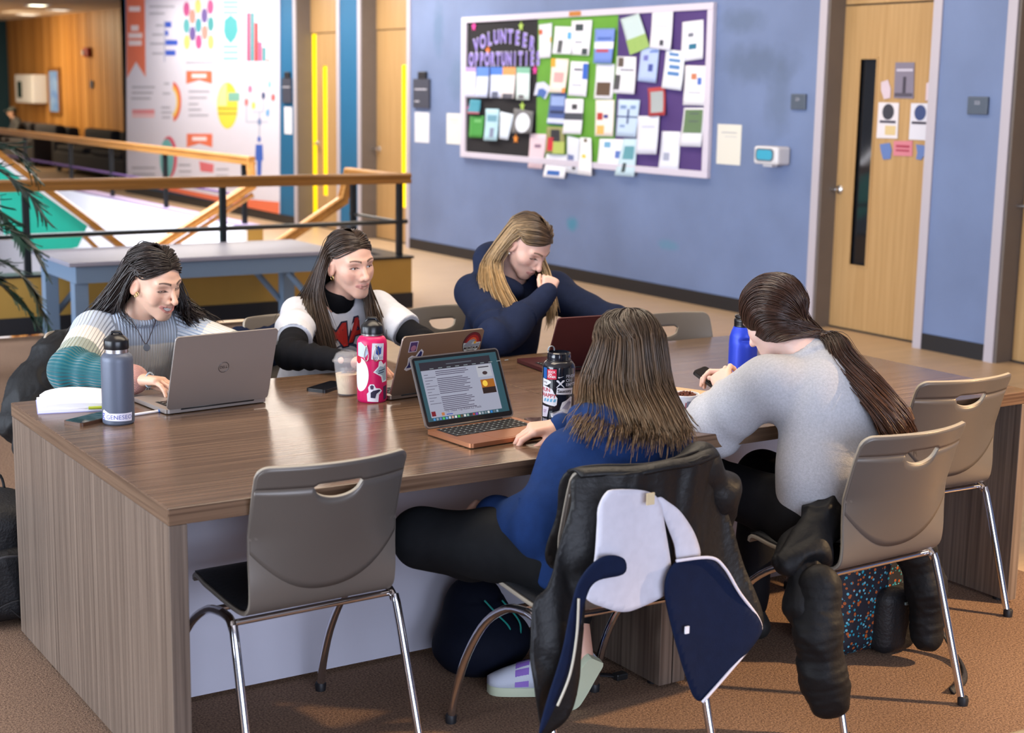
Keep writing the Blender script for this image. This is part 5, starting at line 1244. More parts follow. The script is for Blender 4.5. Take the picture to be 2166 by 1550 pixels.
# bunched sleeve and shoulder on the right-hand side
f = Field((1.10, -.50, .45), (1.42, -.20, .95), .007)
f.chain([(1.17, -.42, .775), (1.25, -.40, .775), (1.30, -.39, .70), (1.315, -.40, .57)], [.035, .045, .048, .035], .04); V, Q = f.mesh()
V = clothify(V, Q, .012*ridged(V, 16, 12, .07)+.005*waves(V, 40, 3)); qmesh('bunched_sleeve', V-np.array(jo), Q, M_jblack, jk)

# black puffer coat on the chair of the student in grey
M_puf = mat('black_puffer', (.006, .006, .007), rough=.6, bump=.2, bscale=60, spec=.3)
ct = thing('puffer_coat', 'black puffer coat slung over the chair of the student in grey sweatshirt', 'coat', (1.93, -.35, .05)); co = np.array((1.93, -.35, .05))
def puff(name, pts, rs, root, off, h=.006, ringf=230, amp=.0022, seed=2, m=None, fold=.006):
    f = Field(*bounds(pts, max(rs)+.04), h); f.chain(pts, rs, .04); V, Q = f.mesh(); arc, d, L = seg_param(V, pts)
    V = clothify(V, Q, amp*(np.abs(np.sin(arc*ringf/2+waves(V, 9, seed)*.9))**.6-.5)+fold*ridged(V, 20, seed+5, .07)+fold*.4*ridged(V, 45, seed+8, .03)-fold*.5); return qmesh(name, V-off, Q, m or M_puf, root)
puff('coat_body', [(1.56, -.36, .47), (1.66, -.36, .505), (1.76, -.33, .545), (1.86, -.30, .56), (2.05, -.27, .52)], [.035, .055, .058, .05, .055], ct, co, ringf=24, fold=.024)
puff('skirt', [(1.62, -.40, .44), (1.60, -.42, .36), (1.60, -.43, .31)], [.055, .05, .035], ct, co, ringf=30, fold=.02, seed=5)
puff('sleeve', [(1.62, -.455, .42), (1.605, -.47, .30), (1.62, -.485, .18), (1.635, -.495, .115)], [.055, .060, .058, .054], ct, co, seed=7)
puff('sleeve', [(2.17, -.18, .44), (2.255, -.20, .36), (2.285, -.225, .24), (2.295, -.235, .09)], [.050, .056, .054, .048], ct, co, seed=9)

# black coat behind the student in the striped sweater
c1 = thing('puffer_coat', 'black zipped coat over the chair of the student in striped sweater', 'coat', (.35, 2.1, .4)); c1o = np.array((.35, 2.1, .4))
puff('coat_body', [(.50, 2.10, .80), (.36, 2.09, .735), (.27, 2.06, .62), (.20, 2.02, .53)], [.075, .085, .095, .075], c1, c1o, ringf=30, fold=.014, seed=21)
puff('sleeve', [(.30, 2.02, .66), (.22, 1.98, .56), (.185, 1.95, .46)], [.055, .05, .045], c1, c1o, seed=23, ringf=60)
puff('coat_side', [(.72, 2.12, .80), (.80, 2.10, .70), (.84, 2.08, .58)], [.06, .065, .06], c1, c1o, seed=25, ringf=30)
mb = MB()
for t in np.linspace(0, 1, 26):
    p = Vector((.175, 1.905, .60)).lerp(Vector((.15, 1.90, .46)), t)-c1.location; mb.box(p.x-.003, p.x+.003, p.y-.003, p.y+.003, p.z-.0014, p.z+.0014)
mb.build('zip_teeth', mat('zip_teal', hexc('#9fb8b8'), rough=.3, metal=.6), c1)['kind'] = 'stuff'
c2 = thing('jacket', 'navy jacket behind the student in white t-shirt', 'jacket', (1.1, 2.1, .5))
puff('jacket_body', [(1.05, 2.12, .74), (1.11, 2.13, .70), (1.27, 2.14, .72), (1.46, 2.13, .68)], [.06, .075, .07, .06], c2, np.array((1.1, 2.1, .5)), m=M_navy, ringf=20, fold=.012, seed=31)
puff('jacket_sleeve', [(1.06, 2.08, .70), (1.05, 2.05, .55), (1.06, 2.04, .42)], [.055, .05, .042], c2, np.array((1.1, 2.1, .5)), m=M_navy, ringf=40, fold=.01, seed=33)

# backpacks and bag on the floor
M_bp = mat('black_nylon_bag', (.008, .008, .010), rough=.55, bump=.3, bscale=120)
b1 = thing('backpack', 'black backpack on the carpet at the table end panel', 'backpack', (.0, 1.60, 0)); o1 = np.array((.0, 1.60, 0))
f = Field((-.26, 1.36, -.03), (.26, 1.90, .46), .0065); f.box((-.03, 1.62, .19), (.15, .16, .19), .07); f.ell((-.03, 1.62, .34), (.13, .13, .07), .05); V, Q = f.mesh(); V[:, 2] = np.maximum(V[:, 2], 0.001); V = clothify(V, Q, .005*ridged(V, 14, 4, .05)); V[:, 2] = np.maximum(V[:, 2], 0.001)
qmesh('main_compartment', V-o1, Q, M_bp, b1)
f = Field((-.20, 1.36, 0), (.16, 1.56, .30), .006); f.box((-.03, 1.468, .14), (.115, .045, .115), .04); V, Q = f.mesh(); V = clothify(V, Q, .004*ridged(V, 18, 6, .05)); qmesh('front_pocket', V-o1, Q, M_bp, b1)
MB().tube([Vector(p)-b1.location for p in spline([(-.12, 1.418, .20), (-.03, 1.408, .245), (.08, 1.42, .21), (.10, 1.425, .13)], 24)], .004, 6).build('pocket_zip', mat('zip_grey', (.05, .05, .055), rough=.4), b1)
MB().tube([Vector(p)-b1.location for p in spline([(-.10, 1.415, .06), (.0, 1.40, .10), (.09, 1.415, .06), (.03, 1.41, .03), (-.02, 1.41, .075)], 24)], .0025, 6).build('bungee_cord', mat('cord_black', (.02, .02, .022), rough=.5), b1)
MB().tube([Vector(p)-b1.location for p in spline([(-.09, 1.66, .40), (-.07, 1.66, .45), (.02, 1.66, .45), (.04, 1.66, .40)], 16)], .009, 8, flat=.5).build('grab_handle', M_bp, b1, smooth=True)
M_nbag = fabric('navy_bag_cloth', hexc('#0c1222'), rough=.8)
b2 = thing('bag', 'slouching navy bag on the carpet against the grey modesty panel', 'bag', (1.10, .40, 0)); o2 = np.array((1.10, .40, 0))
f = Field((.85, .14, -.04), (1.36, .64, .36), .0065); f.ell((1.10, .40, .09), (.15, .13, .10)); f.ell((1.09, .44, .19), (.09, .08, .09), .06); V, Q = f.mesh(); V = clothify(V, Q, .010*ridged(V, 14, 8, .06)); V[:, 2] = np.maximum(V[:, 2], .001); V[:, 1] = np.minimum(V[:, 1], .592)
qmesh('sack', V-o2, Q, M_nbag, b2)
MB().tube([Vector(p)-b2.location for p in spline([(1.06, .33, .24), (1.09, .31, .20), (1.13, .30, .15), (1.10, .29, .12), (1.15, .29, .11), (1.17, .31, .16), (1.12, .33, .23)], 40)], .0028, 6).build('drawstring', mat('teal_cord', hexc('#1a8f86'), rough=.5), b2)
mb = MB().tube([Vector(p)-b2.location for p in spline([(1.20, .33, .03), (1.27, .26, .012), (1.33, .20, .008), (1.40, .13, .01)], 20)], .012, 8, flat=.3); mb.build('strap', M_black, b2, smooth=True)
MB().box(-.02, .02, -.014, .014, 0, .02, .004).build('buckle', mat('black_plastic', (.015, .015, .016), rough=.35), b2, loc=Vector((1.405, .125, .001))-b2.location)
def floral_mat():
    m = bpy.data.materials.new('floral_print'); m.use_nodes = True; N, L = m.node_tree.nodes, m.node_tree.links; b = N['Principled BSDF']; b.inputs['Roughness'].default_value = .7
    tc = N.new('ShaderNodeTexCoord'); prev = None
    for i, (sc, th, c) in enumerate(((55, .28, hexc('#a8541f')), (62, .26, hexc('#1f8fa8')), (48, .2, hexc('#5fb0c8')))):
        v = N.new('ShaderNodeTexVoronoi'); v.inputs['Scale'].default_value = sc; mp = N.new('ShaderNodeMapping'); mp.inputs['Location'].default_value = (i*3.1, i*1.7, i*2.3); L.new(tc.outputs['Object'], mp.inputs[0]); L.new(mp.outputs[0], v.inputs['Vector'])
        lt = N.new('ShaderNodeMath'); lt.operation = 'LESS_THAN'; lt.inputs[1].default_value = th; L.new(v.outputs['Distance'], lt.inputs[0])
        mx = N.new('ShaderNodeMix'); mx.data_type = 'RGBA'; L.new(lt.outputs[0], mx.inputs[0]); mx.inputs[7].default_value = (*c, 1)
        if prev is None: mx.inputs[6].default_value = (.008, .010, .02, 1)
        else: L.new(prev, mx.inputs[6])
        prev = mx.outputs[2]
    L.new(prev, b.inputs['Base Color']); return m
b3 = thing('backpack', 'dark backpack with small orange and teal floral print under the chair', 'backpack', (2.20, -.02, 0)); o3 = np.array((2.20, -.02, 0))
f = Field((1.98, -.26, -.03), (2.46, .24, .42), .0065); f.box((2.20, .0, .17), (.15, .11, .17), .06); f.ell((2.19, 0, .30), (.12, .09, .07), .05); V, Q = f.mesh(); V = clothify(V, Q, .006*ridged(V, 14, 14, .05)); V[:, 2] = np.maximum(V[:, 2], .001); qmesh('main_compartment', V-o3, Q, floral_mat(), b3)
f = Field((2.16, -.22, 0), (2.42, .0, .26), .006); f.box((2.27, -.115, .11), (.075, .045, .10), .035); V, Q = f.mesh(); V = clothify(V, Q, .004*ridged(V, 18, 16, .05)); qmesh('front_pocket', V-o3, Q, M_bp, b3)
MB().box(-.022, .022, -.003, .003, -.004, .004).build('reflective_tab', mat('pale_tab', hexc('#8fa3a8'), rough=.3), b3, loc=Vector((2.29, -.166, .17))-b3.location)
MB().tube([Vector(p)-b3.location for p in spline([(2.34, -.05, .26), (2.39, -.13, .17), (2.40, -.22, .05), (2.36, -.32, .012), (2.28, -.40, .008), (2.17, -.45, .008)], 40)], .012, 8, flat=.35).build('strap', M_bp, b3, smooth=True)
# ================================================================== ON THE TABLES
CAMXY = (-1.1604, -3.2702)
def face_ang(x, y): return math.atan2(CAMXY[1]-y, CAMXY[0]-x)
def wrapf(r, a0):
    """(s along the surface to the right as seen from the front, z) -> point on cylinder"""
    return lambda s, z, e=0.0: ((r+e)*cos(a0+s/r), (r+e)*sin(a0+s/r), z)
def sticker(name, parent, W, poly, m, e=.0006, cell=None):
    mb = MB(); poly = list(poly); cx = sum(p[0] for p in poly)/len(poly); cz = sum(p[1] for p in poly)/len(poly); n = len(poly); V = []; F = []; R = 6
    # densify outline, radial rings so that the patch follows the cylinder
    dens = []
    for i in range(n):
        a, b = poly[i], poly[(i+1) % n]; k = max(1, int(math.hypot(b[0]-a[0], b[1]-a[1])/.006))
        dens += [(a[0]+(b[0]-a[0])*t/k, a[1]+(b[1]-a[1])*t/k) for t in range(k)]
    n = len(dens)
    for r in range(R+1):
        for p in dens: V.append(W(cx+(p[0]-cx)*r/R, cz+(p[1]-cz)*r/R, e))
    F = [(r*n+i, r*n+(i+1) % n, (r+1)*n+(i+1) % n, (r+1)*n+i) for r in range(1, R) for i in range(n)]+[(n+i, n+(i+1) % n, 0) for i in range(n)]
    mb.add(V, F); return mb.build(name, m, parent, smooth=True)
def wtext(name, parent, W, txt, size, s0, z0, m, e=.0012, rot=0.0, bold=0.0, **k):
    v, f = text_mb(txt, size, bold, **k); c, s = cos(rot), sin(rot)
    mb = MB(); mb.add([W(s0+x*c-y*s, z0+x*s+y*c, e) for x, y, _ in v], f); return mb.build(name, m, parent)
K = lambda h, r=.5: mat('print_'+h.strip('#'), hexc(h), rough=r)
def star(cx, cy, r, n=5, k=.45, a0=pi/2): return [(cx+(r if i % 2 == 0 else r*k)*cos(a0+pi*i/n), cy+(r if i % 2 == 0 else r*k)*sin(a0+pi*i/n)) for i in range(2*n)]
M_bk = mat('bottle_cap_black', (.008, .008, .010), rough=.28, spec=.5)

def bottle_body(parent, prof, m, n=48): return MB().lathe(prof, n).build('body', m, parent, smooth=40)
# grey insulated bottle
x, y = .194, .942; t = thing('water_bottle', 'slate grey insulated bottle with black flip lid beside the notebook', 'bottle', (x, y, TH)); fa = face_ang(x, y)
bottle_body(t, [(0, 0), (.040, 0), (.0445, .004), (.0455, .012), (.0455, .182), (.0445, .192), (.040, .200), (.0345, .204), (.0335, .206)], mat('slate_powdercoat', hexc('#5b6272'), rough=.42, bump=.06, bscale=500, metal=.2))
MB().lathe([(.0, .206), (.0335, .206), (.0335, .2165), (0, .2165)], 40).build('steel_ring', M_steel, t, smooth=40)
MB().lathe([(0, .2165), (.0345, .2165), (.0352, .220), (.0352, .239), (.0335, .244), (.020, .255), (.012, .258), (0, .258)], 40).build('lid', M_bk, t, smooth=35)
MB().tube([(.018*cos(fa+1.57), .018*sin(fa+1.57), .250), (.010*cos(fa+1.57), .010*sin(fa+1.57), .264), (-.010*cos(fa+1.57), -.010*sin(fa+1.57), .264), (-.018*cos(fa+1.57), -.018*sin(fa+1.57), .250)], .0045, 8).build('carry_loop', M_bk, t, smooth=True)
W = wrapf(.0455, fa); sticker('label', t, W, [(-.052, .016), (.041, .012), (.043, .036), (.0, .036), (-.040, .036), (-.047, .046), (-.053, .040)], K('#e6e4f2')); wtext('lettering', t, W, 'GENESEO', .0175, .002, .0240, K('#5a5fa8'), spacing=1.05)
wtext('lettering', t, W, 'g', .030, -.049, .031, K('#4a4fb0'))
# pink insulated bottle
x, y = .98, .884; t = thing('water_bottle', 'hot pink insulated bottle covered in stickers with black flip lid', 'bottle', (x, y, TH)); fa = face_ang(x, y)
bottle_body(t, [(0, 0), (.042, 0), (.0455, .004), (.0465, .010), (.0465, .182), (.0450, .193), (.039, .202), (.0335, .205), (.033, .207)], mat('pink_powdercoat', hexc('#d4175f'), rough=.35))
MB().lathe([(0, .207), (.0335, .207), (.034, .209), (.034, .2125), (0, .2125)], 40).build('steel_ring', M_steel, t, smooth=40)
MB().lathe([(0, .2125), (.0345, .2125), (.0345, .234), (.031, .240), (.014, .254), (0, .256)], 40).build('lid', M_bk, t, smooth=35)
MB().tube([(.022*cos(fa+1.57), .022*sin(fa+1.57), .240), (.010*cos(fa+1.57), .010*sin(fa+1.57), .259), (-.010*cos(fa+1.57), -.010*sin(fa+1.57), .259), (-.022*cos(fa+1.57), -.022*sin(fa+1.57), .240)], .006, 8).build('carry_loop', M_bk, t, smooth=True)
W = wrapf(.0465, fa)
sticker('white_oval_sticker', t, W, circ(-.040, .088, .030, 28, 1.75), K('#f4f2fa')); sticker('crest_sticker', t, W, [(-.002, .138), (.038, .134), (.041, .186), (.001, .188)], K('#dfe2ee'))
sticker('crest_print', t, W, [(.012, .156), (.020, .149), (.029, .155), (.031, .178), (.026, .172), (.020, .180), (.014, .172)], K('#2a4fa8'), .0011); wtext('lettering', t, W, 'GENESEO', .0085, .020, .142, K('#8a8fb0'))
sticker('blue_blob_sticker', t, W, [(-.052, .146), (-.022, .142), (-.010, .158), (-.014, .172), (-.026, .182), (-.036, .190), (-.052, .186)], K('#c2cfe6')); sticker('red_dot_sticker', t, W, circ(-.048, .134, .012), K('#c8102e'), .0009)
sticker('state_sticker', t, W, [(.004, .098), (.020, .115), (.022, .130), (.030, .133), (.040, .120), (.052, .126), (.056, .066), (.034, .064), (.030, .082)], K('#e9edf3')); sticker('state_print', t, W, [(.010, .099), (.026, .116), (.040, .112), (.050, .118), (.052, .071), (.038, .069), (.034, .086)], K('#9fb6c6'), .0011)
sticker('state_script', t, W, [(.020, .102), (.044, .107), (.045, .104), (.021, .099)], K('#3a4a60'), .0015); sticker('state_script', t, W, [(.018, .095), (.040, .099), (.041, .096), (.019, .092)], K('#3a4a60'), .0015)
sticker('portrait_sticker', t, W, [(-.014, .006), (.020, .004), (.022, .026), (.033, .038), (.026, .046), (.012, .048), (.006, .060), (-.006, .060), (-.012, .050), (-.010, .036), (-.016, .030)], K('#eeeaf4')); sticker('portrait_print', t, W, [(-.004, .018), (.010, .016), (.014, .030), (.028, .040), (.022, .043), (.004, .040), (-.004, .034)], K('#2b2440'), .0011); sticker('portrait_hair', t, W, [(-.004, .044), (.004, .044), (.006, .054), (.0, .058), (-.006, .054)], K('#4a3a58'), .0011)
sticker('dark_sticker', t, W, [(.040, .008), (.056, .012), (.056, .054), (.038, .050)], K('#4a2a4a'))
for k, dx in enumerate((-.016, .012)):
    MB().tube([W(dx+.008*sin(q)*(1 if k else .8), .183-.05*abs(sin(q/2))*1.0, .004) for q in np.linspace(0, 2*pi, 26)], .0016, 6, closed=False).build('carabiner', mat('nickel', (.55, .5, .45), rough=.25, metal=1), t, smooth=True)
# black clear wide-mouth bottle with stickers
x, y = 1.34, .383; t = thing('water_bottle', 'black sticker-covered wide-mouth bottle standing open by the rose gold laptop', 'bottle', (x, y, TH)); fa = face_ang(x, y)
bottle_body(t, [(0, 0), (.043, 0), (.0475, .005), (.0485, .012), (.0485, .158), (.047, .166), (.041, .174), (.036, .177), (.0345, .178), (.0355, .181), (.0345, .184), (.0355, .188), (.0345, .191), (.0345, .200), (.031, .203), (.031, .196), (0, .190)], mat('smoke_black_plastic', (.010, .012, .020), rough=.14, coat=.4))
MB().tube([(.034*cos(q), .034*sin(q), .177) for q in np.linspace(0, 2*pi, 30, endpoint=False)], .0035, 8, closed=True).build('tether_ring', M_bk, t, smooth=True)
MB().tube([(-.020+.011*cos(q), .012, .208+.011*sin(q)) for q in np.linspace(-.3, pi+.3, 16)], .003, 8, flat=.6).build('cap_loop', mat('clear_grey_loop', hexc('#8f98a0'), rough=.2), t, smooth=True)
W = wrapf(.0485, fa)
sticker('red_sticker', t, W, [(-.036, .126), (-.006, .128), (-.006, .158), (-.036, .156)], K('#d21840'))
for q, (s_, z_) in (('SOCK', (-.021, .149)), ('UN', (-.026, .1415)), ('IONER', (-.021, .1345))): wtext('lettering', t, W, q, .0088, s_, z_, K('#f6eef2'), bold=.0002)
sticker('blue_sticker', t, W, [(-.054, .128), (-.038, .128), (-.038, .160), (-.054, .160)], K('#1f5fae')); sticker('swoosh', t, W, [(-.002, .1335), (.001, .1315), (.016, .1375), (.004, .1345), (.0005, .1365)], K('#e8ecf6'))
for q, z_ in (('FINISH', .1365), ('ON', .1245), ('EMPTY', .1120)): wtext('lettering', t, W, q, .0128, .022, z_, K('#d7dcea'), bold=.0002, align='LEFT')
for sg in (-1, 1): sticker('crossed_torches', t, W, [(.006-sg*.0105, .1265), (.006-sg*.0125, .1235), (.006-sg*.0105, .1215), (.006+sg*.0105, .1035), (.006+sg*.0120, .1045), (.006-sg*.0055, .1250)], K('#eceff8'), .0009)
sticker('white_sticker', t, W, [(-.006, .084), (.046, .082), (.048, .101), (-.004, .103)], K('#eef0f8')); wtext('lettering', t, W, 'Saucony', .0135, .020, .093, K('#1b1d30'), bold=.0003)
sticker('white_sticker', t, W, [(-.056, .108), (-.036, .108), (-.024, .116), (-.022, .120), (-.030, .124), (-.044, .126), (-.056, .128)], K('#eef0f8')); wtext('lettering', t, W, 'cony', .0085, -.044, .118, K('#1b1d30'), rot=-.05)
sticker('run_happy_sticker', t, W, [(-.056, .054), (-.010, .048), (-.004, .052), (-.002, .072), (-.010, .082), (-.018, .098), (-.034, .104), (-.056, .108)], K('#f0f0f8')); wtext('lettering', t, W, 'RUN', .016, -.041, .0945, K('#c23a4a'), bold=.0003); wtext('lettering', t, W, 'HAPPY', .0165, -.031, .078, K('#c23a4a'), bold=.0003, rot=-.06)
for k in range(4): sticker('blue_stripe', t, W, [(-.048+.011*k, .060), (-.041+.011*k, .060), (-.038+.011*k, .069), (-.045+.011*k, .069)], K('#6fb3da'), .0009)
sticker('white_sticker', t, W, [(-.056, .012), (-.034, .014), (-.028, .044), (-.056, .046)], K('#e8e2f2')); wtext('lettering', t, W, 'ST', .013, -.043, .030, K('#a05fa0'))
sticker('wing_sticker', t, W, [(-.020, .016), (-.008, .008), (.012, .010), (.030, .020), (.044, .040), (.046, .074), (.040, .076), (.026, .066), (.012, .060), (.008, .048), (.004, .034), (-.010, .030), (-.022, .026)], K('#f2f4fb'))
for k in range(5): sticker('wing_feather', t, W, [(.012+.004*k, .042-.001*k), (.0135+.004*k, .041-.001*k), (.028+.004*k, .057+.001*k), (.040, .070-.004*k), (.027+.004*k, .058+.001*k)], K('#8f8fb8'), .0010)
sticker('wing_shoe', t, W, [(-.016, .020), (-.006, .012), (.010, .014), (.026, .023), (.014, .033), (.002, .030), (-.010, .026)], K('#b9bcd8'), .0010)
# blue bottle
x, y = 2.24, .596; t = thing('water_bottle', 'cobalt blue metal bottle with black screw cap by the bent-over student', 'bottle', (x, y, TH)); fa = face_ang(x, y)
o = bottle_body(t, [(0, 0), (.044, 0), (.0475, .004), (.0485, .012), (.0485, .130), (.046, .155), (.041, .172), (.036, .182), (.035, .186)], mat('cobalt_coat', hexc('#2b46cf'), rough=.38, metal=.2))
bm = bmesh.new(); bm.from_mesh(o.data); bmesh.ops.subdivide_edges(bm, edges=[e for e in bm.edges if abs(e.verts[0].co.z-e.verts[1].co.z) > .02], cuts=8); d0 = Vector((.0485*cos(fa+.2), .0485*sin(fa+.2), .142))
for v in bm.verts:
    d = (v.co-d0); g = math.exp(-(Vector((d.x, d.y, 0)).length/.016)**2-(d.z/.007)**2); v.co -= Vector((cos(fa+.2), sin(fa+.2), 0))*.006*g
bm.to_mesh(o.data); bm.free(); shade(o.data, 40)
MB().lathe([(0, .186), (.0335, .186), (.0345, .188), (.0335, .192), (.0345, .196), (.0335, .200), (.0345, .204), (.0335, .212), (.030, .216), (0, .216)], 36).build('cap', M_bk, t, smooth=35)
MB().tube([(.026*cos(q), .026*sin(q), .216+.004) for q in np.linspace(0, 2*pi, 24, endpoint=False)], .007, 8, closed=True).build('cap_ring', M_bk, t, smooth=True)
# iced coffee
x, y = .955, 1.005; t = thing('iced_coffee_cup', 'clear plastic iced coffee cup with dome lid beside the pink bottle', 'cup', (x, y, TH))
M_clear = mat('clear_plastic', (.92, .93, .96), rough=.08, alpha=.10, spec=.6)
MB().lathe([(0, .001), (.030, .001), (.0315, .004), (.0425, .105), (.0435, .108), (.0420, .108), (.0410, .104), (.0300, .005), (0, .004)], 40).build('cup', M_clear, t, smooth=40)
MB().lathe([(0, .0055), (.0295, .0055), (.0372, .068), (0, .068)], 36).build('coffee', mat('milky_coffee', hexc('#dcc6a2'), rough=.25, var=.12, vscale=40), t, smooth=40)
MB().lathe([(.0435, .106), (.0475, .107), (.0475, .112), (.044, .115), (.036, .133), (.020, .141), (.014, .141), (.014, .139), (.034, .131), (.042, .114), (.0435, .110)], 40).build('dome_lid', M_clear, t, smooth=40)
for k in range(5):
    q = MB().box(-.009, .009, -.009, .009, -.009, .009, .003); q.xf(Matrix.Rotation(k*1.3, 4, (1, .5, .3))); q.build('ice_cube', M_clear, t, loc=(.017*cos(k*1.9), .017*sin(k*1.9), .071+.004*(k % 2)))
# phones
def phone(label, x, y, rz, w=.075, l=.152, case=(.01, .01, .012), z=TH, tilt=None, screen=(.006, .006, .008), emit=0):
    t = thing('phone', label, 'phone', (x, y, z), rz)
    if tilt: t.rotation_euler = tilt
    MB().prism(rrect(-w/2, w/2, -l/2, l/2, .012), lambda a, b: (a, b, 0), lambda a, b: (a, b, .0095)).build('case', mat('phone_case_%.3f' % case[0], case, rough=.35), t, smooth=40)
    MB().prism(rrect(-w/2+.003, w/2-.003, -l/2+.003, l/2-.003, .010), lambda a, b: (a, b, .0090), lambda a, b: (a, b, .0102)).build('screen', mat('phone_glass_%.3f' % screen[1], screen, rough=.05, spec=.8, emit=emit), t); return t
phone('black phone in a thick case lying beside the iced coffee', .945, 1.125, -58)
phone('phone in a brown case half hidden behind the grey bottle', .135, 1.005, -62, case=(.09, .04, .02))
phone('black phone lying between the rose gold laptop and the black bottle', 1.245, .325, -20, case=(.03, .012, .006))
ph = phone('dark phone held up by the student in grey sweatshirt', 1.965, .405, 0, z=.785, tilt=(radians(28), radians(-6), radians(18)))
for k in range(7): MB().box(-.026, .026-(k % 3)*.008, -.0012, .0012, .0102, .0106).build('screen_text', mat('screen_text_teal', hexc('#5f8f8f'), emit=.35), ph, loc=(0, .045-.014*k, 0))
# notebook stack
nbk = thing('notebook', 'open notebook with curling white pages at the table corner', 'notebook', (.17, 1.235, TH), -14)
M_pg = mat('page_white', hexc('#ecebf4'), rough=.75)
def pages(z0, th, wx, wy, bulge, dx, seed):
    mb = MB(); n = 15; r_ = np.random.RandomState(seed); ph_ = r_.uniform(0, 3)
    top = [(dx+(i/(n-1)-.5)*wx, (j/(n-1)-.5)*wy, z0+th+bulge*(max(0, sin(pi*(i/(n-1))**.8))**.7)*(.5+.5*j/(n-1))+.0015*sin(5*i/(n-1)+ph_)) for i in range(n) for j in range(n)]
    bot = [(p[0], p[1], z0) for p in top]; N_ = n*n
    F = [(i*n+j, i*n+j+1, (i+1)*n+j+1, (i+1)*n+j) for i in range(n-1) for j in range(n-1)]; Fb = [tuple(N_+k for k in reversed(q)) for q in F]
    rim = [i*n for i in range(n)]+[(n-1)*n+j for j in range(1, n)]+[i*n+n-1 for i in range(n-2, -1, -1)]+[j for j in range(n-2, 0, -1)]
    S_ = [(rim[k], rim[(k+1) % len(rim)], N_+rim[(k+1) % len(rim)], N_+rim[k]) for k in range(len(rim))]
    return mb.add(top+bot, F+Fb+S_)
MB().box(-.125, .125, -.105, .105, 0, .002, 0).build('back_cover', mat('lavender_cover', hexc('#a7a9d8'), rough=.5), nbk)
pages(.0022, .006, .245, .205, .004, 0, 1).build('page_block', M_pg, nbk, smooth=40); pages(.0105, .006, .235, .198, .022, .004, 2).build('curled_pages', M_pg, nbk, smooth=40)
MB().tube([(.02, -.108, .012), (.118, -.108, .012)], .0045, 8).build('highlighter', mat('highlighter_green', hexc('#a9b83a'), rough=.4), nbk); MB().tube([(.118, -.108, .012), (.130, -.108, .012)], .0045, 8).build('highlighter_cap', M_bk, nbk)
pn = thing('pen', 'white and blue ballpoint pen on the table near the silver laptop', 'pen', (.305, 1.015, TH+.0045), 12)
MB().tube([(-.07, 0, 0), (.035, 0, 0)], .0042, 8).build('barrel', M_pg, pn, smooth=True); MB().tube([(.035, 0, 0), (.066, 0, 0), (.072, 0, 0)], [.0044, .0044, .001], 8).build('cap', mat('pen_blue', hexc('#3a6fc0'), rough=.35), pn, smooth=True)
# yoghurt bowl with spoon on a brown paper napkin
nk = thing('paper_napkin', 'flattened brown paper bag under the yoghurt cup', 'paper', (1.885, .475, TH), 24)
g = pages(0, .0012, .26, .30, .004, 0, 5); g.build('sheet', mat('kraft_paper', hexc('#c7a887'), rough=.8, var=.05), nk, smooth=40)
yo = thing('yoghurt_cup', 'white printed yoghurt cup topped with granola and a plastic spoon', 'cup', (1.72, .262, TH)); fa = face_ang(1.72, .262)
MB().lathe([(0, 0), (.033, 0), (.034, .002), (.0425, .058), (.046, .059), (.046, .063), (.0425, .063), (.041, .058), (.033, .005), (0, .004)], 40).build('cup', mat('white_plastic', hexc('#dcdde6'), rough=.35), yo, smooth=40)
MB().lathe([(0, .05), (.040, .05), (.0405, .054), (.03, .056), (0, .057)], 32).build('yoghurt', mat('yoghurt_cream', hexc('#d8c4a8'), rough=.5), yo, smooth=True)
r_ = np.random.RandomState(3); gm = MB()
for k in range(110):
    a, q = r_.uniform(0, 2*pi), .030*sqrt(r_.uniform(0, 1)); c = (q*cos(a)+.004, q*sin(a), .057+.011*(1-(q/.03)**2)*r_.uniform(.3, 1)); s_ = r_.uniform(.002, .0045)
    b_ = MB().box(-s_, s_, -s_*.8, s_*.8, -s_*.6, s_*.6, s_*.3); b_.xf(Matrix.Translation(c) @ Matrix.Rotation(r_.uniform(0, 3), 4, tuple(r_.normal(size=3)))); gm.add(b_.v, b_.f)
gm.build('granola', mat('granola_red_brown', hexc('#5a2a1e'), rough=.7, var=.4, vscale=120), yo)['kind'] = 'stuff'
MB().tube([(-.018, .02, .058), (-.030, .03, .085), (-.050, .045, .150)], [.007, .0028, .0026], 8, flat=.5).build('spoon', mat('spoon_white', hexc('#e4e6ee'), rough=.3), yo, smooth=True)
Wf = lambda s, z, e=0.0: ((.034+(z/.058)*.0085+e)*cos(fa+s/.04), (.034+(z/.058)*.0085+e)*sin(fa+s/.04), z)
sticker('nutrition_panel', yo, Wf, [(.008, .012), (.030, .012), (.032, .046), (.009, .046)], K('#7f8296')); sticker('red_bar', yo, Wf, [(.0035, .014), (.0065, .014), (.0075, .042), (.0045, .042)], K('#b04a5a'))
for k in range(5): sticker('print_line', yo, Wf, [(-.026, .016+.007*k), (-.006, .016+.007*k), (-.006, .019+.007*k), (-.027, .019+.007*k)], K('#9fa6bc'))

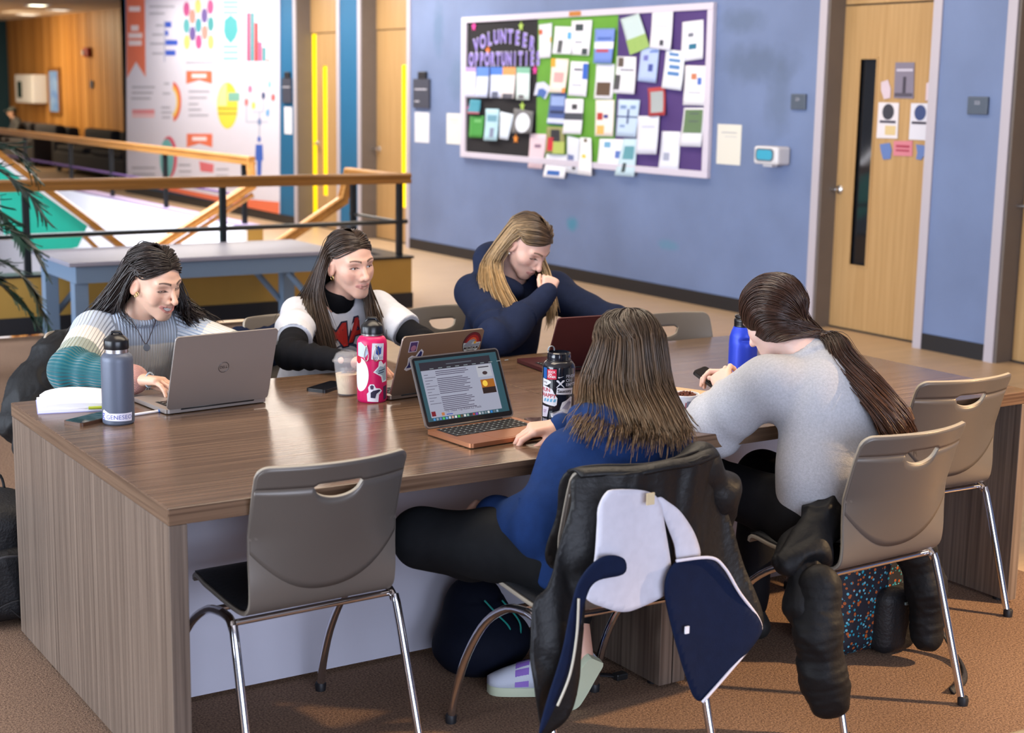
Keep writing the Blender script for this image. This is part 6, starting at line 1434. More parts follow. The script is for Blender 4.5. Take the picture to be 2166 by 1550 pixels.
# ------------------------------------------------------------------ laptops
def laptop(label, hx, hy, ang, w, d, tilt, ln, user, body, screen_m, key_m, keys=False, rad=.012, base=None):
    """hinge left end (as seen from the camera) at hx,hy; user '+y' sits beyond the table, '-y' on the camera side"""
    a = radians(ang); cx, cy = hx+cos(a)*w/2, hy+sin(a)*w/2
    t = thing('laptop', label, 'laptop', (cx, cy, TH+.003), ang+(180 if user == '+y' else 0)); base = base or body
    MB().prism(rrect(-w/2, w/2, -d, 0, rad), lambda x, y: (x, y, 0), lambda x, y: (x, y, .012)).build('base', base, t, smooth=40)
    for fx in (-w*.42, w*.42):
        for fy in (-d*.9, -d*.1): MB().lathe([(0, -.003), (.006, -.003), (.006, 0), (0, 0)], 10, (fx, fy, 0)).build('foot', M_black, t)
    kw, kd = w*.86, d*.46
    MB().box(-kw/2, kw/2, -d*.08-kd, -d*.08, .0121, .0124).build('keyboard_well', key_m, t)
    MB().prism(rrect(-w*.19, w*.19, -d*.95, -d*.60, .004), lambda x, y: (x, y, .0121), lambda x, y: (x, y, .0125)).build('trackpad', base, t)
    if keys:
        kk = MB().box(-.0077, .0077, -.0072, .0072, 0, .0016, .0007); me = bpy.data.meshes.new('key'); me.from_pydata(kk.v, [], kk.f); me.materials.append(key_m)
        kt = MB().box(-.002, .002, -.0010, .0010, .0017, .0019); me.materials.append(mat('key_legend', hexc('#b9c7c4'), emit=.25)); o_ = len(me.vertices)
        me2 = bpy.data.meshes.new('key'); me2.from_pydata(kk.v+kt.v, [], kk.f+[tuple(i+len(kk.v) for i in q) for q in kt.f]); me2.materials.append(key_m); me2.materials.append(mat('key_legend', hexc('#b9c7c4'), emit=.25)); me2.polygons.foreach_set('material_index', [0]*len(kk.f)+[1]*len(kt.f))
        for r in range(5):
            n = 14 if r < 4 else 9
            for c in range(n):
                q = link('key', me2, t, (-kw/2+.0105+(kw-.021)*c/(n-1), -d*.08-kd*(.1+.8*r/4), .0124))
                if r == 4 and c == 4: q.scale = (4.4, 1, 1)
    T = Matrix.Translation((0, .002, .012)) @ Matrix.Rotation(radians(90-tilt), 4, 'X')     # lid plane: x across, y up the lid, +z towards the user
    T = Matrix.Translation((0, .001, .013)) @ Matrix.Rotation(radians(90-tilt), 4, 'X')
    lid = MB().prism(rrect(-w/2, w/2, 0, ln, rad), lambda x, y: (x, y, -.003), lambda x, y: (x, y, .003)); lid.xf(T); lo = lid.build('lid', body, t, smooth=40)
    bz = MB().prism(rrect(-w/2+.004, w/2-.004, .004, ln-.004, rad*.8), lambda x, y: (x, y, .003), lambda x, y: (x, y, .0034)); bz.xf(T); bz.build('bezel', mat('bezel_black', (.008, .008, .01), rough=.15), t)
    sc = MB().box(-w/2+.012, w/2-.012, .018, ln-.012, .0034, .0037); sc.xf(T); sc.build('screen', screen_m, t)
    hg = MB().tube([(-w*.36, 0, .012), (w*.36, 0, .012)], .0045, 8); hg.build('hinge', mat('hinge_dark', (.02, .02, .02), rough=.4), t, smooth=True)
    return t, T
M_alu = mat('silver_aluminium', hexc('#a59d98'), rough=.42, metal=.6); M_rose = mat('rose_gold_aluminium', hexc('#a8704f'), rough=.36, metal=.7); M_key = mat('key_black', (.010, .010, .012), rough=.45); M_scr = mat('screen_off', (.01, .012, .018), rough=.1, emit=.0)
def smat(c, e):
    m = mat('scr_%s_%.2f' % (c.strip('#'), e), (.01, .01, .012), rough=.25, emit=1e-6); b = m.node_tree.nodes['Principled BSDF']; b.inputs['Emission Color'].default_value = (*hexc(c), 1); b.inputs['Emission Strength'].default_value = .85; b.inputs['Specular IOR Level'].default_value = .25; return m
def on_lid(name, parent, T, poly, z, m, dz=.0004):
    mb = MB().prism(poly, lambda a, b: (a, b, z), lambda a, b: (a, b, z+dz)); mb.xf(T); return mb.build(name, m, parent)
def lid_text(name, parent, T, txt, size, x, y, z, m, back=False, bold=0, rot=0, **k):
    v, f = text_mb(txt, size, bold, **k); c, s = cos(rot), sin(rot); sg = -1 if back else 1
    mb = MB().add([(sg*(x+p[0]*c-p[1]*s), y+p[0]*s+p[1]*c, z) for p in v], f); mb.xf(T); return mb.build(name, m, parent)
dell, T = laptop('silver laptop with a round lettered emblem used by the student in striped sweater', .348, .975, 5.6, .335, .235, 18, .238, '+y', M_alu, M_scr, M_key, keys=True)
mb = MB().tube([(-.0+.0165*cos(q), .125+.0165*sin(q), -.0034) for q in np.linspace(0, 2*pi, 40, endpoint=False)], .0011, 6, closed=True); mb.xf(T); mb.build('emblem_ring', mat('emblem_grey', hexc('#6a6664'), rough=.25, metal=.8), dell, smooth=True)
lid_text('emblem_lettering', dell, T, 'DELL', .0115, 0, .125, -.0035, mat('emblem_grey', hexc('#6a6664')), back=True, bold=.0002)
stk, T = laptop('silver laptop with stickers on its lid used by the student in white t-shirt', 1.025, .852, 6.6, .315, .22, 20, .208, '+y', mat('warm_aluminium', hexc('#94857a'), rough=.38, metal=.7), M_scr, M_key, keys=True)
# stickers on the outside of the lid: as seen from behind, left is +x
B = lambda pts: [(-a, b) for a, b in pts]
on_lid('purple_sticker', stk, T, B(rrect(-.128, -.096, .152, .190, .002)), -.0036, K('#c9c2d6'), -.0003); on_lid('purple_sticker_print', stk, T, B(rrect(-.125, -.099, .155, .187, .001)), -.0040, K('#4f3a6e'), -.0002); on_lid('pink_print', stk, T, B(circ(-.111, .166, .010, 16)), -.0043, K('#b07a94'), -.0002)
on_lid('team_sticker', stk, T, B([(-.128, .092), (-.118, .086), (-.094, .094), (-.070, .120), (-.068, .150), (-.078, .160), (-.088, .150), (-.096, .136), (-.110, .140), (-.122, .132), (-.120, .108)]), -.0036, K('#dfe3ee'), -.0003)
on_lid('team_print', stk, T, B([(-.122, .096), (-.096, .098), (-.074, .122), (-.073, .148), (-.080, .154), (-.092, .130), (-.116, .132), (-.116, .108)]), -.0040, K('#1e2f78'), -.0002)
lid_text('lettering', stk, T, 'L', .03, -.104, .114, -.0045, K('#e4e8f4'), back=True)
cx_, cy_ = .118, .160
on_lid('montauk_sticker', stk, T, B(circ(cx_, cy_, .036, 36, 1.12)), -.0036, K('#2a2233'), -.0003); on_lid('montauk_field', stk, T, B(circ(cx_, cy_, .034, 36, 1.12)), -.0040, K('#c9d6d4'), -.0002)
def arc(r0, r1, a0, a1, cx, cy, n=20): return [(cx+r1*cos(a), cy+r1*1.12*sin(a)) for a in np.linspace(a0, a1, n)]+[(cx+r0*cos(a), cy+r0*1.12*sin(a)) for a in np.linspace(a1, a0, n)]
for r0, r1, c_ in ((.026, .034, '#6a1426'), (.018, .026, '#a81e22'), (.011, .018, '#d2663a')): on_lid('sunset_band', stk, T, B(arc(r0, r1, .05, pi-.05, cx_, cy_+.002)), -.0043, K(c_), -.0002)
on_lid('wave_print', stk, T, B([(cx_-.031, cy_-.004), (cx_-.014, cy_+.012), (cx_+.004, cy_+.016), (cx_+.012, cy_+.008), (cx_+.002, cy_+.006), (cx_-.002, cy_-.004), (cx_+.031, cy_+.0), (cx_+.030, cy_-.010), (cx_-.031, cy_-.010)]), -.0046, K('#8f9aa8'), -.0002); on_lid('sun_print', stk, T, B(circ(cx_+.011, cy_+.003, .005, 14)), -.0049, K('#e0a83a'), -.0002)
lid_text('lettering', stk, T, 'MONTAUK', .0118, cx_, cy_-.016, -.0051, K('#241a30'), back=True, bold=.0004); lid_text('lettering', stk, T, 'NEW YORK', .006, cx_, cy_-.0255, -.0051, K('#241a30'), back=True, bold=.0002)
mar, T = laptop('dark maroon laptop used by the student in navy hoodie', 1.717, 1.02, -5.7, .315, .22, 25, .208, '+y', mat('maroon_shell', hexc('#4a2024'), rough=.4, metal=.3), M_scr, M_key, keys=True)
mac, T = laptop('rose gold laptop showing a text page, used by the student in blue hoodie', .893, .384, 5.3, .312, .215, 24, .210, '-y', mat('space_silver', hexc('#8f8a88'), rough=.3, metal=.8), smat('#2f5560', .4), M_key, keys=True, base=M_rose)
S_ = lambda n, x0, x1, y0, y1, c, e=.25, z=.0039: on_lid(n, mac, T, [(x0, y0), (x1, y0), (x1, y1), (x0, y1)], z, smat(c, e), .0002)
S_('browser_bar', -.132, .118, .166, .190, '#2b2730', .12); S_('page', -.131, .119, .028, .166, '#a6a9bc', .42)
for k in range(22):
    yk = .160-.0054*k; wk = (.118, .125, .110, .122, .098)[k % 5]; 
    if k in (3, 13): continue
    S_('text_line', -.083, -.083+wk*.92, yk-.0011, yk+.0009, '#4a4258', .03, .0042)
for k in range(11): S_('menu_line', -.124, -.124+.014+.012*((k*5) % 3), .152-.0085*k, .1535-.0085*k, '#5a5668', .05, .0042)
S_('advert', .062, .112, .128, .163, '#b9bac4', .35, .0042); on_lid('advert_bowl', mac, T, circ(.088, .139, .009, 14, .6), .0045, K('#3a2c30'), .0002)
S_('advert_line', .068, .106, .1555, .1585, '#3a3440', .1, .0047)
S_('photo_sun', .066, .114, .078, .120, '#a8641a', .5, .0042); on_lid('photo_glow', mac, T, circ(.080, .108, .009, 18), .0045, smat('#ffd24a', .5), .0002); S_('photo_dark', .066, .114, .078, .096, '#2a1a14', .1, .0046)
lid_text('screen_lettering', mac, T, 'Try These Top-Rated EZ Meals', .0100, -.080, .0425, .0042, K('#3a3346'), align='LEFT'); S_('link', -.078, -.056, .0315, .0345, '#4a5fb0', .2, .0042); S_('thumb', -.094, -.084, .031, .040, '#c07a4a', .3, .0042); S_('red_logo', -.128, -.114, .032, .046, '#7a1420', .2, .0042)
for k in range(22): S_('dock_icon', -.126+.0106*k, -.119+.0106*k, .0195, .0262, ['#4a8fd0', '#8f96a8', '#5a7fc0', '#4fc060', '#6aa0d8', '#c8d0d8', '#d0a090', '#e0e0e0', '#50c050', '#6a5030', '#dcdcdc', '#8fb0a0', '#303040', '#b03a3a', '#7a4ab0', '#c0c4cc', '#9aa4b0', '#7f8890', '#d8d8dc', '#2f80d0', '#607080', '#9ab0c8'][k], .3, .0042)
for k in range(10): S_('menu_item', -.10+.03*k, -.086+.03*k, .1685, .1705, '#8f9aa0', .3, .0042)
S_('open_tab', -.04, .05, .1775, .1805, '#5a5f6a', .2, .0042)
# ================================================================== ON THE WALLS
PAPERS = [
 ([(8.685, 2.294), (8.471, 2.303), (8.47, 1.996), (8.658, 1.989)], '#dcdfea', [('#c05a3a', 0.0, 0.7, 0.25, 0.85), ('#e0b040', 0.85, 0.45, 1, 0.6)]),
 ([(8.425, 2.273), (8.133, 2.261), (8.133, 2.02), (8.432, 2.029)], '#e2e6f0', [('#3a3f48', 0.25, 0.05, 0.5, 0.5), ('#4aa0d8', 0.72, 0.55, 0.95, 0.8)]),
 ([(8.155, 2.313), (7.839, 2.311), (7.87, 2.007), (8.149, 2.018)], '#e6e8f2', [('#2a3a40', 0.2, 0.7, 0.6, 0.9), ('#8a90a0', 0.2, 0.35, 0.6, 0.4), ('#2a3a40', 0.6, 0.02, 0.9, 0.2)]),
 ([(7.781, 2.235), (7.487, 2.231), (7.506, 1.939), (7.771, 1.941)], '#6f8ad2', [('#d9def0', 0.0, 0.42, 1, 0.62), ('#b03a44', 0.1, 0.32, 0.75, 0.4), ('#3f5fb0', 0.15, 0.68, 0.85, 0.75)]),
 ([(7.771, 1.935), (7.501, 1.934), (7.51, 1.634), (7.783, 1.636)], '#e2e4ee', [('#5a4638', 0.1, 0.1, 0.85, 0.48), ('#c9ccd8', 0.2, 0.6, 0.8, 0.63)]),
 ([(8.47, 1.988), (8.191, 1.979), (8.216, 1.681), (8.465, 1.686)], '#e9dcd2', [('#e8a030', 0, 0.75, 0.25, 1), ('#e88a40', 0.8, 0.0, 1, 0.15), ('#d8a0a0', 0.2, 0.3, 0.8, 0.6)]),
 ([(8.145, 1.96), (7.871, 1.952), (7.889, 1.651), (8.169, 1.659)], '#e4e6f2', [('#2a5fc0', 0.68, 0.5, 1, 0.95), ('#4a5060', 0.2, 0.74, 0.65, 0.8), ('#9aa0b0', 0.15, 0.3, 0.7, 0.34)]),
 ([(8.709, 1.768), (8.583, 1.78), (8.466, 1.729), (8.556, 1.62), (8.642, 1.671), (8.748, 1.652)], '#c9cfe4', []),
 ([(8.485, 1.678), (8.22, 1.681), (8.229, 1.393), (8.517, 1.397)], '#4a5f9a', [('#c9d2ea', 0.0, 0.05, 1, 0.2), ('#26345a', 0.1, 0.35, 0.9, 0.45), ('#8fa6d8', 0.1, 0.6, 0.9, 0.9)]),
 ([(8.222, 1.63), (7.941, 1.632), (7.937, 1.323), (8.226, 1.32)], '#e4e6f0', [('#3f4450', 0.0, 0.4, 1, 0.6), ('#3a3a40', 0.35, 0.7, 0.65, 0.85)]),
 ([(7.757, 1.625), (7.481, 1.629), (7.481, 1.319), (7.749, 1.313)], '#e6dfda', [('#b03a34', 0.1, 0.45, 0.4, 0.65), ('#3a3f8a', 0.45, 0.5, 0.7, 0.6), ('#d8b060', 0.1, 0.05, 0.5, 0.3)]),
 ([(8.516, 1.374), (8.228, 1.376), (8.198, 1.139), (8.514, 1.132)], '#8a8a5a', [('#2f3038', 0.25, 0.45, 0.75, 0.9), ('#c02a3a', 0.1, 0.1, 0.4, 0.6), ('#a8b860', 0.4, 0.0, 1, 0.45)]),
 ([(8.801, 1.301), (8.514, 1.305), (8.572, 0.984), (8.817, 0.983)], '#dcc6d2', [('#e0909a', 0.2, 0.2, 0.6, 0.3), ('#8a7088', 0.3, 0.6, 0.7, 0.7)]),
 ([(8.524, 1.125), (8.178, 1.132), (8.194, 0.917), (8.542, 0.915)], '#eaecf6', [('#2f62b0', 0.15, 0.1, 0.75, 0.3)]),
 ([(8.185, 1.304), (7.985, 1.283), (8.001, 0.968), (8.182, 0.975)], '#d6dcea', [('#6a78a8', 0.1, 0.3, 0.6, 0.5), ('#4a4f58', 0.5, 0.1, 0.8, 0.25)]),
 ([(7.965, 1.295), (7.8, 1.295), (7.757, 0.964), (7.972, 0.969)], '#e6e8f0', [('#d8c848', 0.2, 0.45, 0.5, 0.55), ('#6a6048', 0.3, 0.88, 0.6, 0.97)]),
 ([(7.695, 1.293), (7.315, 1.301), (7.33, 1.047), (7.713, 1.044)], '#e8ebf5', [('#6fa8cc', 0.2, 0.7, 0.45, 0.9), ('#5a78c0', 0.65, 0.35, 0.9, 0.6)]),
 ([(7.343, 1.305), (7.146, 1.312), (7.148, 0.992), (7.428, 0.988)], '#bcd6e4', [('#5f9aa8', 0.2, 0.45, 0.85, 0.8), ('#3a4a50', 0.3, 0.1, 0.5, 0.35)]),
 ([(7.418, 2.308), (7.163, 2.347), (6.993, 2.07), (7.26, 2.006)], '#b9cdd0', [('#8fb060', 0.0, 0.0, 1, 0.4), ('#6f9a50', 0.3, 0.1, 0.7, 0.3)]),
 ([(6.983, 2.351), (6.707, 2.347), (6.706, 2.035), (6.984, 2.06)], '#dfe2ee', [('#3a3f4a', 0.45, 0.1, 0.65, 0.25), ('#a9adbd', 0.15, 0.6, 0.8, 0.63)]),
 ([(6.596, 2.259), (6.334, 2.271), (6.311, 1.967), (6.594, 1.944)], '#e2e5f0', [('#1f6a8a', 0.35, 0.28, 0.7, 0.42), ('#6a7080', 0.3, 0.6, 0.55, 0.7)]),
 ([(7.458, 1.997), (7.186, 1.991), (7.173, 1.681), (7.471, 1.688)], '#e0e2ec', [('#5a5048', 0.08, 0.72, 0.35, 0.97), ('#4a4a50', 0.0, 0.1, 0.25, 0.5), ('#5a6078', 0.2, 0.62, 0.9, 0.66)]),
 ([(7.123, 2.072), (6.875, 2.078), (6.901, 1.776), (7.153, 1.791)], '#a9bde6', [('#3f4f9a', 0.5, 0.3, 0.75, 0.5), ('#6a6fb8', 0.2, 0.6, 0.45, 0.75), ('#5a78c0', 0.5, 0.82, 0.95, 0.87)]),
 ([(6.781, 2.047), (6.534, 2.028), (6.549, 1.717), (6.806, 1.736)], '#dfe6f0', [('#4f7fb8', 0.2, 0.85, 0.7, 0.93), ('#4f7fb8', 0.2, 0.7, 0.8, 0.78), ('#4f7fb8', 0.25, 0.52, 0.8, 0.62), ('#4f7fb8', 0.2, 0.35, 0.8, 0.45)]),
 ([(6.536, 1.918), (6.269, 1.912), (6.27, 1.601), (6.534, 1.602)], '#e2e4ec', [('#c07a5a', 0.3, 0.65, 0.55, 0.8), ('#4a6fc0', 0.6, 0.52, 0.8, 0.7), ('#b0b4c4', 0.2, 0.3, 0.8, 0.34)]),
 ([(7.024, 1.734), (6.79, 1.748), (6.752, 1.516), (6.972, 1.501)], '#a83a40', [('#9fa8ac', 0.15, 0.12, 0.88, 0.85)]),
 ([(7.422, 1.635), (7.118, 1.634), (7.155, 1.322), (7.435, 1.323)], '#b9cfe8', [('#3a4a78', 0.0, 0.52, 1, 0.56), ('#3a4a78', 0.47, 0.35, 0.56, 0.75), ('#7a94c0', 0.12, 0.75, 0.4, 0.85), ('#7a94c0', 0.6, 0.75, 0.85, 0.85), ('#7a94c0', 0.15, 0.25, 0.4, 0.32)]),
 ([(7.129, 1.502), (6.836, 1.509), (6.839, 1.194), (7.122, 1.185)], '#d6daea', [('#aab0c8', 0.2, 0.7, 0.8, 0.73)]),
 ([(6.816, 1.385), (6.571, 1.388), (6.572, 1.07), (6.838, 1.067)], '#dde1ee', [('#a0a8c0', 0.2, 0.25, 0.5, 0.45)]),
 ([(6.533, 1.581), (6.277, 1.586), (6.275, 1.277), (6.556, 1.271)], '#d8dbe6', [('#5f7a58', 0.08, 0.35, 0.95, 0.95), ('#4a4a62', 0.3, 0.55, 0.75, 0.95), ('#c0b8b4', 0.2, 0.35, 0.7, 0.55)]),
 ([(9.983, 1.917), (9.777, 1.916), (9.782, 1.622), (9.99, 1.619)], '#ccd0e8', [('#a890cc', 0, 0.85, 1, 1)]),
 ([(9.765, 1.916), (9.54, 1.915), (9.539, 1.625), (9.77, 1.622)], '#c6d0ec', [('#5a84d8', 0, 0.7, 1, 1)]),
 ([(9.535, 1.915), (9.309, 1.914), (9.305, 1.625), (9.532, 1.623)], '#c9d2ee', [('#4a7ad4', 0, 0.75, 1, 1), ('#5a6078', 0.2, 0.0, 0.7, 0.2)]),
 ([(9.291, 1.914), (9.062, 1.913), (9.06, 1.621), (9.289, 1.622)], '#dcd6d8', [('#e09a60', 0, 0.75, 1, 1), ('#4a4a58', 0.1, 0.0, 0.9, 0.15)]),
 ([(9.051, 1.913), (8.817, 1.91), (8.816, 1.611), (9.048, 1.613)], '#cfe0e0', [('#7fb8a0', 0, 0.82, 1, 1), ('#6a6a70', 0.2, 0.02, 0.6, 0.15)]),
 ([(9.891, 1.602), (9.686, 1.599), (9.69, 1.464), (9.925, 1.465)], '#3f8aa0', [('#a05060', 0.0, 0.0, 1, 0.12)]),
 ([(9.9, 1.441), (9.63, 1.447), (9.641, 1.232), (9.907, 1.229)], '#3f8f3f', [('#6ab06a', 0.3, 0.7, 0.8, 0.85)]),
 ([(9.605, 1.517), (9.355, 1.517), (9.359, 1.215), (9.605, 1.211)], '#a9cddc', [('#6a9ab0', 0.15, 0.6, 0.85, 0.8), ('#7a84a0', 0.4, 0.1, 0.7, 0.4)]),
 ([(9.332, 1.495), (9.082, 1.471), (9.176, 1.23), (9.331, 1.236)], '#cfdcec', []),
 ([(9.072, 1.53), (8.733, 1.507), (8.737, 1.303), (9.088, 1.298)], '#6a6a6e', [('O#dfe6f2', 0.5, 0.45, 0.36, 0.42)]),
]
STARS = [((9.853, 2.307), '#d83a9a'), ((8.996, 2.287), '#a8c85a'), ((9.584, 2.072), '#e07a3a'), ((8.745, 1.885), '#d83a9a'), ((8.951, 1.552), '#a8c85a'), ((9.926, 1.509), '#d83a9a'), ((9.057, 1.246), '#e8903a')]
SECT = [(9.943, 2.339), (8.724, 2.335), (7.489, 2.336), (6.276, 2.342), (6.28, 1.096), (7.461, 1.095), (8.697, 1.094), (9.966, 1.082)]

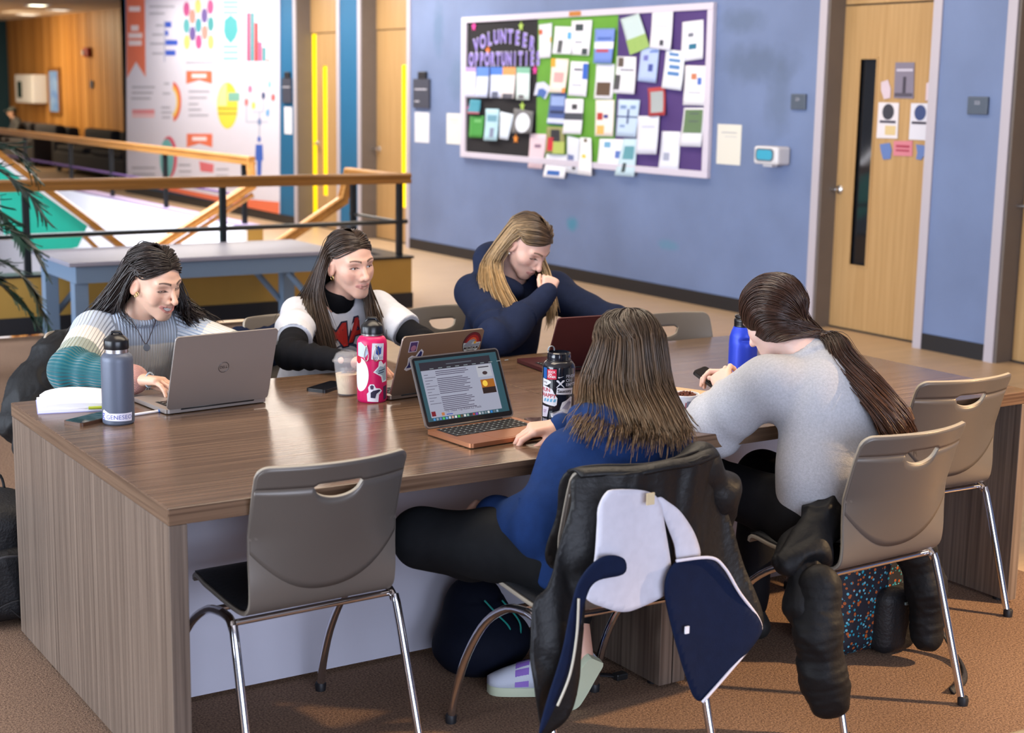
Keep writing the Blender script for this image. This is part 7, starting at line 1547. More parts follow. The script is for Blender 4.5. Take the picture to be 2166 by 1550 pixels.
INFO = [
 ('ribbon','#e2714f',[(20.276,3.014),(19.417,2.979),(19.475,1.804),(19.89,2.036),(20.339,1.792)]),
 ('ribbon_text','#f0e2e6',[(20.143,2.872),(19.629,2.853),(19.635,2.777),(20.15,2.794)]),
 ('ribbon_text','#f0e2e6',[(20.07,2.586),(19.728,2.577),(19.735,2.494),(20.077,2.502)]),
 ('ribbon_text','#f0e2e6',[(20.198,2.473),(19.567,2.459),(19.573,2.383),(20.205,2.395)]),
 ('ribbon_text','#f0e2e6',[(20.202,2.361),(19.607,2.35),(19.613,2.274),(20.209,2.283)]),
 ('bar','#3a5cc8',[(18.564,2.597),(18.309,2.589),(18.315,2.511),(18.57,2.517)]),
 ('bar','#3a5cc8',[(18.573,2.471),(18.445,2.468),(18.45,2.395),(18.578,2.398)]),
 ('bar','#3a5cc8',[(18.571,2.338),(18.076,2.328),(18.081,2.256),(18.576,2.264)]),
 ('bar','#3a5cc8',[(18.581,2.192),(18.165,2.186),(18.17,2.113),(18.587,2.117)]),
 ('axis_line','#8a94b8',[(18.61,2.608),(18.575,2.607),(18.617,2.027),(18.652,2.028)]),
 ('bubble','#b8518a',[(17.567,2.741),(17.577,2.706),(17.601,2.677),(17.635,2.655),(17.677,2.644),(17.721,2.646),(17.761,2.659),(17.794,2.683),(17.814,2.714),(17.819,2.75),(17.809,2.784),(17.785,2.814),(17.75,2.835),(17.708,2.846),(17.665,2.844),(17.625,2.831),(17.593,2.807),(17.573,2.776)]),
 ('bubble','#dcc878',[(17.129,2.763),(17.138,2.729),(17.161,2.7),(17.194,2.679),(17.234,2.669),(17.276,2.67),(17.316,2.683),(17.347,2.707),(17.366,2.737),(17.372,2.772),(17.362,2.806),(17.339,2.835),(17.305,2.856),(17.265,2.866),(17.223,2.865),(17.184,2.851),(17.153,2.828),(17.134,2.797)]),
 ('bubble','#b8518a',[(16.677,2.738),(16.686,2.705),(16.707,2.676),(16.74,2.655),(16.778,2.645),(16.819,2.646),(16.857,2.659),(16.887,2.682),(16.906,2.712),(16.911,2.746),(16.902,2.779),(16.88,2.808),(16.848,2.829),(16.809,2.839),(16.768,2.837),(16.731,2.824),(16.701,2.801),(16.682,2.771)]),
 ('bubble','#dd8f86',[(17.348,2.633),(17.357,2.599),(17.38,2.569),(17.414,2.547),(17.455,2.537),(17.498,2.538),(17.538,2.551),(17.57,2.574),(17.59,2.605),(17.595,2.64),(17.586,2.675),(17.562,2.704),(17.528,2.726),(17.487,2.736),(17.444,2.735),(17.404,2.722),(17.373,2.698),(17.353,2.667)]),
 ('bubble','#6a5a9a',[(16.897,2.63),(16.906,2.597),(16.928,2.567),(16.961,2.546),(17.0,2.536),(17.042,2.537),(17.08,2.55),(17.111,2.573),(17.13,2.603),(17.136,2.638),(17.127,2.671),(17.104,2.701),(17.071,2.722),(17.031,2.732),(16.99,2.731),(16.952,2.717),(16.921,2.694),(16.902,2.664)]),
 ('bubble','#5aa8b0',[(17.581,2.512),(17.591,2.477),(17.615,2.447),(17.649,2.425),(17.691,2.414),(17.735,2.415),(17.776,2.428),(17.808,2.451),(17.828,2.483),(17.834,2.518),(17.824,2.553),(17.8,2.583),(17.765,2.605),(17.723,2.616),(17.679,2.614),(17.639,2.601),(17.607,2.578),(17.587,2.546)]),
 ('bubble','#4a9aa8',[(17.127,2.509),(17.136,2.475),(17.159,2.446),(17.193,2.424),(17.233,2.413),(17.275,2.414),(17.314,2.427),(17.346,2.45),(17.365,2.481),(17.371,2.516),(17.361,2.55),(17.338,2.579),(17.304,2.601),(17.264,2.612),(17.222,2.61),(17.183,2.597),(17.152,2.574),(17.133,2.544)]),
 ('bubble','#4a9aa0',[(16.673,2.512),(16.682,2.479),(16.704,2.45),(16.736,2.429),(16.775,2.418),(16.816,2.419),(16.854,2.431),(16.884,2.454),(16.903,2.484),(16.908,2.518),(16.899,2.552),(16.877,2.581),(16.844,2.602),(16.805,2.613),(16.765,2.612),(16.727,2.599),(16.697,2.576),(16.679,2.546)]),
 ('bubble','#6a5a9a',[(17.356,2.401),(17.365,2.367),(17.389,2.337),(17.423,2.315),(17.464,2.303),(17.507,2.304),(17.547,2.317),(17.579,2.34),(17.599,2.371),(17.604,2.406),(17.595,2.441),(17.571,2.471),(17.536,2.493),(17.495,2.504),(17.452,2.503),(17.412,2.49),(17.381,2.467),(17.361,2.436)]),
 ('bubble','#dd8f86',[(16.899,2.406),(16.908,2.372),(16.93,2.343),(16.963,2.321),(17.002,2.31),(17.044,2.311),(17.083,2.324),(17.113,2.347),(17.133,2.377),(17.138,2.411),(17.129,2.445),(17.106,2.475),(17.073,2.496),(17.033,2.507),(16.992,2.506),(16.953,2.493),(16.923,2.47),(16.904,2.44)]),
 ('bubble','#dcc878',[(17.579,2.29),(17.588,2.256),(17.612,2.225),(17.647,2.203),(17.689,2.191),(17.733,2.192),(17.773,2.205),(17.806,2.228),(17.826,2.259),(17.831,2.295),(17.821,2.33),(17.797,2.36),(17.762,2.383),(17.72,2.394),(17.676,2.393),(17.636,2.38),(17.604,2.357),(17.584,2.325)]),
 ('bubble','#b8518a',[(17.129,2.287),(17.138,2.252),(17.161,2.223),(17.195,2.201),(17.235,2.189),(17.278,2.19),(17.317,2.202),(17.348,2.225),(17.368,2.256),(17.373,2.291),(17.364,2.325),(17.341,2.355),(17.307,2.377),(17.266,2.388),(17.224,2.387),(17.185,2.374),(17.154,2.351),(17.135,2.321)]),
 ('bubble','#dcc878',[(16.685,2.275),(16.694,2.242),(16.716,2.212),(16.748,2.191),(16.787,2.179),(16.828,2.18),(16.866,2.192),(16.897,2.215),(16.916,2.245),(16.921,2.279),(16.912,2.313),(16.89,2.342),(16.857,2.364),(16.818,2.375),(16.777,2.374),(16.739,2.361),(16.709,2.339),(16.691,2.309)]),
 ('stripe','#8ac2c8',[(16.339,2.807),(15.811,2.787),(15.813,2.744),(16.341,2.764)]),
 ('stripe','#8ac2c8',[(16.342,2.747),(15.813,2.728),(15.815,2.685),(16.344,2.704)]),
 ('stripe','#8ac2c8',[(16.346,2.675),(15.816,2.657),(15.818,2.614),(16.348,2.631)]),
 ('stripe','#8ac2c8',[(16.367,2.233),(15.834,2.225),(15.836,2.181),(16.369,2.189)]),
 ('stripe','#8ac2c8',[(16.37,2.156),(15.838,2.149),(15.839,2.106),(16.373,2.112)]),
 ('stripe','#8ac2c8',[(16.374,2.077),(15.841,2.072),(15.843,2.028),(16.376,2.032)]),
 ('badge','#4fa8b0',[(16.08,2.617),(15.869,2.539),(15.836,2.404),(15.926,2.316),(16.097,2.243),(16.274,2.323),(16.333,2.415),(16.302,2.552)]),
 ('chart_bar','#a8527a',[(15.538,2.623),(15.424,2.619),(15.446,2.013),(15.562,2.014)]),
 ('chart_bar','#4f96a0',[(15.41,2.619),(15.297,2.615),(15.319,2.012),(15.433,2.013)]),
 ('chart_bar','#d8454a',[(15.292,2.493),(15.18,2.49),(15.197,2.011),(15.31,2.012)]),
 ('chart_bar','#c85a86',[(15.179,2.249),(15.068,2.247),(15.076,2.01),(15.188,2.011)]),
 ('chart_bar','#4f96a0',[(15.057,2.181),(14.946,2.179),(14.952,2.01),(15.063,2.01)]),
 ('chart_bar','#d8654a',[(14.938,2.03),(14.829,2.029),(14.829,2.009),(14.939,2.009)]),
 ('banner','#e2714f',[(17.757,1.895),(16.777,1.893),(16.786,1.718),(17.264,1.769),(17.768,1.713)]),
 ('banner_text','#f0e2e6',[(17.54,1.852),(16.986,1.852),(16.988,1.799),(17.543,1.798)]),
 ('banner','#e2714f',[(17.789,1.013),(16.81,1.044),(16.82,0.859),(17.298,0.895),(17.801,0.82)]),
 ('banner_text','#f0e2e6',[(17.57,0.977),(17.021,0.995),(17.024,0.941),(17.574,0.922)]),
 ('arc','#d8584a',[(18.291,1.743),(18.205,1.726),(18.128,1.694),(18.064,1.65),(18.016,1.596),(17.988,1.534),(17.98,1.468),(17.992,1.401),(18.025,1.337),(18.076,1.279),(18.143,1.23),(18.223,1.193),(18.311,1.17),(18.322,1.215),(18.249,1.235),(18.183,1.266),(18.127,1.307),(18.085,1.356),(18.058,1.41),(18.048,1.466),(18.054,1.521),(18.078,1.573),(18.117,1.619),(18.17,1.657),(18.233,1.683),(18.305,1.698)]),
 ('arc','#e8a04a',[(18.305,1.698),(18.233,1.683),(18.17,1.657),(18.117,1.619),(18.078,1.573),(18.054,1.521),(18.048,1.466),(18.058,1.41),(18.085,1.356),(18.127,1.307),(18.183,1.266),(18.249,1.235),(18.322,1.215),(18.335,1.258),(18.28,1.274),(18.23,1.299),(18.188,1.333),(18.156,1.373),(18.135,1.417),(18.127,1.464),(18.132,1.509),(18.15,1.552),(18.179,1.59),(18.219,1.62),(18.266,1.642),(18.32,1.654)]),
 ('arc','#e8cf5a',[(18.32,1.654),(18.266,1.642),(18.219,1.62),(18.179,1.59),(18.15,1.552),(18.132,1.509),(18.127,1.464),(18.135,1.417),(18.156,1.373),(18.188,1.333),(18.23,1.299),(18.28,1.274),(18.335,1.258),(18.342,1.288),(18.298,1.301),(18.257,1.323),(18.223,1.351),(18.197,1.385),(18.18,1.423),(18.173,1.462),(18.177,1.501),(18.191,1.538),(18.215,1.57),(18.247,1.596),(18.285,1.614),(18.329,1.624)]),
 ('pie','#e6d84a',[(15.887,1.442),(15.897,1.379),(15.922,1.318),(15.962,1.262),(16.014,1.213),(16.077,1.174),(16.147,1.146),(16.222,1.13),(16.299,1.128),(16.373,1.139),(16.443,1.164),(16.504,1.2),(16.554,1.248),(16.59,1.303),(16.612,1.365),(16.616,1.43),(16.605,1.495),(16.578,1.557),(16.536,1.614),(16.481,1.663),(16.417,1.701),(16.345,1.727),(16.27,1.741),(16.194,1.741),(16.121,1.729),(16.053,1.703),(15.994,1.666),(15.947,1.619),(15.912,1.565),(15.892,1.505)]),
 ('pie_slice','#f0eaa0',[(16.266,1.43),(16.581,1.425),(16.522,1.594),(16.392,1.698),(16.252,1.735)]),
 ('pie_text','#7fb8a8',[(16.209,1.607),(15.822,1.61),(15.827,1.501),(16.214,1.496)]),
 ('pie_line','#9a9440',[(16.583,1.397),(15.917,1.409),(15.917,1.394),(16.583,1.382)]),
 ('pie_line','#9a9440',[(16.586,1.331),(15.919,1.345),(15.92,1.33),(16.587,1.316)]),
 ('pink_bar','#e08a94',[(20.135,1.311),(19.114,1.33),(19.119,1.264),(20.141,1.242)]),
 ('pink_bar','#ecc0c8',[(20.142,1.236),(19.12,1.258),(19.123,1.21),(20.146,1.186)]),
 ('tree_line','#8fa6c0',[(15.605,1.505),(15.582,1.505),(15.592,1.234),(15.616,1.233)]),
 ('tree_line','#8fa6c0',[(15.401,1.373),(15.061,1.38),(15.062,1.369),(15.402,1.363)]),
 ('tree_line','#8fa6c0',[(15.592,1.241),(14.91,1.258),(14.91,1.248),(15.592,1.23)]),
 ('tree_line','#8fa6c0',[(15.056,1.548),(15.034,1.548),(15.039,1.372),(15.062,1.371)]),
 ('tree_line','#8fa6c0',[(14.86,1.724),(14.843,1.724),(14.853,1.375),(14.871,1.375)]),
 ('tree_line','#8fa6c0',[(15.192,1.369),(15.165,1.369),(15.177,1.013),(15.204,1.012)]),
 ('tree_dot','#c06a96',[(15.409,1.659),(15.418,1.635),(15.441,1.617),(15.471,1.61),(15.501,1.617),(15.522,1.634),(15.529,1.658),(15.52,1.682),(15.498,1.7),(15.467,1.707),(15.438,1.701),(15.416,1.683)]),
 ('tree_dot','#d8584a',[(15.536,1.488),(15.545,1.463),(15.568,1.445),(15.598,1.438),(15.628,1.444),(15.65,1.461),(15.657,1.486),(15.648,1.51),(15.625,1.528),(15.594,1.535),(15.564,1.529),(15.543,1.512)]),
 ('tree_dot','#e0d05a',[(15.303,1.452),(15.311,1.428),(15.334,1.41),(15.364,1.403),(15.393,1.409),(15.415,1.426),(15.422,1.45),(15.413,1.474),(15.39,1.492),(15.36,1.499),(15.331,1.493),(15.31,1.476)]),
 ('tree_dot','#3a4a78',[(14.984,1.58),(14.992,1.556),(15.014,1.539),(15.043,1.532),(15.072,1.538),(15.092,1.555),(15.099,1.579),(15.091,1.603),(15.069,1.62),(15.04,1.627),(15.011,1.621),(14.991,1.604)]),
 ('tree_dot','#8fc8dc',[(14.786,1.725),(14.794,1.701),(14.815,1.684),(14.844,1.677),(14.872,1.684),(14.893,1.701),(14.9,1.724),(14.891,1.748),(14.87,1.765),(14.841,1.771),(14.813,1.765),(14.793,1.748)]),
 ('tree_dot','#d85a5a',[(14.678,1.561),(14.686,1.538),(14.707,1.52),(14.736,1.514),(14.764,1.519),(14.784,1.536),(14.791,1.56),(14.783,1.583),(14.761,1.601),(14.733,1.607),(14.705,1.601),(14.685,1.584)]),
 ('tree_dot','#6aa8dc',[(14.858,1.367),(14.867,1.343),(14.888,1.325),(14.917,1.318),(14.945,1.324),(14.966,1.341),(14.973,1.364),(14.964,1.388),(14.943,1.406),(14.914,1.413),(14.885,1.407),(14.865,1.39)]),
 ('tree_dot','#5a6ab0',[(15.12,1.25),(15.128,1.225),(15.15,1.207),(15.18,1.2),(15.209,1.206),(15.23,1.223),(15.237,1.247),(15.228,1.271),(15.206,1.289),(15.177,1.296),(15.147,1.29),(15.127,1.273)]),
 ('figure_head','#3a62c0',[(15.141,1.028),(15.146,1.013),(15.162,1.0),(15.184,0.992),(15.208,0.991),(15.23,0.997),(15.245,1.009),(15.249,1.024),(15.243,1.04),(15.228,1.053),(15.206,1.061),(15.182,1.062),(15.16,1.056),(15.145,1.044)]),
 ('figure_body','#3a62c0',[(15.311,0.954),(15.089,0.962),(15.077,0.767),(15.123,0.756),(15.148,0.551),(15.276,0.544),(15.277,0.748),(15.332,0.755)]),
 ('ring','#d0506a',[(18.203,0.663),(18.218,0.589),(18.252,0.519),(18.304,0.456),(18.371,0.403),(18.449,0.365),(18.533,0.342),(18.62,0.337),(18.703,0.35),(18.777,0.381),(18.839,0.428),(18.885,0.487),(18.911,0.556),(18.916,0.631),(18.9,0.706),(18.863,0.778),(18.809,0.841),(18.74,0.893),(18.661,0.931),(18.576,0.951),(18.491,0.954),(18.409,0.939),(18.337,0.908),(18.277,0.861),(18.234,0.803),(18.208,0.735)]),
 ('ring_fill','#6ab4b8',[(18.338,0.636),(18.351,0.567),(18.381,0.502),(18.425,0.443),(18.481,0.394),(18.547,0.358),(18.618,0.337),(18.69,0.333),(18.76,0.346),(18.822,0.375),(18.873,0.419),(18.911,0.475),(18.932,0.54),(18.936,0.609),(18.922,0.68),(18.891,0.746),(18.845,0.806),(18.787,0.854),(18.721,0.889),(18.649,0.908),(18.578,0.91),(18.51,0.896),(18.449,0.866),(18.399,0.823),(18.363,0.768),(18.342,0.704)]),
 ('rps_lettering','#d8707a',[(17.329,0.643),(16.775,0.631),(16.807,0.514),(17.282,0.508)]),
 ('footer','#e2714f',[(20.479,0.23),(16.616,0.198),(14.59,0.262),(14.594,0.111),(20.485,0.164)]),
 ('text_line','#a4a6b6',[(19.224,2.849),(18.163,2.81),(18.164,2.785),(19.226,2.823)]),
 ('text_line','#a4a6b6',[(19.232,2.748),(18.572,2.726),(18.574,2.7),(19.234,2.721)]),
 ('text_line','#a4a6b6',[(18.971,2.568),(18.643,2.559),(18.645,2.533),(18.973,2.541)]),
 ('text_line','#a4a6b6',[(19.133,2.44),(18.653,2.429),(18.655,2.403),(19.135,2.413)]),
 ('text_line','#a4a6b6',[(19.235,2.309),(18.633,2.299),(18.635,2.273),(19.237,2.282)]),
 ('text_line','#a4a6b6',[(19.154,2.164),(18.672,2.159),(18.674,2.132),(19.156,2.138)]),
 ('text_line','#a4a6b6',[(17.765,2.022),(16.704,2.014),(16.705,1.99),(17.767,1.996)]),
 ('text_line','#a4a6b6',[(15.104,2.75),(14.669,2.734),(14.67,2.712),(15.105,2.728)]),
 ('text_line','#a4a6b6',[(14.952,2.667),(14.65,2.657),(14.651,2.635),(14.953,2.645)]),
 ('text_line','#a4a6b6',[(14.933,2.581),(14.674,2.573),(14.675,2.551),(14.934,2.559)]),
 ('text_line','#a4a6b6',[(15.068,2.499),(14.655,2.487),(14.656,2.465),(15.069,2.476)]),
 ('text_line','#a4a6b6',[(20.118,1.665),(19.07,1.671),(19.072,1.645),(20.12,1.637)]),
 ('text_line','#a4a6b6',[(20.125,1.579),(19.168,1.588),(19.17,1.561),(20.128,1.551)]),
 ('text_line','#a4a6b6',[(20.166,1.493),(19.267,1.504),(19.27,1.477),(20.168,1.465)]),
 ('text_line','#a4a6b6',[(18.674,1.725),(18.438,1.726),(18.44,1.7),(18.676,1.698)]),
 ('text_line','#a4a6b6',[(18.744,1.582),(18.419,1.585),(18.421,1.559),(18.746,1.555)]),
 ('text_line','#a4a6b6',[(18.819,1.377),(18.433,1.383),(18.435,1.357),(18.821,1.35)]),
 ('text_line','#a4a6b6',[(18.824,1.305),(18.379,1.314),(18.381,1.288),(18.826,1.278)]),
 ('text_line','#a4a6b6',[(18.799,1.234),(18.443,1.242),(18.445,1.215),(18.801,1.207)]),
 ('text_line','#a4a6b6',[(17.68,1.622),(16.878,1.629),(16.879,1.604),(17.681,1.596)]),
 ('text_line','#a4a6b6',[(17.685,1.534),(16.987,1.542),(16.988,1.517),(17.687,1.508)]),
 ('text_line','#a4a6b6',[(17.69,1.445),(17.309,1.451),(17.311,1.426),(17.692,1.42)]),
 ('text_line','#a4a6b6',[(17.695,1.367),(17.207,1.376),(17.208,1.351),(17.697,1.341)]),
 ('text_line','#a4a6b6',[(17.7,1.288),(16.947,1.304),(16.949,1.279),(17.702,1.262)]),
 ('text_line','#a4a6b6',[(20.227,0.42),(19.13,0.475),(19.132,0.447),(20.229,0.391)]),
 ('text_line','#a4a6b6',[(20.202,0.323),(19.168,0.378),(19.17,0.35),(20.204,0.294)]),
 ('text_line','#a4a6b6',[(18.169,0.563),(17.66,0.588),(17.661,0.562),(18.171,0.537)]),
 ('text_line','#a4a6b6',[(18.147,0.473),(17.637,0.499),(17.639,0.474),(18.148,0.447)]),
 ('text_line','#a4a6b6',[(18.123,0.393),(17.67,0.418),(17.672,0.392),(18.125,0.367)]),
 ('text_line','#a4a6b6',[(16.7,0.577),(16.245,0.6),(16.246,0.576),(16.701,0.552)]),
 ('text_line','#a4a6b6',[(16.705,0.49),(16.249,0.515),(16.25,0.491),(16.706,0.465)]),
]
POSTER= [(20.275, 3.098), (14.518, 2.845), (14.594, 0.111), (20.485, 0.164)]
DOORP= [('#7a7486', [(4.43, 1.931), (4.255, 1.93), (4.243, 1.685), (4.426, 1.686)]), ('#d6d2d8', [(4.566, 1.655), (4.374, 1.654), (4.37, 1.408), (4.569, 1.405)]), ('#cfd0dc', [(4.262, 1.653), (4.094, 1.655), (4.073, 1.405), (4.263, 1.405)]), ('#c77a88', [(4.402, 1.39), (4.228, 1.397), (4.223, 1.292), (4.4, 1.288)]), ('#5f78b0', [(4.533, 1.362), (4.439, 1.376), (4.417, 1.327), (4.425, 1.264), (4.493, 1.257), (4.515, 1.306)]), ('#5f78b0', [(4.195, 1.375), (4.108, 1.369), (4.096, 1.324), (4.139, 1.27), (4.187, 1.274), (4.178, 1.32)]), ('#c9b9c4', [(4.554, 1.795), (4.492, 1.812), (4.46, 1.751), (4.46, 1.686), (4.518, 1.678), (4.55, 1.737)]), ('#c9b9c4', [(4.135, 1.789), (4.086, 1.805), (4.08, 1.686), (4.134, 1.671)])]
XB = 6.73
bb = thing('bulletin_board', 'white-framed bulletin board with black, green and purple panels on the blue wall', 'bulletin board', (XB+.02, 8.15, 1.03))
def yz_prism(poly, x0, x1, off): return MB().prism(poly, lambda a, b: (x0-off[0], a-off[1], b-off[2]), lambda a, b: (x1-off[0], a-off[1], b-off[2]))
bo = tuple(bb.location)
fr = mat('board_frame_white', hexc('#cdc8d8'), rough=.4)
for (a, b_, c, d) in ((6.20, 10.07, 2.345, 2.40), (6.20, 10.07, 1.03, 1.085), (6.20, 6.27, 1.085, 2.345), (9.98, 10.07, 1.085, 2.345)):
    MB().box(XB-.022-bo[0], XB+.019-bo[0], a-bo[1], b_-bo[1], c-bo[2], d-bo[2], .004).build('frame_rail', fr, bb)
for n_, (y0, y1), c in (('black_panel', (8.715, 9.98), '#15151c'), ('green_panel', (7.475, 8.715), '#5f9a34'), ('purple_panel', (6.27, 7.475), '#4a3572')):
    MB().box(XB-bo[0], XB+.015-bo[0], y0-bo[1], y1-bo[1], 1.085-bo[2], 2.345-bo[2]).build(n_, mat(n_, hexc(c), rough=.8, var=.05, vscale=6), bb)
MB().box(XB-.026-bo[0], XB-.021-bo[0], 8.0-bo[1], 8.18-bo[1], 2.352-bo[2], 2.393-bo[2]).build('orange_label', K('#b8742a'), bb)
M_let = mat('purple_letters', hexc('#8f7ad8'), rough=.6); M_letb = mat('letter_backing', hexc('#d8d4ea'), rough=.6)
def word(txt, y0, y1, z, size, arcz, st=1.0):
    n = len(txt)
    for i, ch in enumerate(txt):
        u = i/(n-1); yy = y0+(y1-y0)*u; zz = z+arcz*(1-(2*u-1)**2); rot = -arcz*4*(1-2*u)/abs(y1-y0)*-1*.5
        v, f = text_mb(ch, size, .0025); v2, f2 = text_mb(ch, size, .007); v = [(p[0], p[1]*st) for p in v]; v2 = [(p[0], p[1]*st) for p in v2]
        c, s = cos(rot), sin(rot); mb = MB()
        mb.add([(XB-.012-bo[0], yy-(p[0]*c-p[1]*s)-bo[1], zz+(p[0]*s+p[1]*c)-bo[2]) for p in v], f, 0)
        mb.add([(XB-.009-bo[0], yy-(p[0]*c-p[1]*s)-bo[1], zz+(p[0]*s+p[1]*c)-bo[2]) for p in v2], f2, 1)
        mb.build('letter_'+ch.lower(), [M_let, M_letb], bb)
word('VOLUNTEER', 9.80, 8.80, 2.12, .145, .075, 1.2); word('OPPORTUNITIES', 9.89, 8.69, 1.985, .118, .0, 1.45)
for (p, c) in STARS:
    t = yz_prism(star(p[0], p[1], .048), XB-.008, XB-.003, bo); t.build('paper_star', K(c), bb)
PLAB = ['white flyer with an orange mark at the left edge of the green panel', 'white flyer with a black code block and blue dot', 'white flyer with a dark bird logo at its top', 'blue flyer with a white band at the edge of the purple panel', 'white flyer with a brown photograph at its foot', 'cream flyer with orange corners', 'white flyer with a half blue disc', 'small crumpled folded leaflet pinned on the green panel', 'flyer with a dark blue mountain picture', 'white flyer with a dark grey band across it', 'cream flyer with a red and blue blot', 'photo flyer with a dark figure, red and lime shapes', 'pale pink leaflet hanging over the lower frame', 'white sheet with a blue label hanging below the frame', 'narrow white leaflet with a small code at its foot', 'narrow curled white leaflet with a yellow dot', 'wide white sheet with two pale blue marks', 'pale cyan leaflet hanging over the lower frame', 'tilted pale flyer with a green meadow', 'plain white letter pinned at the top of the purple panel', 'white flyer with a small teal box', 'white flyer with photos down its left side', 'sky blue flyer with dark blots', 'white flyer with four lines of big blue lettering', 'white sheet with small orange and blue pictures', 'red-framed card with a grey centre', 'pale blue flyer divided by a dark cross', 'plain lavender-white sheet with one faint line', 'plain white sheet low on the purple panel', 'sheet with a green outdoor photograph above white', 'leaflet with a lilac header', 'leaflet with a plain blue header', 'leaflet with a blue header and skyline picture', 'leaflet with an orange header', 'leaflet with a pale green header', 'small teal card with a red edge', 'bright green card on the black panel', 'pale cyan leaflet on the black panel', 'curved white and blue leaflet on the black panel', 'dark card with a white oval']
for i, (q, c, pr) in enumerate(PAPERS):
    cy = sum(p[0] for p in q)/len(q); cz = sum(p[1] for p in q)/len(q); top = max(p[1] for p in q)
    t = thing('flyer', PLAB[i], 'flyer', (XB-.006, cy, top), 0, 'flyers pinned on the bulletin board'); o_ = (XB-.006, cy, top); lay = .004*(i % 4)
    m_ = mat('flyer_'+c.strip('#'), hexc(c), rough=.75)
    if len(q) == 4:
        Q0 = [np.array(p) for p in q]; n = 7; curl = (.010, .022, .006, .016)[i % 4]
        def bl(u, v, e): # u across, v from bottom to top
            p = (Q0[3]*(1-u)+Q0[2]*u)*(1-v)+(Q0[0]*(1-u)+Q0[1]*u)*v; x_ = XB-.005-lay-curl*(1-v)**2-(.006 if i % 3 == 0 else 0)*((2*u-1)**2)-e
            return (x_-o_[0], p[0]-o_[1], p[1]-o_[2])
        def patch(u0, v0, u1, v1, e): return MB().add([bl(u0+(u1-u0)*a/(n-1), v0+(v1-v0)*b_/(n-1), e) for a in range(n) for b_ in range(n)], [(a*n+b_, a*n+b_+1, (a+1)*n+b_+1, (a+1)*n+b_) for a in range(n-1) for b_ in range(n-1)])
        s_ = patch(0, 0, 1, 1, 0).build('sheet', m_, t, smooth=True); md = s_.modifiers.new('t', 'SOLIDIFY'); md.thickness = .001; md.offset = 0
        for (pc, u0, v0, u1, v1) in pr:
            if pc[0] == 'O':
                MB().add([bl(u0+u1*cos(k*pi/10), v0+v1*sin(k*pi/10), .0025) for k in range(20)], [tuple(range(20))]).build('printed_oval', K(pc[1:]), t)
            else: patch(u0, v0, u1, v1, .0018).build('printed_block', K(pc), t)
    else: yz_prism(q, XB-.012, XB-.008, o_).build('sheet', m_, t); yz_prism([(p[0]*.6+cy*.4, p[1]*.6+cz*.4-.03) for p in q], XB-.0125, XB-.0121, o_).build('printed_block', K('#4a6ab0'), t)
# ------------------------------------------------------------------ infographic
po = thing('infographic_poster', 'large white infographic wall poster with orange ribbons and charts', 'poster', (XB+.015, 17.5, .1)); pf = tuple(po.location)
MB().prism(POSTER, lambda a, b: (XB-pf[0], a-pf[1], min(b, 3.19)-pf[2]), lambda a, b: (XB+.015-pf[0], a-pf[1], min(b, 3.19)-pf[2])).build('panel', mat('poster_white', hexc('#d9d9ea'), rough=.45), po)
for k, (n_, c, q) in enumerate(INFO):
    d = .001+.0004*(k % 3)+(.002 if n_ in ('ribbon_text', 'banner_text', 'pie_slice', 'pie_text', 'pie_line', 'ring_fill', 'figure_head') else 0)
    MB().prism([(a, min(b, 3.18)) for a, b in q], lambda a, b: (XB-d-pf[0], a-pf[1], b-pf[2]), lambda a, b: (XB-pf[0], a-pf[1], b-pf[2])).build(n_, K(c, .45), po)
# ------------------------------------------------------------------ signs and notices on the wall
def plate(name, label, cat, y0, y1, z0, z1, m, x=XW, d=.012, bev=.002):
    t = thing(name, label, cat, (x, (y0+y1)/2, z0)); MB().box(-d, 0, y0-(y0+y1)/2, y1-(y0+y1)/2, 0, z1-z0, bev).build('plate', m, t); return t
def plate_lines(t, rows, x=-.0135):
    for (u0, u1, z0, z1, c) in rows: MB().box(x-.001, x+.001, u0, u1, z0, z1).build('lettering', K(c), t)
s = plate('room_sign', 'dark room sign with a raised top tab beside the door recess', 'sign', 10.75, 11.09, 1.50, 1.80, M_sign, d=.025); plate_lines(s, [(-.13, .13, .185, .20, '#a9abb8'), (.03, .13, .06, .075, '#a9abb8')], -.026)
MB().box(-.03, 0, -.10, .06, .30, .375, .004).build('top_tab', mat('tab_black', (.02, .02, .025), rough=.4), s)
s = plate('room_sign', 'dark room sign with a black top tab on the teal wall', 'sign', 14.20, 14.46, 1.50, 1.80, M_sign, d=.025); plate_lines(s, [(-.11, .11, .185, .20, '#a9abb8')], -.026); MB().box(-.03, 0, -.09, .05, .30, .375, .004).build('top_tab', mat('tab_black', (.02, .02, .025)), s)
plate('paper_notice', 'white paper notice under the dark sign on teal wall', 'paper notice', 14.22, 14.44, 1.12, 1.45, M_paper, d=.003, bev=0)
for lab, y0, y1, z0, z1, c in (('cream notice taped under the room sign', 10.775, 11.085, 1.14, 1.455, '#cfd2dc'), ('cream notice beside the black panel of the bulletin board', 10.125, 10.41, 1.148, 1.458, '#d3d5d2'), ('cream notice between the bulletin board and the white dispenser', 5.85, 6.135, 1.15, 1.462, '#d6d5cc')):
    s = plate('paper_notice', lab, 'paper notice', y0, y1, z0, z1, K(c, .8), d=.003, bev=0)
    plate_lines(s, [(-.09, .09, .245, .252, '#9fa2aa'), (-.09, .05, .215, .220, '#b2b4ba')], -.004)
for lab, y0, y1 in (('small dark number sign left of the maple door', 5.14, 5.295), ('small dark number sign on the wall right of the maple door', 3.46, 3.625)):
    s = plate('number_sign', lab, 'sign', y0, y1, 1.59, 1.705, mat('sign_slate', hexc('#4d5868'), rough=.45), d=.02, bev=.006); v, f = text_mb('222' if y0 < 4 else '221', .03)
    MB().add([(-.0215, -p[0], .075+p[1]) for p in v], f).build('lettering', M_signtxt, s)
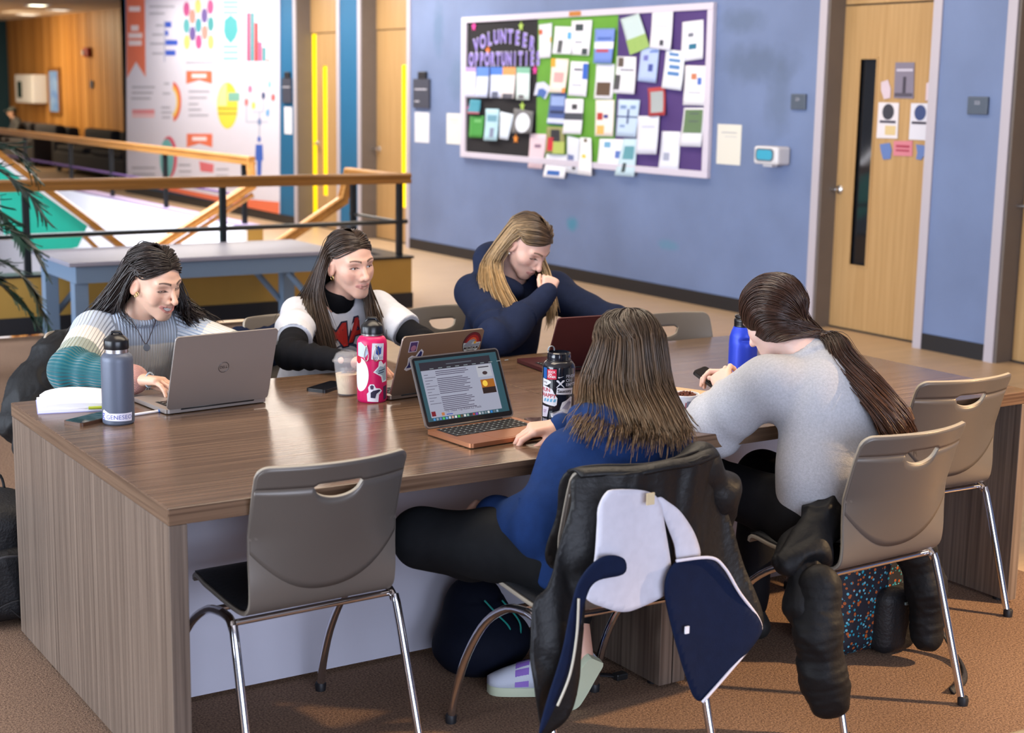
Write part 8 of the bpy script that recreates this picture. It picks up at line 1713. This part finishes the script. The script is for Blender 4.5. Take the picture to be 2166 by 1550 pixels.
dp = thing('dispenser', 'white wall dispenser with a teal window beside the maple door', 'dispenser', (XW, 5.42, 1.18)); wp = mat('dispenser_white', hexc('#cfd0d6'), rough=.35)
MB().box(-.13, 0, -.135, .135, 0, .135, .018).build('housing', wp, dp); MB().prism(rrect(-.085, .085, .035, .108, .028), lambda a, b: (-.134, a+.01, b), lambda a, b: (-.129, a+.01, b)).build('window', mat('teal_window', hexc('#3f9ab8'), rough=.15, emit=.15), dp)
MB().prism(rrect(-.10, .10, .024, .119, .034), lambda a, b: (-.1325, a+.01, b), lambda a, b: (-.129, a+.01, b)).build('window_rim', mat('rim_dark', hexc('#5a6470'), rough=.3), dp); MB().box(-.11, -.05, -.05, .05, -.018, 0, .006).build('nozzle', wp, dp)
DLAB = ['grey photo poster taped to the maple door', 'flyer with a dark helmeted figure taped to the maple door', 'flyer with a blue helmeted figure taped to the maple door', 'pink sign taped low on the maple door', 'blue paper cut-out left of the pink door sign', 'blue paper cut-out right of the pink door sign', 'pale paper cut-out left of the grey door poster', 'pale paper cut-out at the door edge right of the grey poster']
for i, (c, q) in enumerate(DOORP):
    cy = sum(p[0] for p in q)/len(q); z0 = min(p[1] for p in q); t = thing('door_flyer', DLAB[i], 'flyer', (6.898, cy, z0), 0, 'papers taped to the maple door'); o_ = tuple(t.location)
    yz_prism(q, 6.894, 6.8975, o_).build('sheet', K(c, .7), t); w_ = max(p[0] for p in q)-min(p[0] for p in q); h_ = max(p[1] for p in q)-z0
    R_ = lambda u0, u1, v0, v1, cc, nn='printed_block': MB().box(-.0052, -.0042, w_*(.5-u1), w_*(.5-u0), h_*v0, h_*v1).build(nn, K(cc), t)
    if i == 0: R_(.45, .6, .15, .6, '#3f3a48'); R_(.1, .9, .75, .82, '#b9b4c4'); R_(.06, .94, .05, .15, '#4f4a58')
    if i in (1, 2):
        MB().prism(circ(0, h_*.74, w_*.28, 18, 1.0), lambda a, b: (-.0052, a, b), lambda a, b: (-.0042, a, b)).build('helmet_print', K('#3a3a44' if i == 1 else '#3a4a78'), t); R_(.12, .88, .43, .50, '#3a3648')
        if i == 1: R_(.4, .9, .1, .36, '#cfb988')
    if i == 3: R_(.15, .85, .55, .7, '#a03a50'); R_(.15, .85, .3, .42, '#a03a50')
# dark things seen through the door window: coats
# ------------------------------------------------------------------ lounge: panels, box, picture, alarm
MB_ = lambda *a: MB().box(*a)
t = thing('wall_cabinet', 'white wall box with a dark window on the wood planks', 'wall box', (8.99, 33.5, 1.22)); MB().box(-.35, 0, -.75, .75, 0, .66, .03).build('housing', wp, t); MB().box(-.36, -.35, .15, .5, .12, .50).build('window', mat('dark_green_glass', (.01, .03, .025), rough=.2), t)
t = thing('framed_picture', 'tall framed blue picture on the wood planks', 'picture', (8.99, 32.1, .97)); MB().box(-.04, 0, -.45, .45, 0, 1.07, .01).build('frame', M_oak, t); MB().box(-.05, -.041, -.32, .32, .08, .99).build('print', mat('blue_print', hexc('#3f6fb8'), rough=.4, color2=hexc('#8fb0d8'), vscale=3), t)
t = thing('fire_alarm', 'red fire alarm strobe on the wood planks', 'alarm', (8.99, 29.5, 2.25)); MB().box(-.10, 0, -.13, .13, 0, .2, .02).build('housing', mat('alarm_red', hexc('#8a1f18'), rough=.4), t); MB().box(-.14, -.10, .02, .1, .04, .14, .01).build('strobe', wp, t)
t = thing('wall_switch', 'small grey switch plate on the wood planks', 'switch', (8.99, 29.4, 1.6)); MB().box(-.02, 0, -.09, .09, 0, .16, .005).build('plate', M_sign, t)
M_sofa = fabric('charcoal_sofa', hexc('#2c2a2e'), rough=.8)
for lab, y0, y1 in (('dark sofa with two back cushions below the wood planks near the poster', 22.6, 26.9), ('dark sofa with the seated person below the wood planks', 28.4, 32.4)):
    t = thing('sofa', lab, 'sofa', (7.9, (y0+y1)/2, 0)); h_ = (y1-y0)/2
    MB().box(-.5, .45, -h_, h_, .08, .42, .05).build('seat_base', M_sofa, t); MB().box(.25, .5, -h_, h_, .42, .80, .06).build('back', M_sofa, t)
    for k in (-1, 1):
        MB().box(-.5, .5, k*h_-.12, k*h_+.12, .08, .6, .05).build('arm', M_sofa, t); MB().box(.05, .26, k*h_*.5-h_*.4, k*h_*.5+h_*.4, .44, .84, .06).build('back_cushion', M_sofa, t); MB().box(-.5, .24, k*h_*.5-h_*.4, k*h_*.5+h_*.4, .42, .52, .04).build('seat_cushion', M_sofa, t)
        for q in (-.42, .4): MB().box(q-.04, q+.04, k*(h_-.1)-.04, k*(h_-.1)+.04, 0, .08).build('foot', M_black, t)
# person on the far sofa
pr_ = thing('person', 'distant person in dark cap and jacket seated on the far sofa', 'person', (7.75, 31.0, 0)); po_ = np.array((7.75, 31.0, 0))
f = Field((7.0, 30.4, 0), (8.3, 31.7, 1.3), .016)
f.ell((7.72, 31.05, 1.04), (.085, .095, .115)); f.cone((7.74, 31.03, .95), (7.78, 31.0, .84), .055, .06, .03); f.chain([(7.80, 31.0, .80), (7.82, 31.0, .56)], [.15, .17], .06, flat=((1, 0, 0), .75))
for s in (-1, 1): f.chain([(7.80, 31.0+s*.19, .80), (7.70, 31.0+s*.26, .62), (7.48, 31.0+s*.14, .60)], [.065, .055, .045], .03); f.chain([(7.8, 31.0+s*.1, .58), (7.36, 31.0+s*.14, .58), (7.34, 31.0+s*.14, .06)], [.09, .075, .055], .03); f.cone((7.34, 31.0+s*.14, .05), (7.20, 31.0+s*.14, .04), .05, .045, .02)
f.cone((7.635, 31.05, 1.03), (7.62, 31.05, 1.02), .02, .018, .02)
V, Q = f.mesh(); V[:, 2] = np.maximum(V[:, 2], .002); Cc = np.tile(np.array((.015, .014, .016)), (len(V), 1)); sk = (V[:, 2] > .93); Cc[sk & (V[:, 2] < 1.07) & (V[:, 0] < 7.74)] = (.45, .27, .2); qmesh('body', V-po_, Q, mat('dark_clothes', (.02, .02, .02), rough=.8, attr=True), pr_, Cc)
f = Field((7.5, 30.85, 1.0), (7.95, 31.25, 1.25), .01); f.ell((7.735, 31.05, 1.085), (.10, .105, .085)); f.plane((0, 0, 1.07), (0, 0, -1)); f.box((7.63, 31.05, 1.078), (.07, .07, .012), .01, .02); V, Q = f.mesh(); qmesh('cap', V-po_, Q, mat('dark_cap', (.012, .014, .012), rough=.8), pr_)

# ------------------------------------------------------------------ palm at the left edge
pl = thing('potted_palm', 'green potted palm with feathery fronds by the ochre curb', 'plant', (.62, 5.75, 0)); po2 = Vector((.62, 5.75, 0))
MB().lathe([(0, 0), (.17, 0), (.19, .02), (.22, .34), (.235, .36), (.235, .40), (.21, .40), (.20, .37), (0, .36)], 32).build('pot', mat('brown_pot', hexc('#3a2a20'), rough=.5), pl, smooth=40); MB().lathe([(0, .365), (.2, .365), (.19, .378), (0, .38)], 24).build('soil', mat('soil', (.02, .014, .01), rough=.95), pl)
M_leaf = mat('palm_leaf', hexc('#173c2e'), rough=.5, var=.25, vscale=9); lf = MB(); n = 7
pts = [(0, 0, 0)]
rows = [(t_, .024*sin(pi*min(1, t_*1.05+.04))**.7) for t_ in np.linspace(0, 1, n)]
lf.add([(s*w_, t_*.20, .004*abs(s)-.03*t_*t_) for t_, w_ in rows for s in (-1, 0, 1)], [(i*3+j, i*3+j+1, (i+1)*3+j+1, (i+1)*3+j) for i in range(n-1) for j in range(2)])
lm = bpy.data.meshes.new('leaflet'); lm.from_pydata(lf.v, [], lf.f); lm.materials.append(M_leaf); shade(lm)
rs = np.random.RandomState(5)
FR = [[(0, 0, .38), (.16, -.02, .95), (.36, -.06, 1.22), (.56, -.10, 1.12), (.66, -.12, .98)], [(0, 0, .38), (.10, -.08, .90), (.26, -.16, 1.30), (.44, -.22, 1.36), (.58, -.26, 1.22)], [(0, 0, .38), (.20, -.05, .62), (.40, -.10, .70), (.56, -.14, .58), (.66, -.16, .34)],
      [(0, 0, .38), (.18, -.14, .70), (.36, -.24, .90), (.52, -.30, .84), (.60, -.33, .70)], [(0, 0, .38), (-.1, -.1, .9), (-.3, -.2, 1.2), (-.5, -.25, 1.2), (-.7, -.3, 1.0)], [(0, 0, .38), (.14, .02, .85), (.30, .04, 1.05), (.46, .04, .98), (.58, .03, .80)], [(0, 0, .38), (.15, -.1, .55), (.32, -.18, .62), (.46, -.22, .52), (.55, -.25, .40)]]
for g in FR:
    P_ = spline(g, 30); st_ = MB().tube(P_, [.007*(1-.8*k/29) for k in range(30)], 6).build('frond', mat('palm_stem', hexc('#2f4a2a'), rough=.5), pl, smooth=True)
    for k in range(8, 30):
        tg = Vector(P_[min(k+1, 29)]-P_[k-1]).normalized(); up = Vector((0, 0, 1)); sd = tg.cross(up).normalized()
        for s in (-1, 1):
            if k == 29 and s == 1: continue
            d = (tg*.75+sd*s*.8+Vector((0, 0, -.25+.1*rs.normal()))).normalized(); z_ = d.cross(sd*s).normalized(); x_ = d.cross(z_).normalized(); z_ = x_.cross(d); sc = .75+.45*sin(pi*(k-7)/24)+.08*rs.normal()
            o = link('leaflet', lm, st_); o.matrix_local = Matrix(((x_.x*sc, d.x*sc, z_.x*sc, P_[k][0]), (x_.y*sc, d.y*sc, z_.y*sc, P_[k][1]), (x_.z*sc, d.z*sc, z_.z*sc, P_[k][2]), (0, 0, 0, 1)))

# ------------------------------------------------------------------ pale round side table at the corner of the carpet
t = thing('side_table', 'low round pale wood side table on the carpet', 'table', (1.235, -1.742, 0)); wt_ = wood('pale_birch', hexc('#b99a6c'), hexc('#cbb084'), axis=0, rough=.35)
MB().lathe([(0, .42), (.34, .42), (.35, .425), (.35, .445), (.345, .45), (0, .45)], 64).build('top', wt_, t, smooth=40); MB().lathe([(0, .03), (.03, .03), (.03, .42), (0, .42)], 20).build('pedestal', M_blackm, t, smooth=40); MB().lathe([(0, 0), (.2, 0), (.2, .012), (.04, .03), (0, .03)], 36).build('foot_plate', M_blackm, t, smooth=40)
